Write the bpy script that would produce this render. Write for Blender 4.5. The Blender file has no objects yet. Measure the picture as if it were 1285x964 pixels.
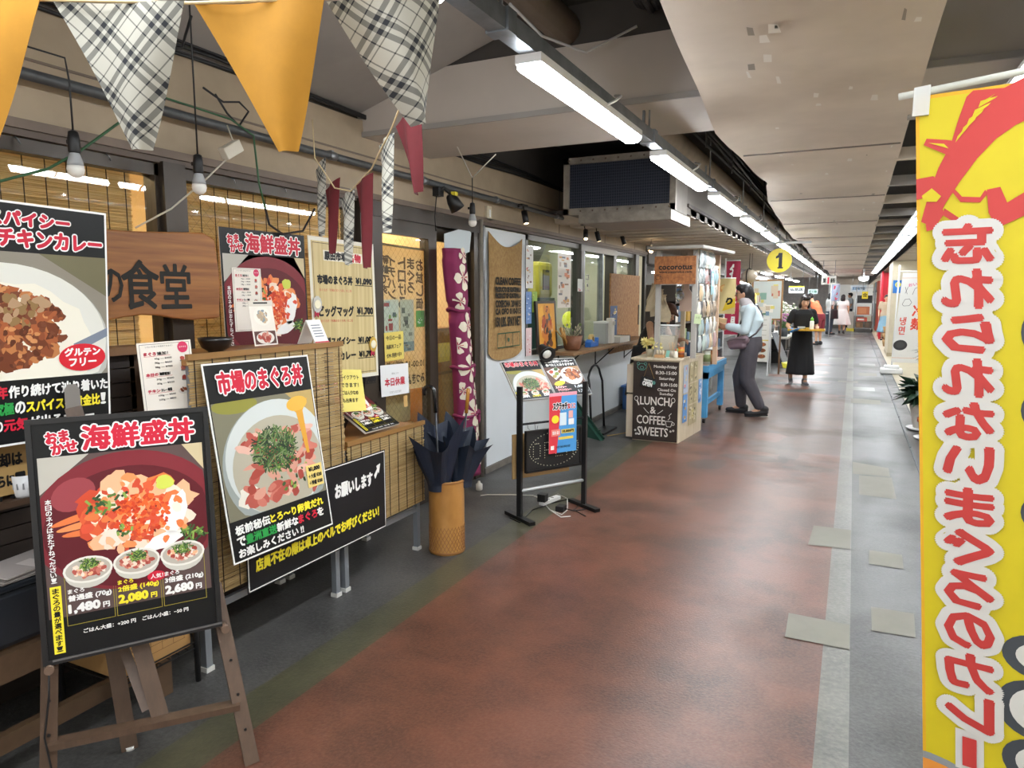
import bpy, math, random
from mathutils import Vector as V, Matrix, Quaternion
PI = math.pi
SC = bpy.context.scene
COL = SC.collection
# ------------------------------------------------------------------ camera, world, exposure
CAM_H = 1.52
cam_d = bpy.data.cameras.new('camera'); cam = bpy.data.objects.new('camera', cam_d); COL.objects.link(cam)
cam_d.sensor_width = 36.0; cam_d.lens = 36.0*880.0/1285.0
cam_d.clip_start = 0.05; cam_d.clip_end = 300
PITCH, YAW = math.radians(7.125), math.radians(25.841)
cam.location = (0, 0, CAM_H); cam.rotation_euler = (PI/2-PITCH, 0, YAW)
SC.camera = cam
SC.view_settings.view_transform = 'Standard'; SC.view_settings.look = 'None'
SC.view_settings.exposure = 1.42; SC.view_settings.gamma = 1.0; SC.view_settings.use_curve_mapping = False
world = bpy.data.worlds.new('world'); SC.world = world; world.use_nodes = True
world.node_tree.nodes['Background'].inputs[0].default_value = (1.0, 0.98, 0.95, 1)
world.node_tree.nodes['Background'].inputs[1].default_value = 0.8
LAMP_POWER = 25.0        # emission of the white tube fittings
WARM_POWER = 48.0        # ceiling tubes inside the shops
SC.cycles.max_bounces = 8; SC.cycles.diffuse_bounces = 4; SC.cycles.transparent_max_bounces = 16
SC.cycles.sample_clamp_indirect = 6.0

# ------------------------------------------------------------------ camera maths used while measuring: a ray meets a plane of the place
_f = 880.0
_fw = V((-math.sin(YAW)*math.cos(PITCH), math.cos(YAW)*math.cos(PITCH), -math.sin(PITCH)))
_rt = V((math.cos(YAW), math.sin(YAW), 0)); _up = _rt.cross(_fw)
_C = V((0, 0, CAM_H))
def ray(x, y): return _fw + _rt*((x-642.5)/_f) - _up*((y-482.0)/_f)
def ax(x, y, X): d = ray(x, y); return _C + d*(X/d.x)
def ay(x, y, Y): d = ray(x, y); return _C + d*(Y/d.y)
def az(x, y, Z=0.0): d = ray(x, y); return _C + d*((Z-CAM_H)/d.z)
def at(x, y, t): return _C + ray(x, y)*t

# ------------------------------------------------------------------ materials
def lin(h):
    h = h.lstrip('#'); r = [int(h[i:i+2], 16)/255 for i in (0, 2, 4)]
    return tuple((c/12.92 if c <= .04045 else ((c+.055)/1.055)**2.4) for c in r)
MATS = {}
def mat(h, rough=.5, metal=0.0, emit=0.0, coat=0.0, noise=0.0, nscale=8.0, h2=None, bump=0.0, alpha=1.0, stretch=None, spec=.5, detail=4.0):
    key = (h, rough, metal, emit, coat, noise, nscale, h2, bump, alpha, stretch, spec)
    if key in MATS: return MATS[key]
    m = bpy.data.materials.new('surface'); m.use_nodes = True; nt = m.node_tree
    b = nt.nodes['Principled BSDF']; c = lin(h)
    b.inputs['Base Color'].default_value = (*c, 1); b.inputs['Roughness'].default_value = rough
    b.inputs['Metallic'].default_value = metal; b.inputs['Specular IOR Level'].default_value = spec
    if coat: b.inputs['Coat Weight'].default_value = coat; b.inputs['Coat Roughness'].default_value = .08
    if emit: b.inputs['Emission Color'].default_value = (*c, 1); b.inputs['Emission Strength'].default_value = emit
    if alpha < 1: b.inputs['Alpha'].default_value = alpha
    if noise or h2 or bump:
        tc = nt.nodes.new('ShaderNodeTexCoord'); mp = nt.nodes.new('ShaderNodeMapping')
        nt.links.new(tc.outputs['Object'], mp.inputs['Vector'])
        if stretch: mp.inputs['Scale'].default_value = stretch
        n = nt.nodes.new('ShaderNodeTexNoise'); n.inputs['Scale'].default_value = nscale; n.inputs['Detail'].default_value = detail
        n.inputs['Roughness'].default_value = .6
        nt.links.new(mp.outputs['Vector'], n.inputs['Vector'])
        if noise or h2:
            c2 = lin(h2) if h2 else tuple(max(0, x*(1-noise)) for x in c)
            r = nt.nodes.new('ShaderNodeValToRGB'); r.color_ramp.elements[0].position = .36; r.color_ramp.elements[1].position = .64
            r.color_ramp.elements[0].color = (*c2, 1); r.color_ramp.elements[1].color = (*c, 1)
            nt.links.new(n.outputs['Fac'], r.inputs['Fac']); nt.links.new(r.outputs['Color'], b.inputs['Base Color'])
        if bump:
            bp = nt.nodes.new('ShaderNodeBump'); bp.inputs['Strength'].default_value = bump; bp.inputs['Distance'].default_value = .01
            nt.links.new(n.outputs['Fac'], bp.inputs['Height']); nt.links.new(bp.outputs['Normal'], b.inputs['Normal'])
    MATS[key] = m
    return m
def P(h): return mat(h, .4, spec=.3)          # printed ink on laminated paper
def glass_mat(tint='#eef4f2', refl=.06):
    m = bpy.data.materials.new('glass'); m.use_nodes = True; nt = m.node_tree; nt.nodes.clear()
    o = nt.nodes.new('ShaderNodeOutputMaterial'); mx = nt.nodes.new('ShaderNodeMixShader')
    t = nt.nodes.new('ShaderNodeBsdfTransparent'); t.inputs[0].default_value = (*lin(tint), 1)
    g = nt.nodes.new('ShaderNodeBsdfGlossy'); g.inputs['Roughness'].default_value = .02; g.inputs[0].default_value = (1, 1, 1, 1)
    fr = nt.nodes.new('ShaderNodeFresnel'); fr.inputs['IOR'].default_value = 1.5
    ge = nt.nodes.new('ShaderNodeNewGeometry'); iv = nt.nodes.new('ShaderNodeMath'); iv.operation = 'SUBTRACT'; iv.inputs[0].default_value = 1.0; nt.links.new(ge.outputs['Backfacing'], iv.inputs[1])
    ml = nt.nodes.new('ShaderNodeMath'); ml.operation = 'MULTIPLY'; nt.links.new(fr.outputs[0], ml.inputs[0]); nt.links.new(iv.outputs[0], ml.inputs[1])
    nt.links.new(ml.outputs[0], mx.inputs[0]); nt.links.new(t.outputs[0], mx.inputs[1]); nt.links.new(g.outputs[0], mx.inputs[2])
    nt.links.new(mx.outputs[0], o.inputs[0])
    return m
GLASS = glass_mat()
def translucent(h):
    m = mat(h, .7); nt = m.node_tree; o = nt.nodes['Material Output']; t = nt.nodes.new('ShaderNodeBsdfTranslucent'); t.inputs[0].default_value = (*lin(h), 1); mx = nt.nodes.new('ShaderNodeMixShader'); mx.inputs[0].default_value = .6
    nt.links.new(nt.nodes['Principled BSDF'].outputs[0], mx.inputs[1]); nt.links.new(t.outputs[0], mx.inputs[2]); nt.links.new(mx.outputs[0], o.inputs[0]); return m
CLEARP = glass_mat('#e8eef0')
STEEL = mat('#8f9296', .38, .85, noise=.25, nscale=14)
GALV = mat('#7e8388', .45, .6, noise=.3, nscale=10)
BLACK = mat('#141416', .45)
BLACKM = mat('#1b1b1d', .5, noise=.3, nscale=20)
WHITE = mat('#e9eaea', .45)
BROWNW = mat('#5a4534', .5, noise=.35, nscale=9, stretch=(1, 1, .25))
BRONZE = mat('#3d342c', .35, .35, noise=.2, nscale=6)
HEADER = mat('#a8967e', .6, noise=.16, nscale=3)
TUBE_ON = mat('#f6fbff', .4, emit=LAMP_POWER)
WARM_ON = mat('#ffdcaa', .4, emit=WARM_POWER)

# ------------------------------------------------------------------ mesh builder
class B:
    def __init__(s): s.v = []; s.f = []; s.m = []; s.s = []; s.cur = WHITE; s.sm = False
    def use(s, m, smooth=None):
        s.cur = m
        if smooth is not None: s.sm = smooth
        return s
    def add(s, vs, fs, sm=None):
        o = len(s.v); s.v.extend([tuple(p) for p in vs])
        for f in fs: s.f.append([o+i for i in f]); s.m.append(s.cur); s.s.append(s.sm if sm is None else sm)
        return s
    def box(s, c, d, R=None):
        x, y, z = d[0]/2, d[1]/2, d[2]/2; c = V(c)
        pts = [V(p) for p in ((-x,-y,-z),(x,-y,-z),(x,y,-z),(-x,y,-z),(-x,-y,z),(x,-y,z),(x,y,z),(-x,y,z))]
        if R is not None: pts = [R @ p for p in pts]
        return s.add([c+p for p in pts], [(0,3,2,1),(4,5,6,7),(0,1,5,4),(1,2,6,5),(2,3,7,6),(3,0,4,7)], False)
    def bp(s, a, b):
        return s.box([(a[i]+b[i])/2 for i in range(3)], [abs(a[i]-b[i]) for i in range(3)])
    def beam(s, p, q, w, h, up=(0, 0, 1)):
        p, q = V(p), V(q); d = (q-p); L = d.length; d.normalize(); x = d.cross(V(up))
        if x.length < 1e-4: x = d.cross(V((0, 1, 0)))
        x.normalize(); z = x.cross(d)
        R = Matrix((x, d, z)).transposed()
        return s.box((p+q)/2, (w, L, h), R)
    def tube(s, pts, r, n=8, caps=True):
        pts = [V(p) for p in pts]; rs = r if isinstance(r, (list, tuple)) else [r]*len(pts)
        vs = []; ref = None
        for i, p in enumerate(pts):
            t = (pts[min(i+1, len(pts)-1)]-pts[max(i-1, 0)]).normalized()
            if ref is None: ref = t.orthogonal().normalized()
            ref = (ref - t*ref.dot(t))
            ref = ref.normalized() if ref.length > 1e-6 else t.orthogonal().normalized()
            b = t.cross(ref)
            for k in range(n):
                a = 2*PI*k/n; vs.append(p+(ref*math.cos(a)+b*math.sin(a))*rs[i])
        fs = []
        for i in range(len(pts)-1):
            for k in range(n): fs.append((i*n+k, i*n+(k+1)%n, (i+1)*n+(k+1)%n, (i+1)*n+k))
        s.add(vs, fs, True)
        if caps:
            o = len(s.v)-len(vs)
            for f in ([o+k for k in reversed(range(n))], [o+(len(pts)-1)*n+k for k in range(n)]):
                s.f.append(f); s.m.append(s.cur); s.s.append(False)
        return s
    def cyl(s, p, q, r0, r1=None, n=16): return s.tube([p, q], [r0, r0 if r1 is None else r1], n)
    def lathe(s, prof, c, n=20, axis=(0, 0, 1), cap=True):
        c = V(c); q = V((0, 0, 1)).rotation_difference(V(axis)); vs = []
        for r, z in prof:
            for k in range(n):
                a = 2*PI*k/n; vs.append(c+q @ V((r*math.cos(a), r*math.sin(a), z)))
        fs = [(i*n+k, i*n+(k+1)%n, (i+1)*n+(k+1)%n, (i+1)*n+k) for i in range(len(prof)-1) for k in range(n)]
        if cap: fs += [tuple(reversed(range(n))), tuple((len(prof)-1)*n+k for k in range(n))]
        return s.add(vs, fs, True)
    def ell(s, c, r, n=14, m=9, R=None):
        c = V(c); vs = []; fs = []
        for j in range(m+1):
            t = PI*j/m
            for k in range(n):
                a = 2*PI*k/n; p = V((r[0]*math.sin(t)*math.cos(a), r[1]*math.sin(t)*math.sin(a), r[2]*math.cos(t)))
                vs.append(c+(R @ p if R else p))
        for j in range(m):
            for k in range(n): fs.append((j*n+k, (j+1)*n+k, (j+1)*n+(k+1)%n, j*n+(k+1)%n))
        return s.add(vs, fs, True)
    def poly(s, pts): return s.add(pts, [tuple(range(len(pts)))], False)
    def prism(s, pts, d):
        pts = [V(p) for p in pts]; d = V(d); n = len(pts)
        return s.add(pts+[p+d for p in pts], [tuple(reversed(range(n))), tuple(range(n, 2*n))]+[(i, (i+1)%n, n+(i+1)%n, n+i) for i in range(n)], False)
    def surf(s, fn, nu, nv, sm=True, th=0.0):
        g = [[V(fn(i/nu, j/nv)) for i in range(nu+1)] for j in range(nv+1)]
        def grid(g, flip):
            vs = [p for r in g for p in r]; w = nu+1; fs = []
            for j in range(nv):
                for i in range(nu):
                    f = (j*w+i, j*w+i+1, (j+1)*w+i+1, (j+1)*w+i); fs.append(tuple(reversed(f)) if flip else f)
            s.add(vs, fs, sm)
        grid(g, False)
        if th:
            g2 = []
            for j in range(nv+1):
                r = []
                for i in range(nu+1):
                    du = g[j][min(i+1, nu)]-g[j][max(i-1, 0)]; dv = g[min(j+1, nv)][i]-g[max(j-1, 0)][i]
                    nn = du.cross(dv); nn = nn.normalized() if nn.length > 1e-9 else V((0, 0, 1)); r.append(g[j][i]-nn*th)
                g2.append(r)
            grid(g2, True)
            e1 = g[0]+[r[-1] for r in g[1:]]+list(reversed(g[-1][:-1]))+[r[0] for r in reversed(g[1:-1])]
            e2 = g2[0]+[r[-1] for r in g2[1:]]+list(reversed(g2[-1][:-1]))+[r[0] for r in reversed(g2[1:-1])]
            n = len(e1); s.add(e1+e2, [(i, n+i, n+(i+1)%n, (i+1)%n) for i in range(n)], False)
        return s

ORG = {}
def obj(name, b, parent=None, label=None, bevel=0, base=None):
    me = bpy.data.meshes.new(name)
    if parent is not None: o0 = ORG[parent.name]
    elif base is not None: o0 = V(base)
    else:
        xs, ys, zs = zip(*b.v); o0 = V(((min(xs)+max(xs))/2, (min(ys)+max(ys))/2, min(zs)))
    me.from_pydata([(p[0]-o0.x, p[1]-o0.y, p[2]-o0.z) for p in b.v], [], b.f)
    slots = {}
    idx = []
    for m in b.m:
        if m.name not in slots: slots[m.name] = len(slots); me.materials.append(m)
        idx.append(slots[m.name])
    me.polygons.foreach_set('material_index', idx); me.polygons.foreach_set('use_smooth', b.s); me.update()
    o = bpy.data.objects.new(name, me); COL.objects.link(o)
    if parent is not None: o.parent = parent
    else: o.location = o0
    ORG[o.name] = o0
    if label: o['label'] = label
    if bevel:
        md = o.modifiers.new('bevel', 'BEVEL'); md.width = bevel; md.segments = 2; md.limit_method = 'ANGLE'
    return o
def thing(name, label, cat, loc=(0, 0, 0), group=None):
    o = bpy.data.objects.new(name, None); COL.objects.link(o); o.empty_display_size = .1
    o.location = loc; o['label'] = label; o['category'] = cat
    if group: o['group'] = group
    ORG[o.name] = V(loc)
    return o
def tag(o, label, cat, group=None):
    o['label'] = label; o['category'] = cat
    if group: o['group'] = group
    return o
def struct(o, label=None):
    o['kind'] = 'structure'
    if label: o['label'] = label
    return o
def dup(root, delta, label=None, group=None):
    r = root.copy(); COL.objects.link(r); r.location = V(root.location)+V(delta)
    ORG[r.name] = ORG[root.name]+V(delta)
    if label: r['label'] = label
    if group: r['group'] = group
    for ch in list(root.children):
        c = ch.copy(); COL.objects.link(c); c.parent = r; ORG[c.name] = ORG[r.name]
        for g in list(ch.children):
            d = g.copy(); COL.objects.link(d); d.parent = c; ORG[d.name] = ORG[r.name]
    return r

# ------------------------------------------------------------------ printed sheets
_txt = {}
def glyphs(t):
    if t in _txt: return _txt[t]
    c = bpy.data.curves.new('t', 'FONT'); c.body = t; c.resolution_u = 2
    o = bpy.data.objects.new('t', c); COL.objects.link(o)
    me = bpy.data.meshes.new_from_object(o.evaluated_get(bpy.context.evaluated_depsgraph_get()))
    vs = [(p.co.x, p.co.y) for p in me.vertices]; fs = [tuple(p.vertices) for p in me.polygons]
    bpy.data.objects.remove(o); bpy.data.curves.remove(c); bpy.data.meshes.remove(me)
    _txt[t] = (vs, fs)
    return _txt[t]
class Sheet:
    """a flat printed thing: x to the right and y down in units of its width"""
    def __init__(s, tl, u, v, W, H):
        s.o, s.u, s.vv = V(tl), V(u).normalized(), V(v).normalized(); s.n = s.vv.cross(s.u); s.W, s.H = W, H; s.a = H/W
        s.pic = B(); s.let = B()
    def p(s, x, y, l=0): return s.o+s.u*(x*s.W)+s.vv*(y*s.W)+s.n*(l*.0004)
    def base(s, b, m, t=.003, edge=0):
        b.use(m); pts = [s.p(0, 0), s.p(0, s.a), s.p(1, s.a), s.p(1, 0)]
        b.prism([q-s.n*t for q in pts], s.n*t); return b
    def rect(s, x0, y0, x1, y1, m, l=1, b=None):
        b = b or s.pic; b.use(m); b.poly([s.p(x0, y0, l), s.p(x0, y1, l), s.p(x1, y1, l), s.p(x1, y0, l)])
    def quad(s, pts, m, l=1, b=None):
        b = b or s.pic; b.use(m); b.poly([s.p(x, y, l) for x, y in pts])
    def frame(s, x0, y0, x1, y1, w, m, l=1, b=None):
        for r in ((x0, y0, x1, y0+w), (x0, y1-w, x1, y1), (x0, y0, x0+w, y1), (x1-w, y0, x1, y1)): s.rect(*r, m, l, b)
    def ell(s, x, y, rx, ry, m, l=1, rot=0, n=20, jag=0, rng=None, clip=None, b=None):
        b = b or s.pic; b.use(m); pts = []
        for k in range(n):
            a = -2*PI*k/n; j = 1+(rng.uniform(-jag, jag) if jag else 0)
            px, py = rx*j*math.cos(a), ry*j*math.sin(a)
            X, Y = x+px*math.cos(rot)-py*math.sin(rot), y+px*math.sin(rot)+py*math.cos(rot)
            if clip: X = min(max(X, clip[0]), clip[2]); Y = min(max(Y, clip[1]), clip[3])
            pts.append(s.p(X, Y, l))
        b.poly(pts)
    def text(s, t, x, y, w, h, m, l=3, bold=0, out=None, ow=0, mirror=False, rot=0):
        vs, fs = glyphs(t)
        if not vs: return
        x0 = min(p[0] for p in vs); x1 = max(p[0] for p in vs); y0 = min(p[1] for p in vs); y1 = max(p[1] for p in vs)
        sx = w/max(x1-x0, 1e-6); sy = h/max(y1-y0, 1e-6)
        if (y1-y0) < .3*(x1-x0)/max(1, len(t)): sy = min(sy, sx)          # a bar such as the long-vowel mark
        cx, cy = x+w/2, y+h/2; cr, sr = math.cos(rot), math.sin(rot)
        def put(dx, dy, m, l):
            s.let.use(m); pp = []
            for (a, c) in vs:
                px = (a-(x0+x1)/2)*sx*(-1 if mirror else 1)+dx; py = -(c-(y0+y1)/2)*sy+dy
                pp.append(s.p(cx+px*cr-py*sr, cy+px*sr+py*cr, l))
            s.let.add(pp, [tuple(reversed(f)) for f in fs] if mirror else fs, False)
        if out:
            n = 28 if ow > .025 else 12
            for k in range(n): put(ow*math.cos(k*2*PI/n), ow*math.sin(k*2*PI/n), out, l-1.4+1.2*k/n)
            for k in range(n//2): put(.55*ow*math.cos(k*4*PI/n), .55*ow*math.sin(k*4*PI/n), out, l-1.44+1.2*k/n)
        if bold:
            nb = 12 if bold > .011 else 6
            for k in range(nb): put(bold*math.cos(k*2*PI/nb), bold*math.sin(k*2*PI/nb), m, l+.6*k/nb)
        put(0, 0, m, l+.6)
    def vtext(s, t, x, y0, y1, w, m, l=3, bold=0, out=None, ow=0, mirror=False):
        n = len(t); st = (y1-y0)/n
        for i, ch in enumerate(t):
            if ch.strip():
                if ch == 'ー':
                    s.rect(x+w*.4, y0+i*st+st*.1, x+w*.6, y0+i*st+st*.86, m, l, s.let)
                    if out: s.rect(x+w*.4-ow, y0+i*st+st*.1-ow, x+w*.6+ow, y0+i*st+st*.86+ow, out, l-1, s.let)
                else: s.text(ch, x, y0+i*st+st*.07, w, st*.86, m, l, bold, out, ow, mirror)
    def done(s, parent, pic='printed_picture', let='lettering'):
        if s.pic.v: obj(pic, s.pic, parent)
        if s.let.v: obj(let, s.let, parent)
def wallsheet(X, tl, br, H=None):
    a, b = ax(*tl, X), ax(*br, X); return Sheet(a, (0, 1, 0), (0, 0, -1), b.y-a.y, H or a.z-b.z)

RED, INK, WH, YEL, GRN = P('#c8243c'), P('#141517'), P('#f1f1ee'), P('#f4e23a'), P('#2f9a4a')
SALM = [P(h) for h in ('#e07a45', '#e8925a', '#d9603a', '#efb48c', '#f0d9c6', '#c94a30')]
TUNA = [P(h) for h in ('#b4584c', '#c77668', '#a4463c', '#d49a88')]
GREEN = [P(h) for h in ('#3d5a34', '#587a3a', '#2c4028', '#8aa850')]
MEAT = [P(h) for h in ('#8a4a2c', '#a25a34', '#6e3820', '#b87848', '#74402a')]
def sprigs(s, x, y, r, n, rng, l, ms=GREEN, ln=.05, th=.006, fl=.6):
    for i_ in range(n):
        a, d = rng.uniform(0, 2*PI), r*math.sqrt(rng.random()); cx, cy = x+d*math.cos(a), y+d*fl*math.sin(a); t = rng.uniform(0, PI)
        dx, dy = ln*math.cos(t)*rng.uniform(.5, 1), ln*math.sin(t)*.7; nx, ny = -math.sin(t)*th, math.cos(t)*th
        s.quad([(cx-dx-nx, cy-dy-ny), (cx-dx+nx, cy-dy+ny), (cx+dx+nx, cy+dy+ny), (cx+dx-nx, cy+dy-ny)][::-1], rng.choice(ms), l+1.3*((i_*.618) % 1))
def blobs(s, x, y, rx, ry, n, r0, r1, ms, rng, l, clip=None, asp=.7):
    for i_ in range(n):
        a, d = rng.uniform(0, 2*PI), math.sqrt(rng.random()); r = rng.uniform(r0, r1)
        s.ell(x+rx*d*math.cos(a), y+ry*d*math.sin(a), r, r*asp, rng.choice(ms), l+1.3*((i_*.618) % 1), rng.uniform(0, PI), 9, .25, rng, clip)
def small_bowl(s, x, y, r, rng, l=6):
    s.ell(x, y+r*.14, r*.94, r*.72, P('#c9c7bd'), l); s.ell(x, y, r, r*.62, P('#e4e2da'), l+.3); s.ell(x, y, r*.9, r*.52, P('#b8b2a6'), l+.6)
    blobs(s, x, y-r*.02, r*.66, r*.32, 60, r*.07, r*.17, TUNA+SALM[3:5]+[P('#e8ddd0')], rng, l+1); sprigs(s, x, y-r*.24, r*.4, 60, rng, l+2.2, ln=r*.18, th=r*.022)
def seafood(s, full=True, seed=3):
    rng = random.Random(seed); a = s.a
    s.rect(0, 0, 1, a, INK, 1); s.rect(.02, .215, .98, a*.83, P('#5b4a48'), 2)
    c = (.02, .215, .98, a*.83 if full else a-.02)
    if not full: s.rect(.02, .215, .98, a-.02, P('#5b4a48'), 2)
    s.quad([(.02, .215), (.02, .45), (.3, .215)], P('#b9b6ac'), 2.4); s.quad([(.85, .215), (.98, .4), (.98, .215)], P('#c8b894'), 2.4)
    s.ell(.52, .68, .56, .46, P('#7c2a33'), 3, n=40, clip=c); s.ell(.52, .72, .5, .4, P('#5e1d26'), 3.5, n=40, clip=c); s.ell(.2, .47, .13, .1, P('#98434a'), 3.8, -.5)
    for k in range(3): s.ell(.22+.03*k, .62+.05*k, .16, .022, SALM[k % 2], 4+.2*k, -.25+.1*k)
    blobs(s, .55, .66, .31, .25, 60, .05, .1, SALM, rng, 4.5, c); blobs(s, .55, .66, .3, .24, 130, .015, .045, SALM+[P('#f4e4d4'), P('#d8543a')], rng, 5.3, c); s.ell(.78, .68, .07, .15, WH, 6.2, .35, 16, .12, rng); s.ell(.7, .86, .13, .05, WH, 6.2, -.3, 16, .12, rng); s.ell(.42, .78, .1, .06, P('#f0dccd'), 6.2, -.2, 14, .1, rng)
    blobs(s, .58, .66, .17, .14, 150, .008, .016, [P('#d84a28'), P('#e8642e'), P('#c23a20')], rng, 6.8, c, 1)
    sprigs(s, .38, .55, .13, 24, rng, 8.2, ln=.03, th=.008); sprigs(s, .46, .74, .06, 10, rng, 8.2, ln=.02, th=.008); sprigs(s, .88, .84, .08, 26, rng, 8.2, ln=.04)
    s.ell(.73, .46, .055, .05, P('#c8d058'), 8.6, 0, 14, .15, rng)
    s.text('おま', .075, .055, .12, .07, RED, 12, .005, WH, .011, rot=-.1); s.text('かせ', .1, .125, .14, .07, RED, 12, .005, WH, .011, rot=-.1)
    s.text('海鮮盛丼', .27, .035, .66, .155, RED, 12, .007, WH, .016)
    s.vtext('本日のネタはおたずねください！', .045, .48, 1.02 if full else a*.93, .032, WH, 12, .001)
    if full:
        s.rect(.035, 1.04, .095, a-.03, YEL, 10, s.let); s.vtext('まぐろの量が選べます！', .047, 1.05, a-.04, .036, INK, 12, .0012)
        G = P('#a89b3c')
        for i, (x, n1, pr, cc) in enumerate(((.25, '普通盛 (70g)', '1,480', WH), (.53, '2倍盛 (140g)', '2,080', YEL), (.81, '3倍盛 (210g)', '2,680', WH))):
            s.frame(x-.135, .99, x+.135, 1.31, .003, G, 3, s.let); small_bowl(s, x, .965, .14, rng, 9)
            s.text('まぐろ', x-.12, 1.075, .09, .028, cc, 12, .0012); s.text(n1, x-.12, 1.115, .24, .043, cc, 12, .002); s.text(pr, x-.12, 1.175, .17, .06, cc, 12, .005); s.text('円', x+.07, 1.195, .035, .035, cc, 12, .002)
        s.ell(.64, 1.09, .055, .035, RED, 11, b=s.let); s.text('人気！', .605, 1.074, .075, .03, WH, 12, .001)
        s.text('ごはん大盛：+200 円　ごはん小盛：−50 円', .2, 1.345, .62, .028, WH, 12, .001)
def magurodon(s, mini=False, seed=5):
    rng = random.Random(seed); a = s.a; c = (.02, .27, .98, a*.79)
    s.rect(.012, .012, .988, a-.012, INK, 1); s.rect(.02, .27, .98, a*.79, P('#7d7a66'), 2); s.ell(.22, .3, .2, .06, P('#8f8c40'), 2.3, clip=c); s.quad([(.7, .27), (.98, .5), (.98, .27)], P('#b59c62'), 2.4)
    s.ell(.55, .76, .52, .46, P('#9aa2a0'), 3, n=44, clip=c); s.ell(.56, .72, .5, .42, P('#ccd2d0'), 3.3, n=44, clip=c); s.ell(.55, .78, .44, .36, P('#b2ac9a'), 3.6, n=40, clip=c)
    s.ell(.22, .95, .1, .07, P('#e4e0d4'), 3.9, n=14, jag=.2, rng=rng)
    for k in range(90):
        s.ell(.56+rng.uniform(-.34, .34), .81+rng.uniform(-.27, .22), rng.uniform(.03, .09), rng.uniform(.018, .04), rng.choice(TUNA+[P('#e0b4a4')]), 4+rng.random(), rng.uniform(-1, 1), 12, .15, rng, c)
    sprigs(s, .52, .66, .2, 330, rng, 5.4, GREEN[:3]+[P('#1e3024'), P('#7a8a60')], ln=.06, th=.0045, fl=.75); blobs(s, .62, .86, .2, .12, 24, .01, .022, GREEN, rng, 6.6, c)
    if not mini:
        s.quad([(.7, .36), (.78, .43), (.83, .75), (.86, .75), (.85, .42), (.92, .33)][::-1], P('#d9a03c'), 6.8); s.ell(.8, .36, .11, .055, P('#e3b04a'), 7, -.1)
        s.text('市場のまぐろ丼', .1, .065, .8, .15, RED, 12, .007, WH, .016)
        y = a*.79
        def run(segs, y, h, x=.05):
            for t, w, m in segs: s.text(t, x, y, w, h, m, 12, .0035); x += w+.008
        run([('板前秘伝', .31, WH), ('とろ〜り卵黄だれ', .55, YEL)], y+.035, .062)
        run([('で', .07, WH), ('豊洲直送', .28, GRN), ('新鮮な', .21, WH), ('まぐろ', .2, RED), ('を', .065, WH)], y+.115, .062)
        run([('お楽しみください !!', .62, WH)], y+.195, .06)
    else:
        s.text('市場のまぐろ丼', .06, .04, .88, .13, RED, 12, .006, WH, .012)
        for i in range(3):
            small_bowl(s, .24+.28*i, .84*a, .1, rng, 7)
        s.rect(.02, .84*a+.04, .98, a-.02, INK, 6.5); s.rect(.02, .8*a, .08, a-.02, YEL, 10)
        for i, t in enumerate(('1,090円', '1,790円', '2,490円')): s.text(t, .13+.29*i, a-.1, .2, .05, YEL if i == 1 else WH, 12, .003)
def curry(s, seed=9):
    rng = random.Random(seed); a = s.a; c = (.012, .27, .988, a*.73)
    s.rect(.012, .012, .988, a-.012, INK, 1); s.rect(.012, .27, .988, a*.73, P('#8a8478'), 2); s.quad([(.6, .27), (.988, .5), (.988, .27)], P('#6f6a50'), 2.3)
    s.ell(.4, .8, .6, .47, P('#b9bab4'), 3, n=44, clip=c); s.ell(.4, .77, .58, .44, P('#dcdcd4'), 3.4, n=44, clip=c); s.ell(.42, .8, .48, .37, P('#e9e5d6'), 3.8, n=30, jag=.04, rng=rng, clip=c)
    s.quad([(.78, .78), (.8, .83), (.988, .74), (.988, .69)], P('#7a8494'), 4)
    blobs(s, .4, .68, .32, .2, 110, .03, .075, MEAT, rng, 4.3, c); blobs(s, .4, .68, .33, .22, 260, .01, .03, MEAT+[P('#c88a58'), P('#5a2c18')], rng, 5.1, c); blobs(s, .2, .9, .16, .1, 50, .03, .06, MEAT, rng, 5, c); blobs(s, .44, .58, .2, .09, 30, .02, .04, [P('#b09070'), P('#8d7048')], rng, 6, c)
    s.text('特製スパイシー', .15, .05, .62, .08, RED, 12, .006, WH, .012); s.text('チキンカレー', .39, .15, .57, .09, RED, 12, .006, WH, .013)
    s.ell(.83, .86, .14, .08, P('#cf2030'), 11, b=s.let, n=30); s.text('グルテン', .725, .805, .21, .045, WH, 12, .003); s.text('フリー', .75, .865, .16, .045, WH, 12, .003)
    def run(segs, y, h, x=.02):
        for t, w, m in segs: s.text(t, x, y, w, h, m, 12, .003); x += w+.008
    y = a*.73
    run([('三年', .1, RED), ('作り続けて辿り着いた', .56, WH)], y+.03, .065, .31); run([('究極', .1, GRN), ('の', .05, WH), ('スパイスの黄金比', .42, YEL), ('！', .03, WH)], y+.12, .065, .34); run([('体の', .08, WH), ('元気', .12, RED), ('が出るカレー。', .4, WH)], y+.21, .065, .3)
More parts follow.
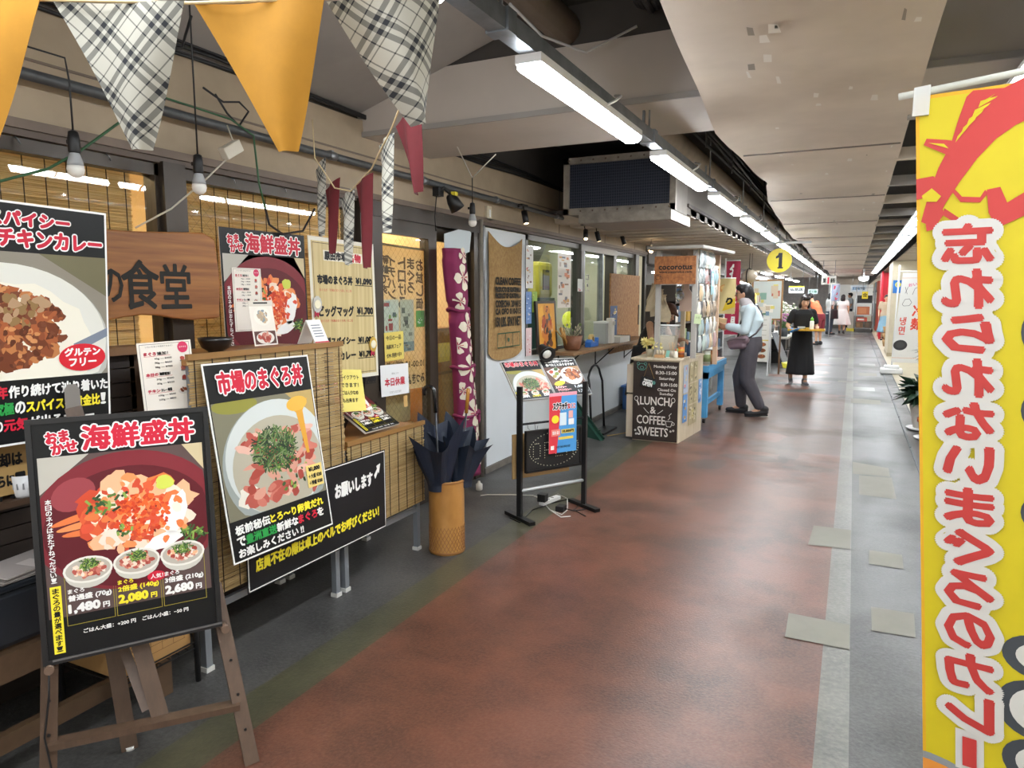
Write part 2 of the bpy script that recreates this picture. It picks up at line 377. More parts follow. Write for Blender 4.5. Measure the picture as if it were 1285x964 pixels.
# ================================================================== THE PLACE
# corridor runs along +Y; wall of the shops at X = WX; floor at Z = 0
WX = -2.8
FAR = 62.0
def floor_mat(h, h2, h3, sc, rough=.42):
    m = bpy.data.materials.new('floor_surface'); m.use_nodes = True; nt = m.node_tree; b = nt.nodes['Principled BSDF']
    tc = nt.nodes.new('ShaderNodeTexCoord'); L = nt.links
    def nz(s, d, r=.6):
        n = nt.nodes.new('ShaderNodeTexNoise'); n.inputs['Scale'].default_value = s; n.inputs['Detail'].default_value = d; n.inputs['Roughness'].default_value = r
        L.new(tc.outputs['Object'], n.inputs['Vector']); return n
    def ramp(n, p0, c0, p1, c1):
        r = nt.nodes.new('ShaderNodeValToRGB'); e = r.color_ramp.elements; e[0].position = p0; e[1].position = p1; e[0].color = (*c0, 1); e[1].color = (*c1, 1)
        L.new(n.outputs['Fac'], r.inputs['Fac']); return r
    a = ramp(nz(1.7, 8, .68), .38, lin(h2), .6, lin(h)); c = ramp(nz(sc, 3), .4, (0, 0, 0), .75, (1, 1, 1)); d = ramp(nz(.55, 4), .5, (0, 0, 0), .7, (1, 1, 1))
    mx = nt.nodes.new('ShaderNodeMix'); mx.data_type = 'RGBA'; mx.inputs[7].default_value = (*lin(h3), 1)
    mul = nt.nodes.new('ShaderNodeMath'); mul.operation = 'MULTIPLY'; mul.inputs[1].default_value = .35
    L.new(c.outputs['Color'], mul.inputs[0]); L.new(mul.outputs[0], mx.inputs[0]); L.new(a.outputs['Color'], mx.inputs[6]); L.new(mx.outputs[2], b.inputs['Base Color'])
    rr = nt.nodes.new('ShaderNodeMapRange'); rr.inputs[3].default_value = rough-.1; rr.inputs[4].default_value = rough+.14; L.new(d.outputs['Color'], rr.inputs[0]); L.new(rr.outputs[0], b.inputs['Roughness'])
    bp = nt.nodes.new('ShaderNodeBump'); bp.inputs['Strength'].default_value = .35; bp.inputs['Distance'].default_value = .004
    L.new(nz(sc*1.4, 3).outputs['Fac'], bp.inputs['Height']); L.new(bp.outputs['Normal'], b.inputs['Normal'])
    return m
ASPH = floor_mat('#4b4a48', '#353433', '#6f6e6c', 60, .5); REDF = floor_mat('#6a4132', '#452c24', '#86604e', 70); STRIP = floor_mat('#6c6b65', '#565652', '#98958a', 45)
OLIVE = floor_mat('#4c4a38', '#3d3c30', '#5c5940', 50); PATCH = mat('#7e7b70', .6, noise=.15, nscale=3); TILE = mat('#bdb39a', .4, noise=.12, nscale=3); GUT = floor_mat('#4c4b4a', '#3a3938', '#646462', 40, .5)
rng = random.Random(13)
b = B()
def strip(x0, x1, y0, y1, z, m): b.use(m); b.poly([(x0, y0, z), (x1, y0, z), (x1, y1, z), (x0, y1, z)])
def strip2(p, z, m): b.use(m); b.poly([(x, y, z) for x, y in p])
strip(-6, -2.02, -3, FAR, 0, ASPH); strip(-2.02, -1.83, -3, 9.5, 0, OLIVE); strip(-2.02, -1.83, 9.5, FAR, 0, ASPH)
REDW = floor_mat('#5c463c', '#42342f', '#786259', 60, .45); strip(-1.83, -.04, -3, 7.3, 0, REDF); strip(-1.83, -.04, 7.3, 11.6, 0, REDW); strip(-1.83, -.04, 11.6, FAR, 0, GUT); strip(-.04, .066, -3, FAR, 0, STRIP); strip(.066, .6, -3, FAR, 0, ASPH)
strip(.6, .74, -3, FAR, .004, GUT); strip(.74, 3, -3, FAR, .01, TILE)
rng = random.Random(2)
for k in range(8):                                       # worn remains of the red paint farther on
    y = 11.7+k*.9; x0 = -1.8+rng.uniform(0, .5); n = 14; cx, cy, rx, ry = x0+.7, y, .7*rng.uniform(.5, 1), .35
    strip2([(cx+rx*math.cos(2*PI*i/n)*rng.uniform(.7, 1.1), cy+ry*math.sin(2*PI*i/n)*rng.uniform(.6, 1.1)) for i in range(n)], .002, REDF)
for k in range(9):
    y = 6.4+k*.22; n = 12; cx, cy, rx, ry = rng.uniform(-1.6, -.25), y, rng.uniform(.1, .3), rng.uniform(.1, .3); strip2([(min(-.05, cx+rx*math.cos(2*PI*i/n)*rng.uniform(.6, 1.2)), cy+ry*math.sin(2*PI*i/n)*rng.uniform(.6, 1.2)) for i in range(n)], .0008+.0002*k, REDW if y < 7.3 else REDF)
for q in ([(989.7, 769.9), (1066, 785), (1066, 816), (985, 800)], [(1093, 762), (1147, 771), (1149, 801), (1094, 792)], [(1021, 660), (1068, 666), (1067, 690), (1014, 684)], [(1091, 691), (1132, 697), (1134, 715), (1090, 708)], [(1070, 580), (1115, 588), (1117, 599), (1070, 595)], [(1078, 597), (1119, 600), (1125, 627), (1078, 621)], [(1068, 500), (1105, 503), (1105, 508), (1068, 506)]):
    p = [az(*c) for c in q]; ys = [p[0].y, p[2].y]; strip2([(v.x, v.y) for v in p], .003, PATCH)
rng = random.Random(8)
for k in range(26):                                      # paler slabs let into the passage farther on
    y = 12.5+k*1.15+rng.uniform(0, .5); x = rng.choice([-.3, .0, .15, .3])+rng.uniform(-.1, .1); strip(x-.16, x+.16, y, y+rng.uniform(.25, .6), .003, rng.choice([STRIP, PATCH, GUT]))
struct(obj('floor', b, base=(0, 0, 0)))
b = B().use(mat('#55585c', .5, noise=.3, nscale=6)); 
for y0 in range(4, 40, 2): b.bp((.585, y0, 0), (.6, y0+1.97, .012)); b.bp((.735, y0, 0), (.745, y0+1.97, .015))
struct(obj('trim_1', b, base=(0, 0, 0)))

# ---- ceiling: slab, left haunch, cross beam, sagging boards, right soffit
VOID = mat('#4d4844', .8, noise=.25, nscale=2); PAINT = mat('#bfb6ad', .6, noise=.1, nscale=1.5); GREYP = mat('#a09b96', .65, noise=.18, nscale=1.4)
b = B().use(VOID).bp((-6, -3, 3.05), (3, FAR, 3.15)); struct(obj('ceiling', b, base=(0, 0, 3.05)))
b = B().use(GREYP); b.prism([(WX-.1, -3, 2.62), (-1.75, -3, 2.98), (-1.75, -3, 3.05), (WX-.1, -3, 3.05)], (0, 6.66, 0)); struct(obj('trim_2', b, base=(0, 0, 2.6)))
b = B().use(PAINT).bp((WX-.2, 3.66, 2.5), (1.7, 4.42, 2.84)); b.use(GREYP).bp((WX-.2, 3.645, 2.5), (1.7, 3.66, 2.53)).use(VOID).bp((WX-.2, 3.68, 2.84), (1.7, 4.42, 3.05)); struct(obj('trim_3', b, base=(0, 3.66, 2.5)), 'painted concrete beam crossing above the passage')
BOARD = mat('#d3c5b6', .55, h2='#c0b2a4', nscale=1.2, bump=.05)
left = [(0, -.5), (2.2, -.6), (3.1, -.665), (4.1, -.74), (4.6, -.735), (6.4, -.7), (6.5, -.73), (7.9, -.86), (10.5, -.9), (20, -.95), (FAR, -.98)]
def lx(y):
    for i in range(len(left)-1):
        if left[i][0] <= y <= left[i+1][0]:
            t = (y-left[i][0])/(left[i+1][0]-left[i][0]); return left[i][1]*(1-t)+left[i+1][1]*t
    return left[0][1] if y < 0 else left[-1][1]
b = B().use(BOARD)
def sheetpt(i, j):
    y = -3+j*(FAR+3); x0 = lx(y); x = x0+(0.215-x0)*i
    return (x, y, 2.45+.012*math.sin(y*1.7)*math.sin(PI*i)+.008*math.sin(y*4.1+2*i)+.03*max(0, 1-i*6)*math.sin(y*.9+.7))
b.surf(sheetpt, 8, 320, True, th=-.03)
SCAR = mat('#ded8d0', .6); SCAR2 = mat('#8d8378', .6)
rng = random.Random(4)
for k in range(60):                                      # torn tape and flaked paint on the boards
    y = 2.6+rng.random()**2*28; x = rng.uniform(-.5, .16); w, l = rng.uniform(.005, .03), rng.uniform(.03, .12); z = 2.42
    b.use(rng.choice([SCAR, SCAR, SCAR2])); b.poly([(x, y, z+.006), (x+w, y+rng.uniform(0, .02), z+.006), (x+w*rng.uniform(.6, 1.2), y+l, z+.006), (x-w*.3, y+l*.9, z+.006)])
b.use(mat('#6c645d', .7))
for y in (4.9, 7.3, 9.7, 12.1, 14.5, 17, 20, 23, 26, 30): b.bp((lx(y)+.03, y, 2.424), (.2, y+.008, 2.432))
struct(obj('trim_4', b, base=(0, 0, 2.45)), 'sagging pale ceiling boards over the passage')
b = B(); CREAM = mat('#cfc2b2', .6, noise=.15, nscale=3)
for k in range(26): b.use(CREAM if k % 2 else GREYP); b.bp((.2, 4.3+k*1.25, 2.44), (.72, 4.36+k*1.25, 2.52))
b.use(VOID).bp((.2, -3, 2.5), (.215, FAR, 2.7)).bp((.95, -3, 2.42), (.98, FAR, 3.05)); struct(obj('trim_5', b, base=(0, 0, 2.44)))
b = B().use(CREAM).bp((.95, -3, 2.44), (1.7, FAR, 2.48))
for k in range(90): b.bp((.9, 1+k*.42, 2.41), (1.7, 1.22+k*.42, 2.44))
struct(obj('trim_6', b, base=(0, 0, 2.44)))
b = B()
for k in range(56): b.use(mat('#c4b8aa', .55, noise=.2, nscale=5)); y = 6.75+k*.42; b.prism([(-3.2, y, 2.33), (-3.2, y+.05, 2.26), (-3.2, y+.25, 2.26), (-3.2, y+.3, 2.33)], (1.78, 0, 0)); b.use(mat('#5f564d', .7)).bp((-3.2, y+.3, 2.32), (-1.42, y+.42, 2.335))
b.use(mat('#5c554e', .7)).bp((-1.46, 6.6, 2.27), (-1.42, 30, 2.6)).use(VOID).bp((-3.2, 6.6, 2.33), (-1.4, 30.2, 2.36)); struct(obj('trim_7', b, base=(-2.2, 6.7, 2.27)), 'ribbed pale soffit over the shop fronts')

# ---- right wall, far wall, near end
WALLR = mat('#cfc8b8', .6, noise=.08, nscale=2)
b = B().use(WALLR).bp((1.6, -3, 0), (1.75, 29.6, 3.05)).use(mat('#9a9488', .6)).bp((1.55, -3, 0), (1.6, 29.6, .12)); struct(obj('wall_right', b, base=(1.6, 0, 0)))
b = B().use(mat('#e8ebea', .6, noise=.1, nscale=.8)).bp((-6, FAR, 0), (3, FAR+.2, 3.1)); struct(obj('wall_far', b, base=(0, FAR, 0)))
# ---- left wall
DARKW = mat('#2b211b', .55, noise=.35, nscale=6, stretch=(1, .3, 3))
b = B().use(HEADER).bp((WX-.12, -3, 2.14), (WX, 10.3, 2.6)).use(mat('#77685c', .6, noise=.2, nscale=4)).bp((WX-.02, -3, 2.13), (WX+.03, 10.3, 2.165)).bp((WX, -3, 2.385), (WX+.006, 10.3, 2.395))
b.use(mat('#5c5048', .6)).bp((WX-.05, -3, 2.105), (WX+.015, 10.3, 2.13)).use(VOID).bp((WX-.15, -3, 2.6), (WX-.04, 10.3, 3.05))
for y in (6.9, 8.4, 9.7): b.use(mat('#6b5e54', .6)).bp((WX, y, 2.165), (WX+.003, y+.008, 2.6))
struct(obj('wall_left', b, base=(WX, 0, 2.1)))
b = B().use(DARKW)
for k in range(9): b.bp((WX-.1, -3, k*.1), (WX+.004*(k % 2), 3.56, k*.1+.094))
b.use(BRONZE).bp((WX-.1, -3, .9), (WX+.03, 3.56, .95)); struct(obj('baseboard_left', b, base=(WX, 0, 0)))
# restaurant room behind the blinds, shop room behind the counter window
CREAMW = mat('#dcc39c', .7, noise=.08, nscale=2)
b = B().use(CREAMW).bp((-5.6, -1, 0), (-5.5, 5.2, 2.6)).bp((-5.5, -1.1, 0), (WX-.1, -1, 2.6)).bp((-5.5, 5.1, 0), (WX-.1, 5.2, 2.6)).bp((-5.5, -1, 2.55), (WX-.1, 5.2, 2.6)); struct(obj('wall_rear', b, base=(-4.2, 2, 0)))
SHOPW = mat('#e6e2ce', .6, noise=.12, nscale=4)
b = B().use(SHOPW).bp((-4.7, 6, 0), (-4.6, 10.2, 2.6)).bp((-4.6, 6, 0), (WX-.1, 6.08, 2.6)).bp((-4.6, 10.1, 0), (WX-.1, 10.2, 2.6)).bp((-4.6, 6, 2.5), (WX-.1, 10.2, 2.6)).use(mat('#5a5752', .5)).prism([(-4.6, 6.6, 2.5), (-3.6, 6.6, 2.5), (-3.9, 6.6, 1.9), (-4.6, 6.6, 1.7)], (0, 2.2, 0)); struct(obj('wall_inner', b, base=(-3.7, 8, 0)))
def tube_lamp(name, p, L, axis, m, label, group):
    t = thing(name, label, 'lamp', p, group); d = (L, .12, .05) if axis == 'x' else (.12, L, .05)
    obj('housing', B().use(WHITE).box((p[0], p[1], p[2]+.03), d), t); obj('tube', B().use(m).box((p[0], p[1], p[2]-.005), (d[0]*.96, d[1]*.7, .03)), t)
for y, w in ((1.2, 'nearest the passage end'), (2.9, 'middle one'), (4.35, 'behind the sliding door')): tube_lamp('ceiling_tube', (-3.9, y, 2.5), 1.3, 'y', WARM_ON, 'warm ceiling tube glowing inside the restaurant, '+w, 'warm tubes in the restaurant')
for y, w in ((7.4, 'over its left window'), (9.0, 'over its right window')): tube_lamp('ceiling_tube', (-3.5, y, 2.44), 1.1, 'y', mat('#f4f6e6', .4, emit=16), 'cool ceiling tube inside the coffee shop, '+w, 'tubes in the coffee shop')

# ---- windows with bamboo blinds
def blind_mats():
    m = mat('#d8bf8c', .55, h2='#8f7142', nscale=5, stretch=(1, .5, 34)); nt = m.node_tree; t = nt.nodes.new('ShaderNodeBsdfTranslucent'); t.inputs[0].default_value = (*lin('#d8b87c'), 1); mx = nt.nodes.new('ShaderNodeMixShader'); mx.inputs[0].default_value = .3
    nt.links.new(nt.nodes['Principled BSDF'].outputs[0], mx.inputs[1]); nt.links.new(t.outputs[0], mx.inputs[2]); nt.links.new(mx.outputs[0], nt.nodes['Material Output'].inputs[0])
    return m, mat('#2a1d12', .7)
SL, THR = blind_mats()
def blind(parent_or_label, X, y0, y1, z0, z1, label, group, name='bamboo_blind', rod=.0058, gap=.0072):
    t = thing(name, label, 'blind', (X, (y0+y1)/2, z0), group); b = B().use(SL); rr = random.Random(int(y0*100)); z = z0
    while z < z1:
        w = rr.uniform(.001, .004); b.beam((X+rr.uniform(-w, w), y0+rr.uniform(0, .01), z+rr.uniform(-.001, .001)), (X+rr.uniform(-w, w), y1-rr.uniform(0, .01), z+rr.uniform(-.001, .001)), rod*.6, rod*rr.uniform(.75, 1.1)); z += gap
    obj('slats', b, t); b = B().use(THR); n = max(2, int((y1-y0)/.085))
    for k in range(n+1): y = y0+.03+(y1-y0-.06)*k/n; b.bp((X+.004, y-.0016, z0), (X+.0065, y+.0016, z1))
    obj('binding_threads', b, t)
    obj('top_batten', B().use(mat('#8a6434', .5)).bp((X-.008, y0, z1-.012), (X+.01, y1, z1+.012)), t)
    return t
def window(name, y0, y1, z0, z1, X=WX-.03, fr=.05, m=BRONZE, glass=True):
    b = B().use(m)
    for a, c in (((y0, z0), (y1, z0+fr)), ((y0, z1-fr), (y1, z1)), ((y0, z0), (y0+fr, z1)), ((y1-fr, z0), (y1, z1))): b.bp((X-.04, a[0], a[1]), (X+.03, c[0], c[1]))
    o = struct(obj(name, b, base=(X, (y0+y1)/2, z0)))
    if glass: obj('pane', B().use(GLASS).bp((X-.003, y0+fr*.7, z0+fr*.7), (X+.003, y1-fr*.7, z1-fr*.7)), o)
    return o
def wire_glass(o, X, y0, y1, z0, z1):
    b = B().use(mat('#5b5448', .5)); st = .055; n = int((y1-y0+z1-z0)/st)
    for k in range(1, n):
        s = k*st
        for sg in (1, -1):
            a = max(0, s-(z1-z0)); c = min(s, y1-y0)
            if c-a < .01: continue
            p = (a, s-a) if sg > 0 else (a, (z1-z0)-(s-a)); q = (c, s-c) if sg > 0 else (c, (z1-z0)-(s-c))
            b.beam((X-.004, y0+p[0], z0+p[1]), (X-.004, y0+q[0], z0+q[1]), .0007, .0007)
    obj('glass_wires', b, o)
pl, pr = ax(203, 250, WX).y, ax(228, 250, WX).y
window('window_1', -1.2, pl+.02, .95, 2.1); o = window('window_2', pr-.05, 3.56, .95, 2.1)
wire_glass(o, WX-.03, pr-.02, 2.55, 1, 2.07)
b = B().use(BRONZE).bp((WX-.1, pl-.01, .9), (WX+.035, pr, 2.11)); struct(obj('trim_8', b, base=(WX, pl, .9)))
blind(0, WX-.065, .2, pl-.1, 1, 2.07, 'bamboo blind behind the window left of the bronze post, partly covered by the curry poster', None)
blind(0, WX-.065, pr+.04, 3.5, 1, 2.07, 'bamboo blind behind the window right of the bronze post, above the menu board', None)
b = B()
for k, y in enumerate((.9, 1.25, 1.6, 1.95, 2.6, 2.95, 3.3)): b.use(STEEL).tube([(WX+.004, y, 2.1), (WX+.02, y, 2.09), (WX+.016, y+.01, 2.075)], .003, 6)
struct(obj('trim_9', b, base=(WX, 2, 2.07)))
# ---- sliding door
dl, dr = ax(474, 470, WX).y, ax(541, 470, WX).y
b = B().use(BRONZE).bp((WX-.12, 3.56, 2.03), (WX+.04, 5.12, 2.12)).bp((WX-.12, 3.56, 0), (WX+.04, 3.69, 2.1)).bp((WX-.12, 5.02, 0), (WX+.03, 5.12, 2.1)).bp((WX-.12, 3.56, 0), (WX+.02, 5.12, .03)); struct(obj('door_1', b, base=(WX, 4.3, 0)))
def door_leaf(name, y0, y1, X, w=.085):
    b = B().use(BRONZE).bp((X-.02, y0, .03), (X+.02, y0+w, 2.03)).bp((X-.02, y1-w, .03), (X+.02, y1, 2.03)).bp((X-.02, y0+w, 1.93), (X+.02, y1-w, 2.03)).bp((X-.02, y0+w, .03), (X+.02, y1-w, .2))
    o = struct(obj(name, b, base=(X, (y0+y1)/2, .03))); obj('pane', B().use(GLASS).bp((X-.003, y0+w*.8, .18), (X+.003, y1-w*.8, 1.95)), o); wire_glass(o, X, y0+w, y1-w, .2, 1.93); return o
lf = door_leaf('door_2', 3.69, dr+.06, WX+.005, .11); obj('handle', B().use(BLACK).bp((WX+.025, 3.73, .9), (WX+.035, 3.77, 1.05)), lf)
door_leaf('door_3', dr-.02, 5.02, WX-.05, .07)
b = B().use(mat('#8b8378', .55, noise=.25, nscale=12)).cyl((WX+.03, 5.13, 0), (WX+.03, 5.13, 2.14), .022); b.use(BLACK).bp((WX-.1, 5.12, 0), (WX-.02, 5.22, 2.12)); struct(obj('trim_10', b, base=(WX, 5.14, 0)))
# white panel with the sack
b = B().use(mat('#d5dbe0', .45, noise=.04, nscale=2)).bp((WX-.06, 5.24, .05), (WX+.005, 6.06, 2.09)).use(STEEL).bp((WX-.06, 5.21, 0), (WX+.015, 5.245, 2.1)).use(mat('#6b655e', .7, noise=.3)).bp((WX-.08, 5.2, 0), (WX+.03, 10, .05)); struct(obj('wall_panel', b, base=(WX, 5.6, 0)))
# shop window wall
b = B().use(mat('#cfd3d4', .45, noise=.05, nscale=2)).bp((WX-.08, 6.06, .05), (WX, 9.75, .95)); struct(obj('wall_low', b, base=(WX, 8, 0)))
GREYF = mat('#55524d', .4, .3)
y = [6.1, 7.52, 7.62, 8.28, 8.72, 8.84, 9.62, 9.75]
window('window_3', 6.08, y[1]+.04, .95, 2.1, m=GREYF); window('window_4', y[2]-.02, y[3]+.02, .98, 2.08, X=WX-.005, m=STEEL, fr=.035); window('window_5', y[5]-.02, y[6]+.1, .95, 2.1, m=GREYF)
b = B().use(GREYF).bp((WX-.1, y[1], .95), (WX+.025, y[2], 2.1)).bp((WX-.1, y[4], .95), (WX+.02, y[5], 2.1)).bp((WX-.1, 7.5, 2.03), (WX+.03, 8.84, 2.1)).bp((WX-.1, 9.7, 0), (WX+.03, 9.85, 2.1)).use(mat('#cfc8a8', .6)).bp((WX-.06, 9.85, 0), (WX-.02, 10.2, 2.1)).use(BLACK).bp((WX-.1, 10.2, 0), (WX+.02, 10.3, 2.1)); struct(obj('trim_11', b, base=(WX, 8, .95)))
# shops farther on: recessed front
b = B().use(mat('#b8b4ae', .6, noise=.2, nscale=1)).bp((-4.3, 10.3, 0), (-4.2, 40, 3.05)).use(mat('#5a544e', .7)).bp((WX-.2, 10.3, 2.0), (WX+.05, 30, 2.3)).use(mat('#b4b1ac', .6, noise=.2)).bp((-4.2, 39.5, 0), (-1.2, 39.7, 2.6)); struct(obj('wall_back', b, base=(-4.2, 20, 0)))
# ================================================================== CEILING FITTINGS
ORDW = 'first second third fourth fifth sixth seventh eighth ninth tenth eleventh twelfth thirteenth fourteenth fifteenth sixteenth seventeenth eighteenth nineteenth twentieth twenty-first twenty-second twenty-third'.split()
def strip_lamp(y0, L=1.25, X=-1.03, z=2.285):
    t = thing('strip_light', '', 'lamp', (X, y0+L/2, z), 'white strip lights along the left rail')
    obj('housing', B().use(WHITE).prism([(X-.048, y0, z+.045), (X+.048, y0, z+.045), (X+.048, y0, z+.015), (X-.048, y0, z+.015)], (0, L, 0)), t)
    b = B().use(TUBE_ON); pr = [(X-.046, z+.016), (X-.044, z), (X-.03, z-.012), (X, z-.016), (X+.03, z-.012), (X+.044, z), (X+.046, z+.016)]
    b.prism([(a, y0+.012, c) for a, c in pr], (0, L-.024, 0)); obj('diffuser', b, t)
    return t
base_l = 'white strip light on the left rail, '
ords = ['its end over the plaid pennant', 'nearest whole one, in front of the cross beam', 'second whole one, past the cross beam', 'third whole one, above the dark grille', 'fourth whole one, past the grille', 'fifth whole one', 'sixth whole one', 'seventh whole one', 'eighth whole one', 'ninth whole one']
sl0 = None
for k in range(-2, 20):
    y0 = 2.25+1.75*k-(.09 if k < 0 else 0)
    lab = base_l+(ords[k+1] if -1 <= k < 9 else (ORDW[k]+' whole one down the passage' if k > 0 else 'behind the viewer'))
    if sl0 is None: sl0 = strip_lamp(y0); sl0['label'] = lab; Y0 = y0
    else: dup(sl0, (0, y0-Y0, 0), lab)
t = thing('lamp_rail', 'long galvanised rail carrying the strip lights over the passage', 'rail', (-1.03, 10, 2.34))
obj('channel', B().use(GALV).bp((-1.06, -2, 2.33), (-1.0, 37, 2.39)), t); b = B().use(STEEL); c = B().use(GALV)
for k in range(20): y = 2.05+1.75*k; obj('hanger_rod', B().use(STEEL).cyl((-1.03, y, 2.39), (-1.03, y, 3.05), .006, n=6), t); obj('bracket', B().use(GALV).bp((-1.07, y-.03, 2.325), (-.99, y+.03, 2.395)).bp((-1.065, y-.012, 2.395), (-1.055, y+.012, 2.5)), t)
b = B().use(WHITE)
for k in range(18): y = 2.95+1.75*k; obj('supply_cable', B().use(WHITE).tube([(-.99, y, 2.32), (-.96, y+.05, 2.35), (-.96, y+.12, 2.385), (-1.0, y+.16, 2.4)], .006, 6), t)
# right hand reflector lamps
def reflector_lamp(y0, L=1.2, X=.62, z=2.4):
    t = thing('reflector_light', '', 'lamp', (X, y0+L/2, z), 'reflector lights along the right side')
    b = B().use(mat('#e3e6e8', .25)); b.prism([(X-.11, y0, z-.02), (X-.03, y0, z+.05), (X+.03, y0, z+.05), (X+.11, y0, z-.02), (X+.1, y0, z-.024), (X+.026, y0, z+.04), (X-.026, y0, z+.04), (X-.1, y0, z-.024)], (0, L, 0)); obj('reflector', b, t)
    obj('tube', B().use(TUBE_ON).tube([(X, y0+.03, z+.012), (X, y0+L-.03, z+.012)], .018, 10), t); obj('end_plate', B().use(mat('#8d9094', .5)).bp((X-.08, y0-.07, z), (X+.08, y0-.01, z+.05)), t)
    return t
r0 = None
for k in range(-2, 22):
    y0 = 1.2+1.36*k; lab = 'reflector light in the right-hand row, '+({0: 'nearest one, above the yellow banner', -1: 'beside the viewer', 1: 'second from the front, behind the banner edge'}.get(k, 'behind the viewer' if k < 0 else ORDW[k]+' down the passage from the banner'))
    if r0 is None: r0 = reflector_lamp(y0); r0['label'] = lab; RY = y0
    else: dup(r0, (0, y0-RY, 0), lab)
tag(obj('lamp_rail', B().use(mat('#4a4c4e', .5, .4)).bp((.58, -2, 2.452), (.66, 32, 2.5))), 'dark rail carrying the reflector lights on the right', 'rail')
# pipes and cables
b = B().use(mat('#7a6a58', .5, noise=.25, nscale=6)).tube([(-1.5, -2, 2.93), (-1.46, 3.67, 2.93)], .085, 14); tag(obj('duct_pipe', b), 'thick brown pipe running overhead up to the cross beam', 'pipe')
b = B().use(mat('#8d7d69', .45, noise=.25, nscale=6)).tube([(-1.28, 4.45, 2.66), (-1.22, 9, 2.64), (-1.2, 24, 2.64)], .085, 14); tag(obj('duct_pipe', b), 'thick brown pipe running overhead beyond the cross beam', 'pipe')
b = B().use(mat('#191b1f', .4))
rng = random.Random(6)
for k in range(9): o = rng.uniform(-.06, .06); q = rng.uniform(-.04, .04); b.tube([(-.8+o, 1.2, 2.92+q), (-.82+o, 2.4, 2.9+q), (-.9+o, 3.2, 2.84+q), (-.98+o, 3.62, 2.95+q)], .018, 6)
tag(obj('cable_bundle', b), 'bundle of thick black cables hanging under the dark ceiling', 'cables')
b = B().use(BLACK)
for k in range(6): o = rng.uniform(-.1, .1); q = rng.uniform(-.06, .06); b.tube([(-.98+o*.5, 4.45+3*j, 2.66+q+.03*math.sin(j*2+k)) for j in range(8)], .012, 6)
for k in range(9): y = 4.9+k*1.1; b.tube([(-.94, y, 2.5), (-.94, y+.01, 3.05)], .006, 5)
tag(obj('cable_bundle', b), 'loose black cables and hanger rods beside the ceiling boards', 'cables')
b = B().use(mat('#b9b9b6', .5)).tube([az(640, 5, 2.8), az(680, 45, 2.78), az(735, 66, 2.75), (-1.05, 3.6, 2.86)], .007, 6); tag(obj('cable', b), 'thin grey cable drooping below the brown pipe', 'cable')
PIPE = mat('#57595b', .45, .3, noise=.3, nscale=10)
b = B().use(PIPE).tube([(WX+.09, -2, 2.31), (WX+.09, 10.2, 2.31)], .021, 12)
c = B().use(STEEL)
for y in (1.2, 3.25, 4.2, 5.3, 6.6, 8.0, 9.4): c.tube([(WX+.09, y-.03, 2.31), (WX+.09, y+.03, 2.31)], .025, 12); c.bp((WX, y-.01, 2.325), (WX+.1, y+.01, 2.34))
t = thing('conduit', 'grey steel conduit running along the beige header over the shop fronts', 'pipe', (WX+.09, 4, 2.29)); obj('pipe_run', b, t); obj('pipe_clips', c, t)
b = B().use(BLACK)
for k in range(3): b.tube([(WX+.02, -1+.7*j, 2.6+.02*math.sin(j*1.3+k)+.02*k) for j in range(17)], .009, 6)
tag(obj('cable_run', b), 'black cables lying along the top of the beige header', 'cables')
b = B().use(BLACK).tube([ax(125, 95, -2.72), ax(160, 60, -2.65), ax(228, 60, -2.6), ax(240, 20, -2.6)], .006, 6); b.tube([ax(255, 110, -2.7), ax(280, 128, -2.7), ax(300, 128, -2.7), ax(312, 140, -2.7), ax(300, 158, -2.7), ax(285, 142, -2.7), ax(270, 118, -2.7)], .005, 6)
tag(obj('cable', b), 'looped black cable hanging at the conduit above the wooden sign', 'cable')
b = B().use(mat('#2f5a3a', .5)).tube([ax(-10, 230, -2.62), ax(60, 212, -2.62), ax(100, 190, -2.62), ax(152, 152, -2.65), ax(205, 122, -2.68), ax(290, 150, -2.68), ax(318, 170, -2.68), ax(325, 230, -2.7), ax(333, 262, -2.7)], .005, 6)
b.use(BLACK).tube([ax(333, 262, -2.7), ax(338, 282, -2.7), ax(355, 294, -2.7), ax(380, 290, -2.7), ax(395, 262, -2.7)], .006, 6); tag(obj('cable', b), 'green cable draped from the conduit across the blind with a black plug', 'cable')
# air outlet with dark mesh
Y = 6.0; a, c = ay(710, 199, Y), ay(849, 255, Y)
t = thing('ventilation_unit', 'boxy white ventilation unit with a big dark mesh grille under the ceiling', 'vent', ((a.x+c.x)/2, Y+.5, 2.15))
x0, x1, z0, z1 = a.x-.02, c.x-.01, c.z-.05, a.z+.0; DIRTY = mat('#8f887d', .55, h2='#756c62', nscale=9)
b = B().use(DIRTY)
for r in (((x0, z0), (x1, z0+.055)), ((x0, z1-.055), (x1, z1)), ((x0, z0), (x0+.05, z1)), ((x1-.05, z0), (x1, z1))): b.bp((r[0][0], Y, r[0][1]), (r[1][0], Y+.05, r[1][1]))
obj('front_frame', b, t); obj('casing', B().use(mat('#6e675f', .6, noise=.2)).bp((x0+.01, Y+.05, z0+.01), (x1-.03, Y+.6, z1)), t)
g = B().use(mat('#1d2330', .6)).bp((x0+.04, Y+.03, z0+.04), (x1-.04, Y+.05, z1-.04)); g.use(mat('#2c3344', .5))
for k in range(1, 44): xx = x0+.05+(x1-x0-.1)*k/44; g.bp((xx-.0015, Y+.025, z0+.05), (xx+.0015, Y+.03, z1-.05))
for k in range(1, 16): zz = z0+.05+(z1-z0-.1)*k/16; g.bp((x0+.05, Y+.024, zz-.0015), (x1-.05, Y+.03, zz+.0015))
obj('mesh_grille', g, t); s = B().use(mat('#5a4a3c', .5))
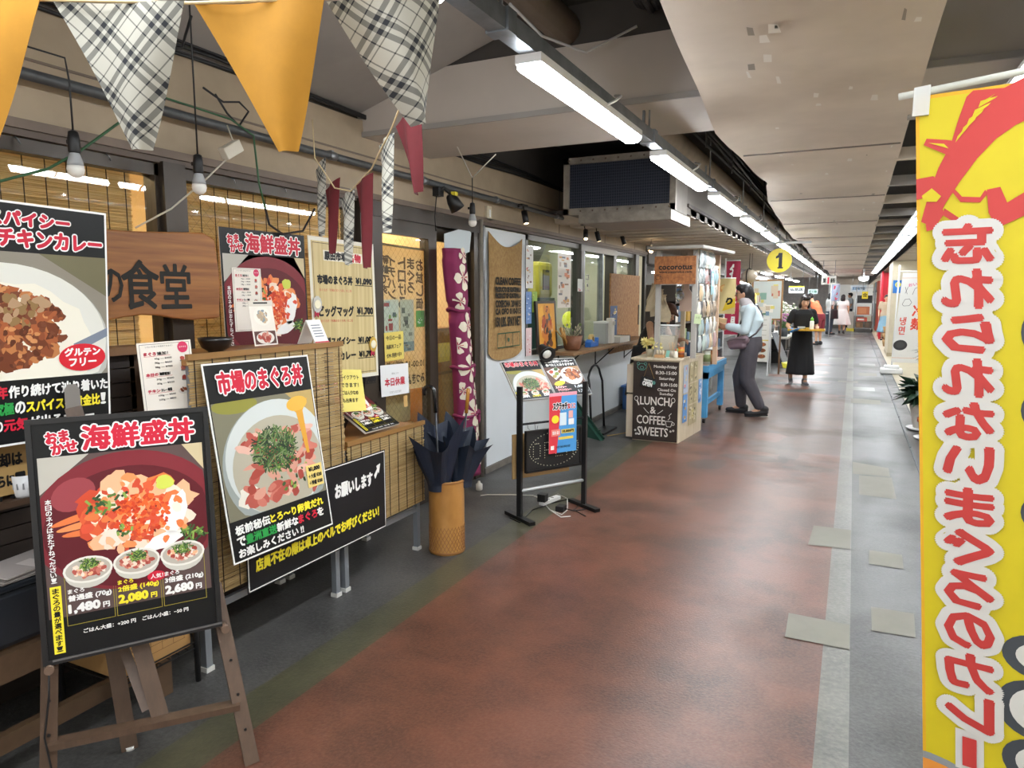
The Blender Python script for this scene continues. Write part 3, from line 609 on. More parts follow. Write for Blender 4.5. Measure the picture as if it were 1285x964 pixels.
for k in range(18): xx = x0+.05+(x1-x0-.1)*(k % 9)/8; obj('bolt', B().use(mat('#5a4a3c', .5)).ell((xx, Y-.001, (z0+.03, z1-.028)[k // 9]), (.009, .004, .009), 8, 5), t)
obj('drip_tray', B().use(DIRTY).bp((x0+.17, Y-.06, z0-.085), (x1-.02, Y+.7, z0-.0)).use(mat('#8d8480', .6)).bp((x0+.2, Y-.03, z0-.09), (x1-.05, Y+.67, z0-.085)), t)
# pendant bulbs, lamps on the header
def bulb(p, top, label, cord):
    x, y, z = p; t = thing('pendant_bulb', label, 'lamp', (x, y, z), 'bare pendant bulbs')
    obj('cord', B().use(BLACK).tube(cord, .0035, 6), t); obj('socket', B().use(BLACK).lathe([(.008, .13), (.017, .125), (.02, .1), (.021, .055), (.018, .05)], p, 12).bp((x-.035, y-.006, z+.085), (x-.018, y+.006, z+.1)), t)
    obj('bulb', B().use(mat('#a8abae', .4)).lathe([(.013, .055), (.018, .045), (.026, .02), (.028, .005)], p, 16).use(mat('#eceae4', .3)).lathe([(.028, .005), (.03, -.008), (.026, -.024), (.015, -.034), (.004, -.037)], p, 16), t)
q = ax(95, 210, -2.6); bulb(q, None, 'bare white bulb in a black socket hanging left of the plaid pennant tip', [(q.x, q.y, q.z+.13), (q.x, q.y, q.z+.3), (q.x, q.y-.01, q.z+.38), (q.x-.06, q.y-.1, q.z+.4), (q.x-.1, q.y-.3, q.z+.38)])
q = ax(250, 233, -2.55); bulb(q, None, 'bare white bulb in a black socket hanging between the plaid and yellow pennants', [(q.x, q.y, q.z+.13), (q.x, q.y, 2.75), (q.x, q.y, 3.04)])
q = ax(593, 278, -2.45); bulb(q, None, 'bare white bulb hanging from a white string in front of the white panel', [(q.x, q.y, q.z+.13), (q.x, q.y, q.z+.3)])
b = B().use(mat('#dcdad2', .6)).tube([(q.x, q.y, q.z+.3), ay(562, 160, 4.0), (ay(562, 160, 4.0).x, 4.0, 2.5)], .004, 5).tube([(q.x, q.y, q.z+.3), ay(622, 194, 4.3)], .004, 5); tag(obj('support_string', b), 'white strings tied to the beam that hold the bulb before the white panel', 'string')
p = ax(570, 255, -2.62); t = thing('clip_lamp', 'black clip-on spot lamp clamped to the conduit above the sliding door', 'lamp', (p.x, p.y, p.z-.08))
obj('shade', B().use(BLACK).lathe([(.02, .07), (.03, .06), (.045, .02), (.055, -.05), (.05, -.05), (.03, .0)], p, 18, (-.3, -.5, .8)), t); obj('clamp', B().use(BLACK).tube([p+V((-.01, -.03, .06)), p+V((-.04, -.08, .1)), p+V((-.06, -.1, .07))], .012, 8).bp(p+V((-.1, -.13, .04)), p+V((-.05, -.06, .1))), t); obj('warning_tag', B().use(P('#d8c83a')).bp(p+V((-.005, -.04, .05)), p+V((.03, .0, .075))), t, 'yellow tag')
obj('flex', B().use(BLACK).tube([p+V((-.08, -.1, .1)), p+V((-.09, -.12, -.1)), p+V((-.1, -.09, -.2))], .004, 6), t)
p = ax(290, 188, -2.62); t = thing('junction_box', 'small cream junction box dangling from the conduit above the wooden sign', 'box', (p.x, p.y, p.z-.03)); R = Matrix.Rotation(.55, 3, 'X')
obj('case', B().use(mat('#cfc8b8', .5)).box(p, (.04, .11, .055), R), t, bevel=.004); obj('lead', B().use(mat('#c8c2b2', .5)).tube([p+V((0, -.01, -.03)), ax(255, 228, -2.62), ax(215, 262, -2.7), ax(170, 286, -2.74)], .004, 6).tube([p+V((0, .02, .03)), p+V((-.05, .03, .12))], .003, 6), t)
def track_spot(px, py, tilt, label):
    p = ax(px, py, -2.62); t = thing('track_spotlight', label, 'lamp', (p.x, p.y, p.z-.06), 'black track spotlights above the shop window'); d = V((.25, tilt, -1)).normalized()
    obj('barrel', B().use(BLACK).cyl(p-d*.05, p+d*.06, .026, n=14), t); obj('lens', B().use(mat('#ffe2b0', .4, emit=2.5)).cyl(p+d*.0605, p+d*.063, .02, n=14), t); obj('bracket', B().use(BLACK).cyl(p-d*.03, p+V((-.02, 0, .1)), .006, n=6).bp(p+V((-.04, -.06, .09)), p+V((-.0, .06, .105))).tube([p+V((-.02, 0, .1)), (-2.69, p.y, 2.3)], .008, 6), t)
for px, py, tl, lb in ((659, 272, -.1, 'leftmost, alone above the coffee sack'), (735, 294, -.6, 'left one of the close pair above the sliding window'), (750, 296, .2, 'right one of the close pair above the sliding window'), (782, 301, .3, 'rightmost, above the chipboard')): track_spot(px, py, tl, 'small black track spotlight, '+lb)
p = ax(612, 268, -2.79); t = thing('switch_box', 'cream switch box on the header beside the white panel', 'switch', (WX, p.y, p.z-.06)); obj('cover', B().use(mat('#cabfa8', .5)).bp((WX, p.y-.04, p.z-.06), (WX+.03, p.y+.04, p.z+.06)), t, bevel=.004); obj('rocker', B().use(WHITE).bp((WX+.03, p.y-.012, p.z-.03), (WX+.034, p.y+.012, p.z+.03)), t)
# ---- bunting
PL = bpy.data.materials.new('plaid'); PL.use_nodes = True; nt = PL.node_tree; bs = nt.nodes['Principled BSDF']; bs.inputs['Roughness'].default_value = .85
uvn = nt.nodes.new('ShaderNodeUVMap'); sx = nt.nodes.new('ShaderNodeSeparateXYZ'); nt.links.new(uvn.outputs[0], sx.inputs[0])
def mnode(op, a, v=None, w=None):
    n = nt.nodes.new('ShaderNodeMath'); n.operation = op
    nt.links.new(a, n.inputs[0])
    if v is not None:
        if isinstance(v, (int, float)): n.inputs[1].default_value = v
        else: nt.links.new(v, n.inputs[1])
    return n.outputs[0]
def bands(ch):
    f = mnode('FRACT', mnode('MULTIPLY', ch, 15.0)); tot = None
    for lo, hi in ((.08, .2), (.3, .42), (.5, .53), (.86, .89)):
        q = mnode('MULTIPLY', mnode('GREATER_THAN', f, lo), mnode('LESS_THAN', f, hi)); tot = q if tot is None else mnode('ADD', tot, q)
    return tot
ad = mnode('MULTIPLY', mnode('ADD', bands(sx.outputs[0]), bands(sx.outputs[1])), .62)
mx = nt.nodes.new('ShaderNodeMix'); mx.data_type = 'RGBA'; mx.inputs[6].default_value = (*lin('#a9a79c'), 1); mx.inputs[7].default_value = (*lin('#1d2026'), 1); nt.links.new(ad, mx.inputs[0]); nt.links.new(mx.outputs[2], bs.inputs['Base Color'])
MUST = mat('#b38026', .85, noise=.08, nscale=30); MAR = mat('#580f17', .85, noise=.1, nscale=20)
t = thing('bunting', 'cloth bunting with yellow, plaid and maroon pennants strung across the near ceiling', 'bunting', (-.9, 1.1, 1.9))
def pennant(a, c, tip, m, lab, wave=.012, fold=0):
    a, c, tip = V(a), V(c), V(tip); w = (c-a).length; n = (c-a).cross(tip-a).normalized(); d = ((a+c)/2-tip).normalized(); bl = (c-a)*.07
    b = B().use(m)
    def fn(i, j):
        l, r = a.lerp(tip-bl, j), c.lerp(tip+bl, j); p = l.lerp(r, i); return p+n*(wave*math.sin(i*5+j*3)*(1-.4*j)+fold*abs(i-.5)*2)
    b.surf(fn, 10, 12, True, th=.0015); o = obj('pennant', b, t, lab)
    me = o.data; uv = me.uv_layers.new(name='UVMap'); ux = (c-a).normalized(); uy = d
    og = ORG[t.name]; q = [ux+uy, ux-uy]
    for L in me.loops: p = V(me.vertices[L.vertex_index].co)+og-a; uv.data[L.index].uv = (p.dot(ux)*.707+p.dot(uy)*.707, p.dot(ux)*.707-p.dot(uy)*.707)
t0 = 1.07
pennant(at(-120, -6, t0), at(58, 0, t0), at(-22, 185, t0+.02), MUST, 'yellow pennant cut by the left edge'); pennant(at(66, 0, t0), at(236, 5, t0), at(178, 188, t0+.04), PL, 'plaid pennant'); pennant(at(243, 4, t0), at(410, -1, t0), at(362, 190, t0+.04), MUST, 'yellow pennant')
pennant(at(414, -4, t0), at(556, -22, t0+.06), at(532, 155, t0+.1), PL, 'plaid pennant, right side folded', .02, .03)
pts = [at(505, 112, 1.75), at(489, 168, 1.95), at(462, 215, 2.2), at(440, 240, 2.35), at(420, 238, 2.5), at(402, 215, 2.65), at(392, 198, 2.75)]
wl = V((.0, .16, 0))
for i, (a, tip, w, m, lab) in enumerate((((505, 118), (521, 242), (491, 524), MAR, 'maroon pennant'), ((486, 172), (482, 292), (470, 491), PL, 'plaid pennant seen edge-on'), ((453, 222), (457, 336), (442, 465), MAR, 'maroon pennant'), ((432, 240), (434, 332), (423, 442), PL, 'plaid pennant'), ((413, 228), (414, 318), (404, 424), MAR, 'maroon pennant'), ((398, 203), (401, 296), (392, 406), PL, 'plaid pennant'))):
    tt = 1.75+.2*i; pennant(at(w[0], a[1]+(10 if i else 40), tt+.05), at(w[1], a[1]-(6 if i else 0), tt-.05), at(*tip, tt), m, lab, .006, .015)
obj('string', B().use(mat('#c9b48a', .8)).tube([at(-60, -3, t0), at(62, 0, t0), at(240, 4, t0), at(412, -2, t0), at(556, -24, t0+.06), at(570, -60, 1.3)], .0025, 6).tube([at(530, 60, 1.6), at(492, 160, 1.85), at(466, 212, 2.1), at(440, 240, 2.3), at(420, 236, 2.45), at(395, 198, 2.8), at(392, 150, 2.85)], .0025, 6), t)
# ================================================================== RESTAURANT FRONT
# ---- counter in front of the window: tall end and low end, both wrapped in bamboo
FX = -2.27
WOODT = mat('#a5713a', .45, noise=.25, nscale=5, stretch=(1, .3, 1))
def counter(name, y0, y1, ztop, label, legs=True, zb=.3):
    t = thing(name, label, 'counter', (-2.5, (y0+y1)/2, 0))
    obj('worktop', B().use(WOODT).bp((-2.74, y0, ztop-.03), (FX+.0, y1, ztop-.005)), t, bevel=.003)
    lg = mat('#8c9197', .4, .5)
    for x in (FX-.03, -2.68):
        for y in (y0+.03, y1-.03): obj('leg', B().use(lg).bp((x-.015, y-.015, 0), (x+.015, y+.015, ztop-.03)).use(mat('#c8c8c4', .5)).bp((x-.02, y-.02, 0), (x+.02, y+.02, .02)), t)
    obj('rail', B().use(lg).bp((FX-.04, y0+.03, .24), (FX-.02, y1-.03, .27)), t); obj('rail', B().use(lg).bp((-2.69, y0+.03, .24), (-2.67, y1-.03, .27)), t)
    return t
counter('tall_counter', 1.86, 2.72, 1.285, 'tall counter wrapped in bamboo matting behind the tuna bowl poster')
counter('low_counter', 2.73, 3.46, .775, 'low counter with bamboo matting in front of the sliding door')
blind(0, FX+.012, 1.84, 2.74, .32, 1.29, 'bamboo matting on the front of the tall counter', None, 'bamboo_mat', .007, .0085)
b0 = blind(0, FX+.012, 2.75, 3.46, .31, .78, 'bamboo matting on the front of the low counter', None, 'bamboo_mat', .007, .0085)
# ---- black vinyl banner low on the counter
s = Sheet(ax(301, 610, FX+.035), (0, 1, -.0), (0, 0, -1), .98, .4); s = Sheet((FX+.035, 2.06, .70), (0, 1, -.0), (0, 0, -1), .98, .43)
t = thing('vinyl_banner', 'black vinyl banner with white and yellow writing low on the bamboo counter', 'banner', (FX+.035, 2.55, .27))
obj('sheet', s.base(B(), P('#17181b')), t); a = s.a
s.frame(.005, .005, .995, a-.005, .005, WH, 1); s.text('お願いします', .58, .1, .3, .07, WH, 4, .004); s.text('➚', .9, .07, .05, .07, WH, 4, .003); s.text('店員不在の際は卓上のベルでお呼びください！', .05, .3, .88, .055, YEL, 4, .003); s.done(t)
# ---- posters
s = Sheet((-2.235, 1.885, 1.262), V((.0, 1, -.012)), V((.12, .03, -1)), .585, .8)
t = thing('poster', 'tall poster of a tuna rice bowl with pouring egg yolk, hung on the bamboo counter', 'poster', s.p(.5, s.a)); obj('sheet', s.base(B(), WH), t); magurodon(s); s.done(t)
q = s.p(.79, .85, 12); k = Sheet(q, s.u, s.vv, .1, .1); t = thing('price_note', 'small yellow handwritten price note stuck on the tuna bowl poster', 'note', k.p(.5, 1)); obj('paper', k.base(B(), P('#e8cf7a'), .001), t)
k.text('¥1,000', .15, .1, .7, .2, INK, 2, .02); k.text('＋大盛 ¥200', .08, .4, .84, .2, INK, 2, .01); k.text('＋特盛 ¥300', .08, .7, .84, .2, INK, 2, .01); k.done(t)
s = Sheet((-2.36, 1.055, 1.818), V((0, 1, -.02)), V((0, -.05, -1)), .575, .76)
t = thing('poster', 'large poster of spicy chicken curry cut by the left edge of the picture', 'poster', s.p(.5, s.a)); obj('sheet', s.base(B(), WH), t); curry(s); s.done(t)
tl, br = ax(274, 284, -2.72), ax(388, 440, -2.72)
s = Sheet((-2.72, tl.y, tl.z), V((0, 1, .0)), V((0, .02, -1)), br.y-tl.y-.01, .66)
t = thing('poster', 'seafood rice bowl poster on the window between wooden sign and menu board', 'poster', s.p(.5, s.a)); obj('sheet', s.base(B(), WH), t); seafood(s, False, 11); s.done(t)
SP = s
def leaflet(s, lab, cat, name, kind, m=None):
    t = thing(name, lab, cat, s.p(.5, s.a)); obj('paper', s.base(B(), m or P('#ece6dc'), .0015), t); a = s.a
    if kind == 'menu':
        s.frame(.04, .03, .96, a-.03, .006, INK, 1); s.text('いろいろまぐろ追加できます！', .14, .06, .5, .03, INK, 3); s.ell(.83, .12, .1, .1, P('#d23c64'), 2); s.text('おすすめ', .76, .1, .14, .03, WH, 4)
        y = .17
        for h, rows in (('まぐろ追加！', ('45g — ¥400', '70g — ¥600', '98g — ¥700')), ('本日の海鮮追加！', ('30g — ¥300', '60g — ¥500')), ('チキンカレー増量', ('100g — ¥500', '200g — ¥800'))):
            s.text(h[:3], .1, y, .22, .055, P('#c2304a'), 3, .004); s.text(h[3:], .34, y, .2, .055, INK, 3, .003); s.rect(.1, y+.068, .58, y+.073, RED, 2); y += .1
            for r in rows: s.text(r, .28, y, .32, .04, INK, 3, .001); y += .075
            y += .035
        rg = random.Random(3)
        for i in range(3): s.ell(.8, .32+.17*i, .05, .04, TUNA[i], 2, 0, 10, .2, rg); s.ell(.8, .36+.17*i, .05, .02, P('#888'*1+'888'), 1.5)
        s.ell(.78, .9, .12, .06, P('#d8d4cc'), 2); blobs(s, .77, .88, .07, .03, 12, .02, .03, MEAT, rg, 3)
    elif kind == 'text':
        rg = random.Random(len(lab)); s.frame(.04, .04, .96, a-.04, .01, P('#9a948c'), 1); y = .12
        while y < a-.12: s.rect(.12, y, .12+rg.uniform(.4, .75), y+.035, rg.choice([P('#8f8a86'), P('#55504e'), P('#c25a66')]), 2); y += .09
    elif kind == 'photo':
        rg = random.Random(len(lab)); s.rect(0, 0, 1, .18, P('#d8d0c4'), 1); s.ell(.5, .5, .36, .3, P('#f0ece2'), 2); blobs(s, .5, .5, .22, .18, 26, .05, .09, [P('#b8a48c'), P('#8f9aa0'), P('#c9b090')], rg, 3); s.rect(.05, a*.68, .95, a*.97, P('#5a3a34'), 1); s.ell(.5, a*.83, .38, .2, P('#e5e0d8'), 2); blobs(s, .5, a*.82, .25, .12, 20, .05, .1, TUNA, rg, 3); s.rect(.2, .05, .8, .1, INK, 3)
    s.done(t); return t
leaflet(Sheet(SP.p(.1, .33, 16), SP.u, SP.vv, SP.W*.32, SP.W*.54), 'small white price list taped on the seafood poster on the window', 'notice', 'price_list', 'menu')
a, c = ax(311, 385, -2.5), ax(343, 440, -2.5); leaflet(Sheet((-2.5, a.y, 1.50), (0, 1, 0), (.12, .04, -1), c.y-a.y, .21), 'narrow photo leaflet standing on the tall counter before the seafood poster', 'leaflet', 'leaflet', 'photo')
s = Sheet((-2.33, 1.69, 1.35), V((.1, 1, .02)), V((.02, .05, -1)), .215, .3); leaflet(s, 'white extra toppings price sheet with a pink dot below the wooden sign', 'notice', 'price_sheet', 'menu')
s = Sheet((-2.37, 1.83, 1.27), V((.0, 1, .0)), V((.0, .03, -1)), .12, .3); t = thing('order_sheet', 'red and white sheet partly hidden between the price sheet and tuna bowl poster', 'notice', s.p(.5, s.a)); obj('paper', s.base(B(), P('#e6e0da'), .0015), t); s.rect(.1, .1, .8, .75, P('#b04048'), 1)
for i in range(3): s.frame(.12, .85+.45*i, .8, 1.2+.45*i, .05, P('#b04048'), 1)
s.done(t)
# tent card and black bowl on the tall counter
q = ax(393, 420, -2.42); t = thing('tent_card', 'white folded tent card standing at the right end of the tall counter', 'card', (-2.42, q.y, 1.285)); cy = q.y
b = B().use(P('#efeeea')); b.prism([(-2.36, cy-.05, 1.285), (-2.363, cy-.05, 1.285), (-2.42, cy-.05, 1.40), (-2.418, cy-.05, 1.404)], (0, .1, 0)); b.prism([(-2.48, cy-.05, 1.285), (-2.477, cy-.05, 1.285), (-2.42, cy-.05, 1.40), (-2.422, cy-.05, 1.404)], (0, .1, 0)); obj('folded_card', b, t)
k = Sheet((-2.416, cy-.05, 1.402), (0, 1, 0), V((.058, 0, -.117)), .1, .13)
for i in range(5): k.rect(.15, .25+.15*i, .8, .3+.15*i, P('#7c8490'), 2)
k.rect(0, 1.15, 1, 1.28, P('#c23a50'), 2); k.done(t)
q = ax(271, 440, -2.42); tag(obj('bowl', B().use(mat('#131315', .3, coat=.3)).lathe([(.03, 0), (.033, .006), (.055, .02), (.068, .05), (.07, .062), (.066, .062), (.06, .04), (.03, .012), (.001, .01)], (-2.42, q.y, 1.285), 28)), 'black lacquer bowl standing on the tall counter under the wooden sign', 'bowl')
# wooden sign
a, c = ax(100, 285, -2.72), ax(277, 398, -2.72); y0, y1, z0, z1 = a.y-.35, c.y, 1.43, 1.80
t = thing('wooden_sign', 'carved wooden shop sign with black brush characters on the window blind', 'sign', (-2.72, (y0+y1)/2, z0)); SIGN = mat('#a2692f', .45, h2='#7d4a1e', nscale=3.2, stretch=(1, .35, 7))
b = B().use(SIGN); n = 12; pr = [(y0, z0+.01)]+[(y0+(y1-y0)*i/n, z0+.012*math.sin(i*1.1)-(.0 if i < 8 else .006*(i-8)*.5)) for i in range(1, n)]+[(y1-.015, z0-.01), (y1, z0+.16), (y1-.02, z1-.015)]+[(y1-(y1-y0)*i/n, z1+.012*math.cos(i*.5)) for i in range(1, n+1)]
b.prism([(-2.75, p[0], p[1]) for p in pr], (.04, 0, 0)); obj('board', b, t, bevel=.006)
s = Sheet((-2.709, y0, z1), (0, 1, 0), (0, 0, -1), y1-y0, z1-z0); BR = mat('#17140f', .7)
a2, c2 = ax(150, 317, -2.71), ax(219, 370, -2.71); W = s.W
s.text('の', (ax(132, 340, -2.71).y-y0)/W-.03, .17, .1, .13, BR, 3, .003); s.text('食', (a2.y-y0)/W, .13, .17, .2, BR, 3, .004); s.text('堂', (a2.y-y0)/W+.18, .14, .15, .19, BR, 3, .004)
s.done(t, let='brush_characters')
# menu board
tl, tr, br = ax(386, 295, -2.72), ax(468, 297, -2.72), ax(474, 462, -2.72)
s = Sheet((-2.72, tl.y, tl.z), V((0, 1, -.02)), V((0, .03, -1)), tr.y-tl.y, tr.z-br.z+.0)
t = thing('menu_board', 'pale wood-grain menu board with black prices beside the sliding door', 'menu', s.p(.5, s.a)); obj('sheet', s.base(B(), P('#e6e2d4')), t); a = s.a
WG = mat('#d8c692', .45, h2='#c4ae78', nscale=3, stretch=(1, 14, .4)); s.rect(.035, .04, .965, a-.04, WG, 1); s.frame(.05, .055, .95, a-.055, .006, P('#6a5638'), 2)
s.rect(.2, .12, .8, .22, P('#ede8d8'), 2); s.text('原田市場', .22, .13, .32, .08, INK, 4, .006); s.text('名物', .57, .13, .2, .08, RED, 4, .006)
def row(y, tx, pr, h=.085, x=.1, w=.52):
    s.text(tx, x, y, w, h, INK, 4, .006)
    if pr: s.text(pr, .68, y+.01, .26, h*.8, INK, 4, .007); s.rect(.66, y+h*.95, .95, y+h*.95+.008, INK, 3)
row(.36, '市場のまぐろ丼', '¥1,090'); row(.66, 'ビッグマッグ', '¥1,700', .1, .1, .52); row(.97, '特製スパイシー', '¥1,000', .075); row(1.12, 'チキンカレー', '¥1,700', .08); row(1.4, 'おまかせ海鮮盛丼', '¥1,480', .08); row(1.68, 'マグロチケット', '¥1,580', .08)
for y in (.49, .79, 1.34, 1.62): s.text('まぐろが『市場のまぐろ丼』の二倍', .12, y, .48, .028, RED, 4)
s.done(t)
def medal(px, py, col, lab):
    p = ax(px, py, -2.712); t = thing('medal_sticker', lab, 'sticker', p); b = B().use(col); b.prism([(p.x, p.y+.035*(1+.08*(k % 2))*math.cos(PI*k/12), p.z+.045*(1+.08*(k % 2))*math.sin(PI*k/12)) for k in range(24)], (.003, 0, 0)); obj('disc', b, t); obj('ring', B().use(mat('#f0ead0', .4)).lathe([(.024, 0), (.026, .002), (.022, .002)], (p.x+.003, p.y, p.z), 20, (1, 0, 0)), t)
    obj('ribbon', B().use(P('#b8304a')).prism([(p.x-.001, p.y-.02, p.z-.03), (p.x-.001, p.y-.025, p.z-.075), (p.x-.001, p.y-.008, p.z-.06), (p.x-.001, p.y+.008, p.z-.075), (p.x-.001, p.y+.022, p.z-.03)], (.002, 0, 0)), t)
medal(398, 382, mat('#c9c8c4', .35, .3), 'silver medal sticker on the left edge of the menu board'); medal(468, 432, mat('#d8b350', .35, .3), 'gold medal sticker on the right edge of the menu board')
# sticky note and tilted menu on the low counter
s = Sheet((-2.3, 2.74, 1.16), V((.0, 1, -.1)), V((.05, .1, -1)), .2, .22); t = thing('sticky_note', 'yellow handwritten sticky note at the right end of the tall counter', 'note', s.p(.5, 1)); obj('paper', s.base(B(), P('#e6d878'), .001), t)
for i in range(4): s.text(('テイクアウト', 'できます！', 'ごはん少なめ', 'も出来ます')[i], .1, .15+.2*i, .75-.05*i, .11, P('#3a352c'), 2, .004)
s.done(t)
sn, cs = math.sin(math.radians(55)), math.cos(math.radians(55)); dn = V((sn, .1, -cs)).normalized()
bl = ax(457, 566, -2.3); s = Sheet(V((-2.3, bl.y+.02, .80))-dn*.43, V((0, 1, .0)), dn, .31, .43); s.n = s.vv.cross(s.u)
t = thing('table_menu', 'tilted seafood bowl menu card on the low counter before the door', 'menu', s.p(.5, s.a, -20)); obj('board', s.base(B(), P('#e8e6e0'), .012), t); seafood(s, True, 17); s.done(t)
obj('stand', B().use(BLACK).beam(s.p(.5, .6, -40), V((s.p(.5, 1).x-.2, s.p(.5, 1).y, .77)), .08, .01), t)
# ---- notices on and behind the sliding door glass
s = Sheet(ax(477, 459, -2.76), V((0, 1, -.03)), V((0, .04, -1)), ax(512, 459, -2.76).y-ax(477, 459, -2.76).y, .21)
t = thing('closed_notice', 'white paper notice with red characters on the sliding door', 'notice', s.p(.5, s.a)); obj('paper', s.base(B(), P('#eceef0'), .001), t); s.text('都合により', .38, .17, .25, .04, P('#777777'), 3); s.text('本日休業', .13, .28, .72, .17, RED, 3, .006); s.text('とさせていただきます', .28, .56, .42, .05, P('#777777'), 3); s.rect(.78, .7, .92, .95, P('#d8b070'), 2); s.done(t)
X = -2.835
s = Sheet(ax(478, 306, X), V((0, 1, -.02)), V((0, .0, -1)), ax(533, 306, X).y-ax(478, 306, X).y+.02, 1.0); t = thing('hanging_scroll', 'translucent hanging sheet with mirrored brush writing behind the door glass', 'scroll', s.p(.5, s.a)); obj('sheet', s.base(B(), translucent('#e9d6b2'), .001), t); a = s.a; BI = mat('#4d4136', .7)
for x, tx, y1 in ((.74, 'お試し価格', .95), (.54, 'まぐろ', .58), (.34, 'トロける', .78), (.12, 'イチバン。', .8), (-.02, '新鮮です', .6)): s.vtext(tx, x, .12, y1, .16, BI, 2, .006, mirror=True)
s.text('みつきよりねばい', .1, 1.62, .8, .13, BI, 2, .006, mirror=True); s.text('10:00-15:00', .3, 1.45, .6, .08, BI, 2, .003, mirror=True); s.done(t)
obj('rod', B().use(mat('#9a8a70', .5)).tube([s.p(-.03, 0), s.p(1.03, 0)], .008, 8), t)
rgf = random.Random(12)
def flyer(px0, py0, px1, py1, base, ms, lab, X=-2.83, name='flyer'):
    a, c = ax(px0, py0, X), ax(px1, py1, X); s = Sheet(a, (0, 1, 0), (0, 0, -1), c.y-a.y, a.z-c.z); t = thing(name, lab, 'flyer', s.p(.5, s.a)); obj('paper', s.base(B(), P(base), .001), t)
    for k in range(9):
        x, y = rgf.uniform(.06, .6), rgf.uniform(.06, s.a*.8); s.rect(x, y, x+rgf.uniform(.1, .34), y+rgf.uniform(.04, .16)*s.a, P(rgf.choice(ms)), 1+k*.3)
    s.done(t); return t
flyer(480, 376, 501, 420, '#e2dfd6', ['#b03a40', '#58606a', '#a8bcc8', '#c8c0b0', '#88a858'], 'white flyer with small pictures on the left of the door glass')
flyer(502, 376, 520, 428, '#cfc9b8', ['#3a3a3a', '#6a6a64', '#8a867a', '#b0aa98', '#54606a'], 'grey photo flyer in the middle of the door glass'); flyer(522, 390, 533, 410, '#57a84a', ['#e0e8dc', '#3f8a3a', '#d0e0c8'], 'small green flyer at the right of the door glass')
flyer(500, 428, 520, 440, '#8a9aa0', ['#c0c4bc', '#54606a', '#a08060'], 'small blue-grey flyer below the photo flyer on the door')
s = Sheet(ax(482, 418, -2.77), V((0, 1, .02)), V((0, .02, -1)), ax(506, 418, -2.77).y-ax(482, 418, -2.77).y, .19); t = thing('sticky_note', 'large yellow handwritten note on the sliding door above the white notice', 'note', s.p(.5, s.a)); obj('paper', s.base(B(), P('#dcc968'), .001), t)
for i in range(4): s.text(('今日の一品', '海鮮丼フェア', '休憩中', '営業日のお知らせ')[i], .08, .1+.27*i, .78, .14, P('#3a3426'), 2, .004)
s.done(t)
# crates inside the door
def crate(y0, z0, lab):
    t = thing('storage_crate', lab, 'crate', (-3.2, y0+.25, z0), 'storage crates behind the door glass'); w = mat('#d8ba8a', .45)
    obj('tub', B().use(w).prism([(-3.45, y0+.02, z0), (-3.0, y0+.02, z0), (-2.98, y0, z0+.25), (-3.47, y0, z0+.25)], (0, .62, 0)), t, bevel=.01); obj('lid', B().use(mat('#c39a5c', .45)).bp((-3.48, y0-.02, z0+.25), (-2.96, y0+.66, z0+.275)).bp((-3.46, y0, z0+.275), (-2.98, y0+.64, z0+.285)), t, bevel=.006)
crate(3.78, .0, 'tan storage crate behind the door glass, bottom of the stack'); crate(3.78, .29, 'tan storage crate behind the door glass, second from the bottom'); crate(3.78, .58, 'tan storage crate behind the door glass, topmost of the stack')
b = B().use(mat('#5b4a38', .5)).prism([(-3.4, 3.85, .868), (-3.05, 3.85, .868), (-3.0, 3.83, .99), (-3.45, 3.83, .99)], (0, .45, 0)); tag(obj('tray_box', b, bevel=.01), 'dark brown box on the topmost storage crate behind the door', 'box')
b = B().use(mat('#c08a4a', .5, noise=.2)).bp((-3.3, 4.62, 0), (-2.95, 5.0, .9)); b.use(mat('#a06a30', .5)).bp((-3.3, 4.62, .92), (-2.94, 5.0, 1.25)); b.use(mat('#d8b030', .5)).bp((-3.3, 4.62, 1.0), (-2.935, 4.9, 1.15)); b.use(mat('#8a6038', .5)).bp((-3.32, 4.6, .9), (-2.93, 5.02, .92)).bp((-3.32, 4.6, 1.25), (-2.93, 5.02, 1.27)); tag(obj('shelf_cabinet', b), 'tan shelf cabinet behind the glass left of the purple curtain', 'cabinet')
# items on the low counter
q = V((-2.6, 3.33, 0)); t = thing('bell_tray', 'small basket with a bell on the low counter by the umbrellas', 'basket', (-2.6, q.y, .775)); obj('basket', B().use(mat('#a88a4a', .6, noise=.3, nscale=40)).lathe([(.07, 0), (.09, .02), (.1, .05), (.095, .05), (.08, .02), (.01, .01)], (-2.6, q.y, .775), 20), t); obj('bell', B().use(mat('#c8c8c8', .25, .9)).lathe([(.035, .02), (.034, .04), (.02, .058), (.005, .062), (.004, .07)], (-2.6, q.y, .79), 16), t)
# purple flowered curtain tied up
PUR = mat('#7e2350', .85, noise=.08, nscale=20); FLW = mat('#e0d6c4', .8); FLC = mat('#b8324e', .8)
def cur_c(z): return 4.824-.136*z
t = thing('curtain', 'purple curtain with big white flowers, tied into a roll beside the door', 'curtain', (WX+.1, 4.85, .1)); b = B().use(PUR); n = 26
def cw(z): return .115+.018*math.sin(z*4.2)+(-.03 if abs(z-1.42) < .06 else 0)+(-.02 if z > 1.8 else 0)
pr = []
for j in range(61):
    z = .1+1.77*j/60; w = cw(z)
    for k in range(n): a = 2*PI*k/n; pr.append((WX+.1+.07*math.cos(a)*(1+.1*math.sin(5*a+z*3)), cur_c(z)+w*math.sin(a)*(1+.05*math.sin(6*a-z*4)), z))
b.add(pr, [(j*n+k, j*n+(k+1)%n, (j+1)*n+(k+1)%n, (j+1)*n+k) for j in range(60) for k in range(n)]+[tuple(reversed(range(n))), tuple(60*n+k for k in range(n))], True); obj('cloth', b, t)
b = B()
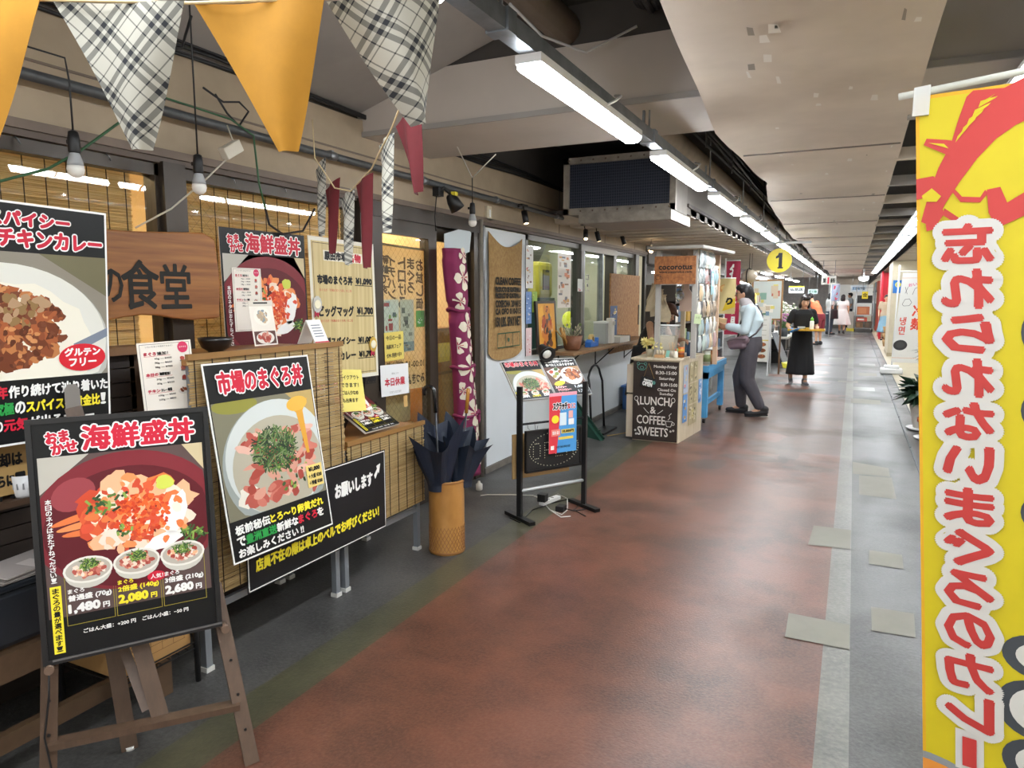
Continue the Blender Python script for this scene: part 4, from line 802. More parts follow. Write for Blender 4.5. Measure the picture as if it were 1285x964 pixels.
def onc(yo, z, l):
    w = cw(z); sgn = max(-.97, min(.97, yo/w)); a = math.asin(sgn); c = math.cos(a)*.07*(1+.1*math.sin(5*a+z*3))
    return (WX+.1+c+.004+.002*l, cur_c(z)+w*sgn*(1+.05*math.sin(6*a-z*4)), z)
def flower(yo, z, r):
    r *= 1.2
    for q in range(4):
        a0 = q*PI/2+.1; 
        for lay, m, r0, r1, wd in ((0, FLW, 0, r, .62), (1, FLC, r*.1, r*.42, .09)):
            rows = []
            for i in range(7):
                f = i/6; rr = r0+(r1-r0)*f; hw = rr*wd*(math.sin(PI*min(1, f*.86+.14))**.5)*1.05 if lay == 0 else r*.04
                rows.append([(yo+rr*math.cos(a0)-h*hw*math.sin(a0), z+rr*math.sin(a0)+h*hw*math.cos(a0)) for h in (-1, -.5, 0, .5, 1)])
            b.use(m)
            vs = [onc(y, zz, lay*2+1) for r_ in rows for (y, zz) in r_]; b.add(vs, [(i*5+k, i*5+k+1, (i+1)*5+k+1, (i+1)*5+k) for i in range(6) for k in range(4)], True)
for yo, z, r in ((.0, 1.66, .085), (.02, 1.3, .085), (-.06, 1.48, .06), (.0, .97, .095), (.08, 1.12, .06), (.0, .62, .095), (-.09, .8, .06), (.09, .78, .06), (-.06, .42, .07), (.05, .28, .085), (-.09, 1.15, .055), (.07, .48, .06), (.02, 1.82, .05)): flower(yo, z, r)
obj('flower_pattern', b, t)
b = B().use(PUR)
for z in (1.42, .98, .6): b.tube([(WX+.1+.075*math.cos(a*PI/8), cur_c(z)+(cw(z)+.012)*math.sin(a*PI/8), z+.01*math.sin(a)) for a in range(-8, 9)], .012, 8); b.ell((WX+.13, cur_c(z)+cw(z)+.005, z), (.03, .03, .025)); b.ell((WX+.13, cur_c(z)+cw(z)+.02, z-.05), (.02, .022, .05))
obj('ties', b, t); b = B().use(mat('#c2ccd0', .6)); b.prism([(WX+.035, 4.55, 1.78), (WX+.035, 4.93, 1.87), (WX+.035, 4.96, 2.02), (WX+.035, 4.88, 2.06), (WX+.035, 4.55, 1.98)], (.004, 0, 0)); tag(obj('paper_sheet', b), 'pale grey sheet behind the glass above the purple curtain', 'paper')
# ---- umbrella stand and umbrellas
ux, uy = -2.13, 3.5; TAN = mat('#b98748', .4, h2='#a06f35', nscale=6, stretch=(1, 1, .5), coat=.2)
t = thing('umbrella_stand', 'round tan woven bamboo umbrella stand on the dark floor', 'stand', (ux, uy, 0))
obj('cylinder', B().use(TAN).lathe([(.106, 0), (.108, .01), (.103, .03), (.106, .2), (.105, .425), (.108, .44), (.1, .445), (.097, .42), (.097, .02), (.001, .015)], (ux, uy, 0), 36), t); b = B().use(mat('#8f6030', .5))
for z in (.012, .435): b.lathe([(.1075, z-.006), (.11, z), (.1075, z+.006)], (ux, uy, 0), 36, cap=False)
for k in range(30): a = 2*PI*k/30; b.tube([(ux+.1065*math.cos(a+.25*i), uy+.1065*math.sin(a+.25*i), .02+.05*i) for i in range(4)], .0016, 4, False); b.tube([(ux+.1065*math.cos(a-.25*i), uy+.1065*math.sin(a-.25*i), .02+.05*i) for i in range(4)], .0016, 4, False)
obj('weave_pattern', b, t)
def umbrella(cx, cy, rmax, ztop, m, lab, hm, tilt, seed, hook=True):
    rg = random.Random(seed); t = thing('umbrella', lab, 'umbrella', (cx, cy, .05)); ax_ = V((tilt[0], tilt[1], 1)).normalized(); q = V((0, 0, 1)).rotation_difference(ax_); b = B().use(m); ribs = 7; n = ribs*8; rows = 12; pr = []
    tips = [(rg.uniform(.55, 1.0)*rmax if k % 2 else rg.uniform(.8, 1.05)*rmax, rg.uniform(-.16, .04)) for k in range(ribs)]
    def hem(k):
        u_ = k/8; i0 = int(u_) % ribs; i1 = (i0+1) % ribs; f_ = u_-int(u_); s_ = abs(f_-.5)*2
        r0, z0 = tips[i0]; r1, z1 = tips[i1]; return (r0+(r1-r0)*f_)*(.62+.38*s_**1.2), (z0+(z1-z0)*f_)-.05*(1-s_**1.3)
    for j in range(rows+1):
        f = j/rows; z = .34+(ztop-.34)*f
        for k in range(n):
            a = 2*PI*k/n; hr, hz = hem(k); g_ = max(0, (f-.1)/.9)**.9; pr.append(V((cx, cy, .05))+q @ V(((.07+(hr-.07)*g_)*math.cos(a), (.07+(hr-.07)*g_)*math.sin(a), z+hz*f*f)))
    b.add(pr, [(j*n+k, j*n+(k+1)%n, (j+1)*n+(k+1)%n, (j+1)*n+k) for j in range(rows) for k in range(n)], False); obj('canopy', b, t)
    B0 = V((cx, cy, .05)); zt = ztop+.02
    obj('shaft', B().use(mat('#3a3c40', .35, .6)).tube([B0+q @ V((0, 0, 0)), B0+q @ V((0, 0, zt))], .006, 8), t)
    pts = [B0+q @ V((0, 0, zt)), B0+q @ V((0, 0, zt+.12))]
    if hook: pts += [B0+q @ V((-.035+.035*math.cos(a), 0, zt+.12+.035*math.sin(a)).copy() if False else V((-.035+.035*math.cos(a), 0, zt+.12+.035*math.sin(a)))) for a in [PI*i/8 for i in range(1, 9)]]+[B0+q @ V((-.07, 0, zt+.1))]
    else: pts += [B0+q @ V((0, 0, zt+.15))]
    obj('handle', B().use(hm).tube(pts, .0115, 10), t)
umbrella(ux-.01, uy-.03, .24, .78, mat('#182236', .55, noise=.15, nscale=15), 'navy umbrella with black hooked handle standing in the bamboo stand', mat('#17181a', .25, coat=.4), (-.02, -.05), 1)
umbrella(ux+.03, uy+.05, .23, .76, mat('#1b2637', .55, noise=.15, nscale=15), 'dark blue umbrella with amber handle, right one in the bamboo stand', mat('#a5712e', .25, coat=.4), (.06, .08), 4, False)
# ---- coffee sack on the white panel
a, c = ax(612, 290, WX+.02), ax(655, 447, WX+.02); y0, y1, zt, zb = a.y, c.y-.02, a.z, c.z
t = thing('coffee_sack', 'brown jute coffee sack with black stencil letters on the white panel', 'sack', (WX+.02, (y0+y1)/2, zb)); JUT = mat('#a68656', .85, h2='#927246', nscale=40, bump=.15)
def sk(i, j):
    y = y0+(y1-y0)*i; top = zt-.1*(1-(2*i-1)**2)-.02*i; bot = zb+.07*(abs(2*i-1)**4); return (WX+.012+.02*math.sin(PI*j)*math.sin(PI*i)+.006*math.sin(i*9+j*4)+.012, y, top+(bot-top)*j)
b = B().use(JUT); b.surf(sk, 20, 40, True, th=.004); obj('cloth', b, t); s = Sheet((WX+.052, y0, zt), (0, 1, 0), (0, 0, -1), y1-y0, zt-zb); s.n = V((1, 0, 0)); ST = mat('#2a2418', .9); a = s.a
for y, h, tx in ((.46, .075, 'CLEAN COFFEE'), (.56, .05, 'PRODUCTO DE GUATEMALA'), (.625, .05, 'PRODUCT OF GUATEMALA'), (.7, .07, 'COSECHA 2014/15'), (.785, .06, 'CA OFO 010-015'), (.875, .1, '150 LBS. SPAY NET')): s.text(tx, .12, y*a/1.18 if False else y*1.25, .76, h*1.2, ST, 2, .008)
G2 = mat('#3e5a42', .9); s.frame(.17, 1.3, .86, 1.5, .014, G2, 2, s.let); s.rect(.4, 1.3, .414, 1.5, G2, 2, s.let); s.rect(.62, 1.3, .634, 1.5, G2, 2, s.let); s.ell(.5, 1.4, .03, .03, G2, 2, b=s.let)
s.done(t, let='stencil_lettering')
# ---- easel with the framed seafood poster
SCL = .806; E0 = lambda p: _C+(V(p)-_C)*SCL
P4 = [E0(p) for p in ((-2.69, 1.486, 1.073), (-2.36, 2.01, 1.072), (-2.285, 1.961, .166), (-2.615, 1.437, .166))]
u = (P4[1]-P4[0]+P4[2]-P4[3]).normalized(); v = (P4[3]-P4[0]).normalized(); W, H = (P4[1]-P4[0]).length, (P4[3]-P4[0]).length
s = Sheet(P4[0], u, v, W, H); nrm = s.n
t = thing('framed_poster', 'black-framed seafood rice bowl poster with three prices, standing on the wooden easel', 'poster', s.p(.5, s.a)); fr = B().use(mat('#1d1e20', .35))
e = .03
for x0, y0, x1, y1 in ((0, 0, 1, e), (0, s.a-e, 1, s.a), (0, e, e, s.a-e), (1-e, e, 1, s.a-e)): pts = [s.p(x0, y0), s.p(x0, y1), s.p(x1, y1), s.p(x1, y0)]; fr.prism([p-nrm*.012 for p in pts], nrm*.018)
obj('frame', fr, t); obj('backing', B().use(mat('#3a3430', .7)).prism([p-nrm*.012 for p in (s.p(e, e), s.p(e, s.a-e), s.p(1-e, s.a-e), s.p(1-e, e))], nrm*.01), t); obj('silver_edge', B().use(STEEL).prism([p+nrm*.006 for p in (s.p(.05, s.a-e*1.0), s.p(.05, s.a-e*.6), s.p(1, s.a-e*.6), s.p(1, s.a-e*1.0))], nrm*.002), t)
s2 = Sheet(s.p(e, e), u, v, W*(1-2*e), H-2*e*W); seafood(s2, True, 3); s2.done(t)

t = thing('easel', 'brown wooden easel with round pegs holding the framed seafood poster', 'easel', (-2.0, 1.4, 0)); EW = mat('#594536', .5, noise=.25, nscale=12, stretch=(3, 3, .5))
RF, LF, BF = az(318, 962), az(60, 1012), az(163, 940); back = -nrm
pegR, pegL = s.p(1.015, s.a+.02)-nrm*.03, s.p(.03, s.a+.02)-nrm*.03; RF, LF = RF+back*.02, LF+back*.02
dR, dL = pegR-RF, pegL-LF; topR, topL = RF+dR*2.35, LF+dL*2.35; mid = at(92, 512, ((P4[0]+P4[1])/2-_C).dot(_fw)+.13)
for f_, d_ in ((RF, dR), (LF, dL)): obj('front_leg', B().use(EW).beam(f_, f_+d_*1.3-nrm*.012, .045, .022, nrm), t)
obj('back_leg', B().use(EW).beam(BF, mid-nrm*.09+V((0, 0, -.0)), .05, .024, nrm).use(WHITE).cyl(BF+V((0, 0, -.0)), BF+V((0, 0, .012)), .016), t)
k = .42; obj('crossbar', B().use(EW).beam(LF+dL*k, RF+dR*k, .045, .02, (0, 0, 1)), t); obj('crossbar', B().use(EW).beam(LF+dL*1.05-nrm*.03, RF+dR*1.05-nrm*.03, .045, .02, (0, 0, 1)), t)
obj('centre_post', B().use(EW).beam((LF+dL*k+RF+dR*k)/2-nrm*.02+V((.02, .03, 0)), mid-nrm*.02, .05, .02, nrm), t); obj('brace', B().use(EW).beam((LF+dL*.5+RF+dR*.5)/2-nrm*.02, BF+(mid-BF)*.45, .03, .015, nrm), t)
for pp in (pegR, pegL): obj('peg', B().use(mat('#6a5648', .4)).cyl(pp, pp+nrm*.05, .013, n=14), t)
obj('head_board', B().use(mat('#77726c', .5)).prism([mid+u*x+v*y-nrm*.03 for x, y in ((-.022, .1), (.022, .1), (.022, -.06), (.012, -.078), (-.012, -.078), (-.022, -.06))], -nrm*.015), t, 'grey rounded top')
b = B().use(BLACK); 
for f_, d_ in ((RF, dR), (LF, dL)):
    for q in (.25, .5, .75): c_ = f_+d_*q+nrm*.012; b.cyl(c_-nrm*.004, c_+nrm*.001, .0045, n=8)
obj('peg_holes', b, t)
tag(obj('cord', B().use(BLACK).tube([s.p(.03, s.a), LF+dL*.8+nrm*.03+u*.0, LF+dL*.5+nrm*.02-u*.01, LF+dL*.25+nrm*.03+u*.01, LF+nrm*.04+V((0, 0, .01)), LF+nrm*.08-u*.06+V((0, 0, .006))], .003, 6)), 'thin black cord hanging down the left leg of the easel', 'cord')
# ---- wooden table, box on wire rack, papers at far left
t = thing('wooden_bench', 'brown slatted wooden bench frame behind the easel', 'bench', (-2.6, 1.2, 0)); EW2 = mat('#5d4733', .5, noise=.3, nscale=10)
yb0, yb1 = .2, 1.72
for x in (-2.32, -2.85):
    for y in (yb0, yb1-.06): obj('leg', B().use(EW2).bp((x-.03, y, 0), (x+.03, y+.06, .4)), t)
obj('front_apron', B().use(EW2).bp((-2.34, yb0, .33), (-2.3, yb1, .42)), t); obj('lower_rail', B().use(EW2).bp((-2.34, yb0, .1), (-2.31, yb1, .16)), t); b = B().use(EW2)
for k in range(6): b.bp((-2.86+k*.09, yb0, .4), (-2.79+k*.09, yb1, .425))
obj('seat_slats', b, t)
t = thing('storage_tub', 'black plastic storage tub on the wooden bench at the left edge', 'tub', (-2.55, 1.0, .425)); obj('tub', B().use(mat('#22262c', .35)).prism([(-2.75, .5, .425), (-2.32, .5, .425), (-2.29, .5, .62), (-2.78, .5, .62)], (0, .9, 0)), t, bevel=.02); obj('rim', B().use(mat('#1c2026', .3)).bp((-2.79, .48, .62), (-2.28, 1.42, .645)), t, bevel=.008)
rg = random.Random(5)
for k in range(4): R = Matrix.Rotation(rg.uniform(-.2, .2), 3, 'Z'); tag(obj('brochure', B().use(P(('#8a8480', '#a39c98', '#77706c', '#b0a8a4')[k])).box((-2.36, 1.26, .65+k*.006), (.16, .22, .004), R).use(P('#d8d0cc')).box((-2.36+.01*k, 1.28, .6525+k*.006), (.09, .05, .0006), R)), ('lowest', 'second from the bottom', 'third from the bottom', 'topmost')[k]+' glossy brochure in the pile on the black tub', 'brochure', 'brochures on the black tub')
s = Sheet(ax(-60, 572, -2.45), V((0, 1, -.01)), V((0, 0, -1)), ax(36, 572, -2.45).y-ax(-60, 572, -2.45).y, .16); t = thing('return_sign', 'brown card sign with black handwriting behind the easel', 'sign', s.p(.5, s.a)); obj('card', s.base(B(), P('#a98a58'), .004), t)
s.text('食器返却は', .1, .1, .8, .2, INK, 2, .01); s.text('こちらに⬅', .3, .42, .62, .2, INK, 2, .01); s.text('お願いします', .1, .74, .85, .18, INK, 2, .01); s.done(t)
b = B().use(DARKW)
for k in range(12): b.bp((-2.56, .3, .645+k*.055), (-2.5, 1.8, .695+k*.055))
b.use(mat('#7a5838', .5, noise=.2)).bp((-2.58, .3, 1.3), (-2.46, 1.84, 1.33)).use(mat('#4a3626', .5)).bp((-2.57, .3, 0), (-2.5, .36, 1.3)).bp((-2.57, 1.78, 0), (-2.5, 1.84, 1.3)); tag(obj('plank_screen', b), 'dark brown plank screen behind the easel under the curry poster', 'screen')
b = B().use(mat('#4a3628', .5)).bp((-2.5, .9, .84), (-2.42, 1.36, .86)); tag(obj('shelf_ledge', b), 'small brown ledge on the plank screen', 'shelf')
q = ax(32, 612, -2.44); t = thing('cup_basket', 'small white slotted cup standing on the ledge beside the easel', 'cup', (-2.45, q.y, .86)); obj('cup', B().use(mat('#d6d8da', .4)).lathe([(.025, 0), (.03, .01), (.036, .075), (.033, .075), (.027, .012), (.001, .01)], (-2.45, q.y, .86), 18), t); b = B().use(mat('#8d9094', .5))
for k in range(12): a_ = 2*PI*k/12; b.bp((-2.45+.0325*math.cos(a_)-.002, q.y+.0325*math.sin(a_)-.002, .89), (-2.45+.0325*math.cos(a_)+.002, q.y+.0325*math.sin(a_)+.002, .91))
obj('slots', b, t)
q = az(270, 835); t = thing('wire_rack', 'low black wire rack holding the cardboard box behind the easel', 'rack', (-2.35, 1.85, 0)); b = B().use(BLACKM); rx0, rx1, ry0, ry1 = -2.62, -2.27, 1.5, 1.82
for x in (rx0, rx1):
    for y in (ry0, ry1): obj('post', B().use(BLACKM).cyl((x, y, 0), (x, y, .46), .011, n=10), t)
for k in range(9): b.bp((rx0, ry0+(ry1-ry0)*k/8-.0015, .148), (rx1, ry0+(ry1-ry0)*k/8+.0015, .151))
for x in (rx0, rx1): b.bp((x-.002, ry0, .14), (x+.002, ry1, .145)).bp((x-.002, ry0, .165), (x+.002, ry1, .17)).bp((x-.002, ry0, .45), (x+.002, ry1, .455))
obj('wire_shelf', b, t)
t = thing('cardboard_box', 'printed cardboard box with a white shipping label on the wire rack', 'box', (-2.44, 1.66, .152)); CB = mat('#b38a55', .7, noise=.1, nscale=6); obj('carton', B().use(CB).bp((-2.6, 1.515, .152), (-2.285, 1.805, .4)), t); obj('tape', B().use(mat('#c7a674', .35)).bp((-2.61, 1.63, .4), (-2.284, 1.68, .4015)), t)
s = Sheet((-2.2845, 1.515, .4), (0, 1, 0), (0, 0, -1), .29, .248); IN2 = P('#5b4228')
for i in range(5): s.rect(.08, .3+.1*i, .92, .305+.1*i, IN2, 1)
for i in range(6): s.rect(.08+.165*i, .3, .085+.165*i, .7, IN2, 1)
for i in range(4): s.text('800 R', .1, .32+.1*i, .13, .05, IN2, 1)
s.rect(.5, .05, .95, .33, P('#e0dfdc'), 2)
for i in range(4): s.rect(.53, .09+.06*i, .85-.06*i, .105+.06*i, P('#66625e'), 3)
s.done(t, 'printed_grid')
# ================================================================== LED SIGN STAND
u = V((.53, .848, 0)).normalized(); nr = V((.848, -.53, 0)).normalized(); L0, R0 = az(652, 652), az(741, 640); L0 = L0; R0 = L0+u*(R0-L0).length
t = thing('sign_stand', 'black metal menu stand with splayed feet on the red floor edge', 'stand', ((L0+R0)/2)); FRM = mat('#17181a', .4, .3)
ztop = .92
for q in (L0, R0):
    obj('post', B().use(FRM).bp(V((q.x-.016, q.y-.016, .015)), V((q.x+.016, q.y+.016, ztop))), t); obj('foot', B().use(FRM).beam(q+nr*.16+V((0, 0, .012)), q-nr*.16+V((0, 0, .012)), .045, .024), t)
obj('cross_rod', B().use(FRM).tube([L0-u*.02+V((0, 0, .66)), R0+u*.02+V((0, 0, .66))], .008, 8), t); obj('lower_bar', B().use(mat('#c9ced0', .35, .4)).tube([L0+V((0, 0, .2)), R0+V((0, 0, .2))], .012, 10), t, 'white lower bar')
obj('hooks', B().use(STEEL).tube([L0+u*.06+V((0, 0, .67)), L0+u*.06+nr*.012+V((0, 0, .63)), L0+u*.075+nr*.012+V((0, 0, .62))], .002, 5).tube([L0+u*.12+V((0, 0, .67)), L0+u*.12+nr*.012+V((0, 0, .62)), L0+u*.135+nr*.012+V((0, 0, .61)), L0+u*.14+nr*.01+V((0, 0, .64))], .002, 5), t)
dn = V((.848*.68, -.53*.68, -.73)).normalized(); BLc = at(650, 503, (L0-_C).dot(_fw)-.07); gap = .325
for i, lab in enumerate(('tilted tuna bowl menu panel, left one on the black menu stand', 'tilted curry menu panel, right one on the black menu stand')):
    s = Sheet(BLc-dn*.335+u*(gap*i), u, dn, .315, .335)
    t = thing('menu_display', lab, 'menu', s.p(.5, s.a, -30)); obj('board', s.base(B(), P('#d8d8d6'), .016), t); obj('rim', B().use(P('#e6e6e4')).prism([s.p(0, 0), s.p(0, .012), s.p(1, .012), s.p(1, 0)], s.n*.001), t)
    if i == 0: magurodon(s, True, 21)
    else:
        rg = random.Random(31); a = s.a; s.rect(.012, .012, .988, a-.012, INK, 1); s.rect(.012, .24, .988, .74, P('#5c3f33'), 2); s.quad([(.7, .24), (.988, .4), (.988, .24)], P('#a07a54'), 2.2); s.quad([(.05, .35), (.2, .6), (.52, .4), (.36, .24)], P('#dcdad4'), 2.5)
        for x, y, h in ((.17, .37, '#b04a30'), (.33, .3, '#3f5a34'), (.3, .43, '#7a8a3c'), (.21, .5, '#a08a4a'), (.42, .37, '#8a5a34')): s.ell(x, y, .065, .045, P(h), 3, -.4)
        s.ell(.68, .51, .29, .25, P('#e6e2d8'), 3.2, n=30, clip=(.01, .24, .985, .78)); blobs(s, .72, .47, .2, .15, 60, .03, .06, MEAT+SALM[:1], rg, 4, (.01, .24, .985, .76)); s.ell(.36, .63, .07, .055, P('#f0eee8'), 4.5); s.ell(.25, .7, .16, .06, YEL, 4.6, -.2)
        s.text('本当に美味しいカレー', .1, .05, .8, .07, WH, 8, .004); s.text('食べたことありますか？', .1, .145, .8, .07, WH, 8, .004); s.text('スパイシー', .08, .78, .3, .06, WH, 8, .003, RED, .008); s.text('チキンカレー', .12, .86, .36, .05, RED, 8, .004, WH, .008); s.text('1,000', .62, .79, .3, .07, P('#cfd6dc'), 8, .006); s.text('1,700', .66, .92, .27, .07, P('#cfd6dc'), 8, .006); s.text('白飯カレー', .1, .95, .4, .06, RED, 8, .003, WH, .006)
    s.done(t)
LED = B()
c0 = L0+u*.03-nr*.0+V((0, 0, .615))+nr*.03
s = Sheet(c0, u, (0, 0, -1), .47, .29); t = thing('led_sign', 'black dotted LED sign board reading OPEN hung in the menu stand', 'sign', s.p(.5, s.a)); obj('panel', B().use(mat('#1a1b1d', .5)).prism([p-s.n*.018 for p in (s.p(0, 0), s.p(0, s.a), s.p(1, s.a), s.p(1, 0))], s.n*.018), t); fr = B().use(BLACK)
for x0, y0, x1, y1 in ((0, 0, 1, .035), (0, s.a-.035, 1, s.a), (0, 0, .025, s.a), (.975, 0, 1, s.a)): fr.prism([s.p(x0, y0), s.p(x0, y1), s.p(x1, y1), s.p(x1, y0)], s.n*.008)
obj('frame', fr, t); d = B().use(mat('#cfcab0', .4))
def dot(x, y): d.ell(s.p(x, y, 3), (.0036, .0036, .0036), 6, 4)
FONT = {'O': ['01110', '10001', '10001', '10001', '10001', '10001', '01110'], 'P': ['11110', '10001', '10001', '11110', '10000', '10000', '10000'], 'E': ['11111', '10000', '10000', '11110', '10000', '10000', '11111'], 'N': ['10001', '11001', '10101', '10101', '10011', '10001', '10001']}
for i, ch in enumerate('OPEN'):
    for r, row_ in enumerate(FONT[ch]):
        for c_, v_ in enumerate(row_):
            if v_ == '1': dot(.13+i*.2+c_*.03, .2+r*.037)
for k in range(44): a_ = 2*PI*k/44; dot(.5+.44*math.cos(a_), .305+.25*math.sin(a_))
obj('led_dots', d, t)
k2 = Sheet(c0+u*-.06-nr*.07+V((0, 0, -.03)), u, (0, 0, -1), .48, .31); tag(obj('backing_board', k2.base(B(), mat('#a98b5e', .6), .012)), 'tan board with black edge hanging behind the LED sign', 'board')
s = Sheet(L0+u*.2+nr*.06+V((0, 0, .865)), u, (0, 0, -1), .235, .42); t = thing('scratch_poster', 'red and blue poster hanging from the menu stand over the LED sign', 'poster', s.p(.5, s.a)); obj('sheet', s.base(B(), P('#e8e8e6'), .001), t); a = s.a
s.rect(0, 0, 1, a, P('#4f9ad8'), 1); s.quad([(0, 0), (0, a), (.28, a), (.45, .0)][::1], P('#d8404a'), 2); s.rect(0, .0, 1, .1, P('#e8a0b0'), 2.2); s.text('スクラッチ', .14, .3, .5, .2, INK, 5, .012, WH, .03); s.text('宝くじ', .66, .34, .28, .15, RED, 5, .008, WH, .02); s.ell(.22, .78, .13, .12, YEL, 3); s.rect(.38, .6, .62, .98, P('#dcecf4'), 3); s.rect(.7, .56, .86, .78, P('#e8b0a8'), 3); s.rect(.7, .8, .9, .98, P('#f0f0f0'), 3)
s.rect(.08, 1.08, .4, 1.28, P('#e88a80'), 3); s.rect(.44, 1.1, .92, 1.22, P('#e8d060'), 3); s.rect(.34, 1.32, .88, 1.4, P('#e8d060'), 3); s.text('当たる！', .12, 1.13, .24, .1, WH, 5, .004); s.text('10,000円', .48, 1.12, .4, .08, INK, 5, .006); s.rect(.06, 1.56, .18, 1.68, WH, 3); s.text('開催期間', .26, 1.58, .5, .07, INK, 5); s.done(t)
# lamp clipped on the menu stand
p = at(684, 442, (L0-_C).dot(_fw)+.25); t = thing('work_lamp', 'black clamp work lamp above the left menu panel', 'lamp', p); R3 = V((.62, -.5, -.35)).normalized(); obj('reflector', B().use(BLACK).lathe([(.018, -.075), (.03, -.07), (.038, -.03), (.06, .03), (.062, .045), (.055, .045), (.03, .0)], p, 20, R3), t); obj('bulb_glass', B().use(mat('#dcdcd8', .3)).ell(p+R3*.033, (.034, .034, .014), R=V((0, 0, 1)).rotation_difference(R3).to_matrix()), t, 'pale lamp face'); obj('bracket', B().use(BLACK).tube([p-R3*.07, p-R3*.08+V((0, 0, -.06)), p+V((-.03, .06, -.17))], .011, 8).cyl(p-R3*.07+V((0, 0, -.02)), p-R3*.03+V((0, 0, .03)), .022, n=10), t)
# power strip and leads on the floor
p = az(690, 628, .02); d_ = (az(703, 622)-az(677, 632)).normalized(); t = thing('power_strip', 'white power strip lying on the floor under the menu stand', 'power strip', (p.x, p.y, 0)); q2 = V((-d_.y, d_.x, 0)); obj('body', B().use(WHITE).beam(p-d_*.11, p+d_*.11, .045, .03), t, bevel=.005); b = B().use(BLACK)
for k in (-.07, -.02, .03): b.beam(p+d_*k-q2*.012+V((0, 0, .0155)), p+d_*k+q2*.012+V((0, 0, .0155)), .008, .002)
obj('sockets', b, t); obj('plug', B().use(BLACK).bp(p-d_*.09+V((-.03, -.03, .015)), p-d_*.09+V((.03, .03, .07))), t)
def floor_wire(pix, m, lab, r=.004, name='cable'): tag(obj(name, B().use(m).tube([az(x, y, r) if z is None else az(x, y, z) for x, y, *zz in pix for z in [zz[0] if zz else None]], r, 6)), lab, 'cable')
floor_wire([(603, 622), (612, 621), (640, 621), (668, 622), (684, 627)], mat('#d8d6d0', .5), 'white cable on the floor from the white panel to the power strip'); floor_wire([(700, 620), (712, 626), (712, 640), (705, 646), (690, 640), (683, 632), (690, 640), (704, 649), (716, 648)], mat('#d8d8d4', .5), 'white cable looped on the floor beside the power strip')
floor_wire([(640, 650), (652, 656), (668, 640), (690, 632), (715, 626), (730, 632), (720, 640), (735, 648)], BLACK, 'black cable straggling on the floor under the menu stand'); floor_wire([(762, 547), (775, 545), (786, 543), (796, 541)], mat('#c9a86a', .5), 'tan cable on the floor leading to the kiosk')
t = thing('adapter', 'black plug adapter on the floor right of the power strip', 'plug', az(704, 641)); p = az(704, 641); obj('body', B().use(BLACK).box(p+V((0, 0, .02)), (.06, .08, .04)), t, bevel=.006); obj('lead', B().use(BLACK).tube([p+V((.03, 0, .02)), p+V((.09, .02, .006)), p+V((.15, .1, .005))], .004, 6), t)
p = az(604, 612, .03); tag(obj('wall_plug', B().use(mat('#d6d3cc', .5)).lathe([(.02, 0), (.026, .005), (.026, .05), (.012, .06), (.01, .075)], (p.x-.03, p.y+.02, 0), 14)), 'white plug standing on the floor beside the white panel', 'plug')
# ---- goods at the coffee shop window
PLANK = mat('#8b6a48', .6, h2='#6f5238', nscale=4, stretch=(1, .4, 6)); t = thing('counter_plank', 'weathered wooden counter plank along the coffee shop window', 'shelf', (-2.62, 8.1, .92)); obj('plank', B().use(PLANK).bp((-2.795, 6.5, .93), (-2.47, 9.66, .965)), t, bevel=.006)
for y in (6.9, 8.1, 9.3): obj('bracket', B().use(BLACK).bp((-2.8, y-.01, .68), (-2.79, y+.01, .93)).bp((-2.8, y-.01, .92), (-2.5, y+.01, .93)).beam((-2.79, y, .7), (-2.55, y, .922), .012, .012), t)
def on(px, X=-2.62): return ax(px, 440, X).y
CZ = .965
a, c = ax(677, 378, -2.72), ax(701, 450, -2.72); s = Sheet((-2.76, a.y, a.z), V((0, 1, 0)), V((.06, .0, -1)), c.y-a.y, a.z-CZ); t = thing('framed_picture', 'tall dark-framed orange picture leaning in the coffee shop window', 'picture', s.p(.5, s.a)); obj('frame', s.base(B(), mat('#2a2320', .4), .02), t); rg = random.Random(14); s.rect(.09, .05, .91, s.a-.05, P('#d79a3a'), 1)
blobs(s, .5, .35, .3, .25, 14, .08, .16, [P('#e0a840'), P('#c88830')], rg, 1.5, (.1, .06, .9, s.a)); s.rect(.2, .45, .8, s.a-.4, P('#d8b080'), 2); blobs(s, .5, s.a*.62, .22, .55, 60, .03, .08, [P('#3a2c28'), P('#a84a2c'), P('#6a4434'), P('#c87a3a'), P('#4a5a60')], rg, 3, (.1, .1, .9, s.a-.1), 1.3); s.done(t)
def hang(px0, py0, px1, py1, X, base, ms, lab, name, cat, n=22, seed=1):
    a, c = ax(px0, py0, X), ax(px1, py1, X); s = Sheet(a, (0, 1, 0), (0, 0, -1), c.y-a.y, a.z-c.z); t = thing(name, lab, cat, s.p(.5, s.a)); obj('paper', s.base(B(), P(base), .001), t); rg = random.Random(seed)
    for k in range(n): x, y = rg.uniform(.06, .7), rg.uniform(.05, s.a*.92); s.rect(x, y, min(.95, x+rg.uniform(.08, .3)), min(s.a*.98, y+rg.uniform(.03, .12)), P(rg.choice(ms)), 1+k*.1)
    s.done(t); return t
hang(700, 318, 716, 386, -2.78, '#ddd6cc', ['#d07a4a', '#c89858', '#8a6a50', '#b8a898', '#6a6a70'], 'long calendar poster hanging in the coffee shop window', 'calendar', 'calendar', 30, 3)
hang(660, 308, 669, 362, -2.78, '#dcdcd8', ['#c04a40', '#d8a050', '#7a5a50', '#d0d0cc'], 'narrow white leaflet high at the left edge of the coffee shop window', 'leaflet', 'leaflet', 16, 4); hang(660, 366, 667, 406, -2.78, '#6a88b8', ['#c8d4e0', '#3a5a90', '#d8c8b0'], 'blue leaflet at the left edge of the coffee shop window', 'leaflet', 'leaflet', 14, 5)
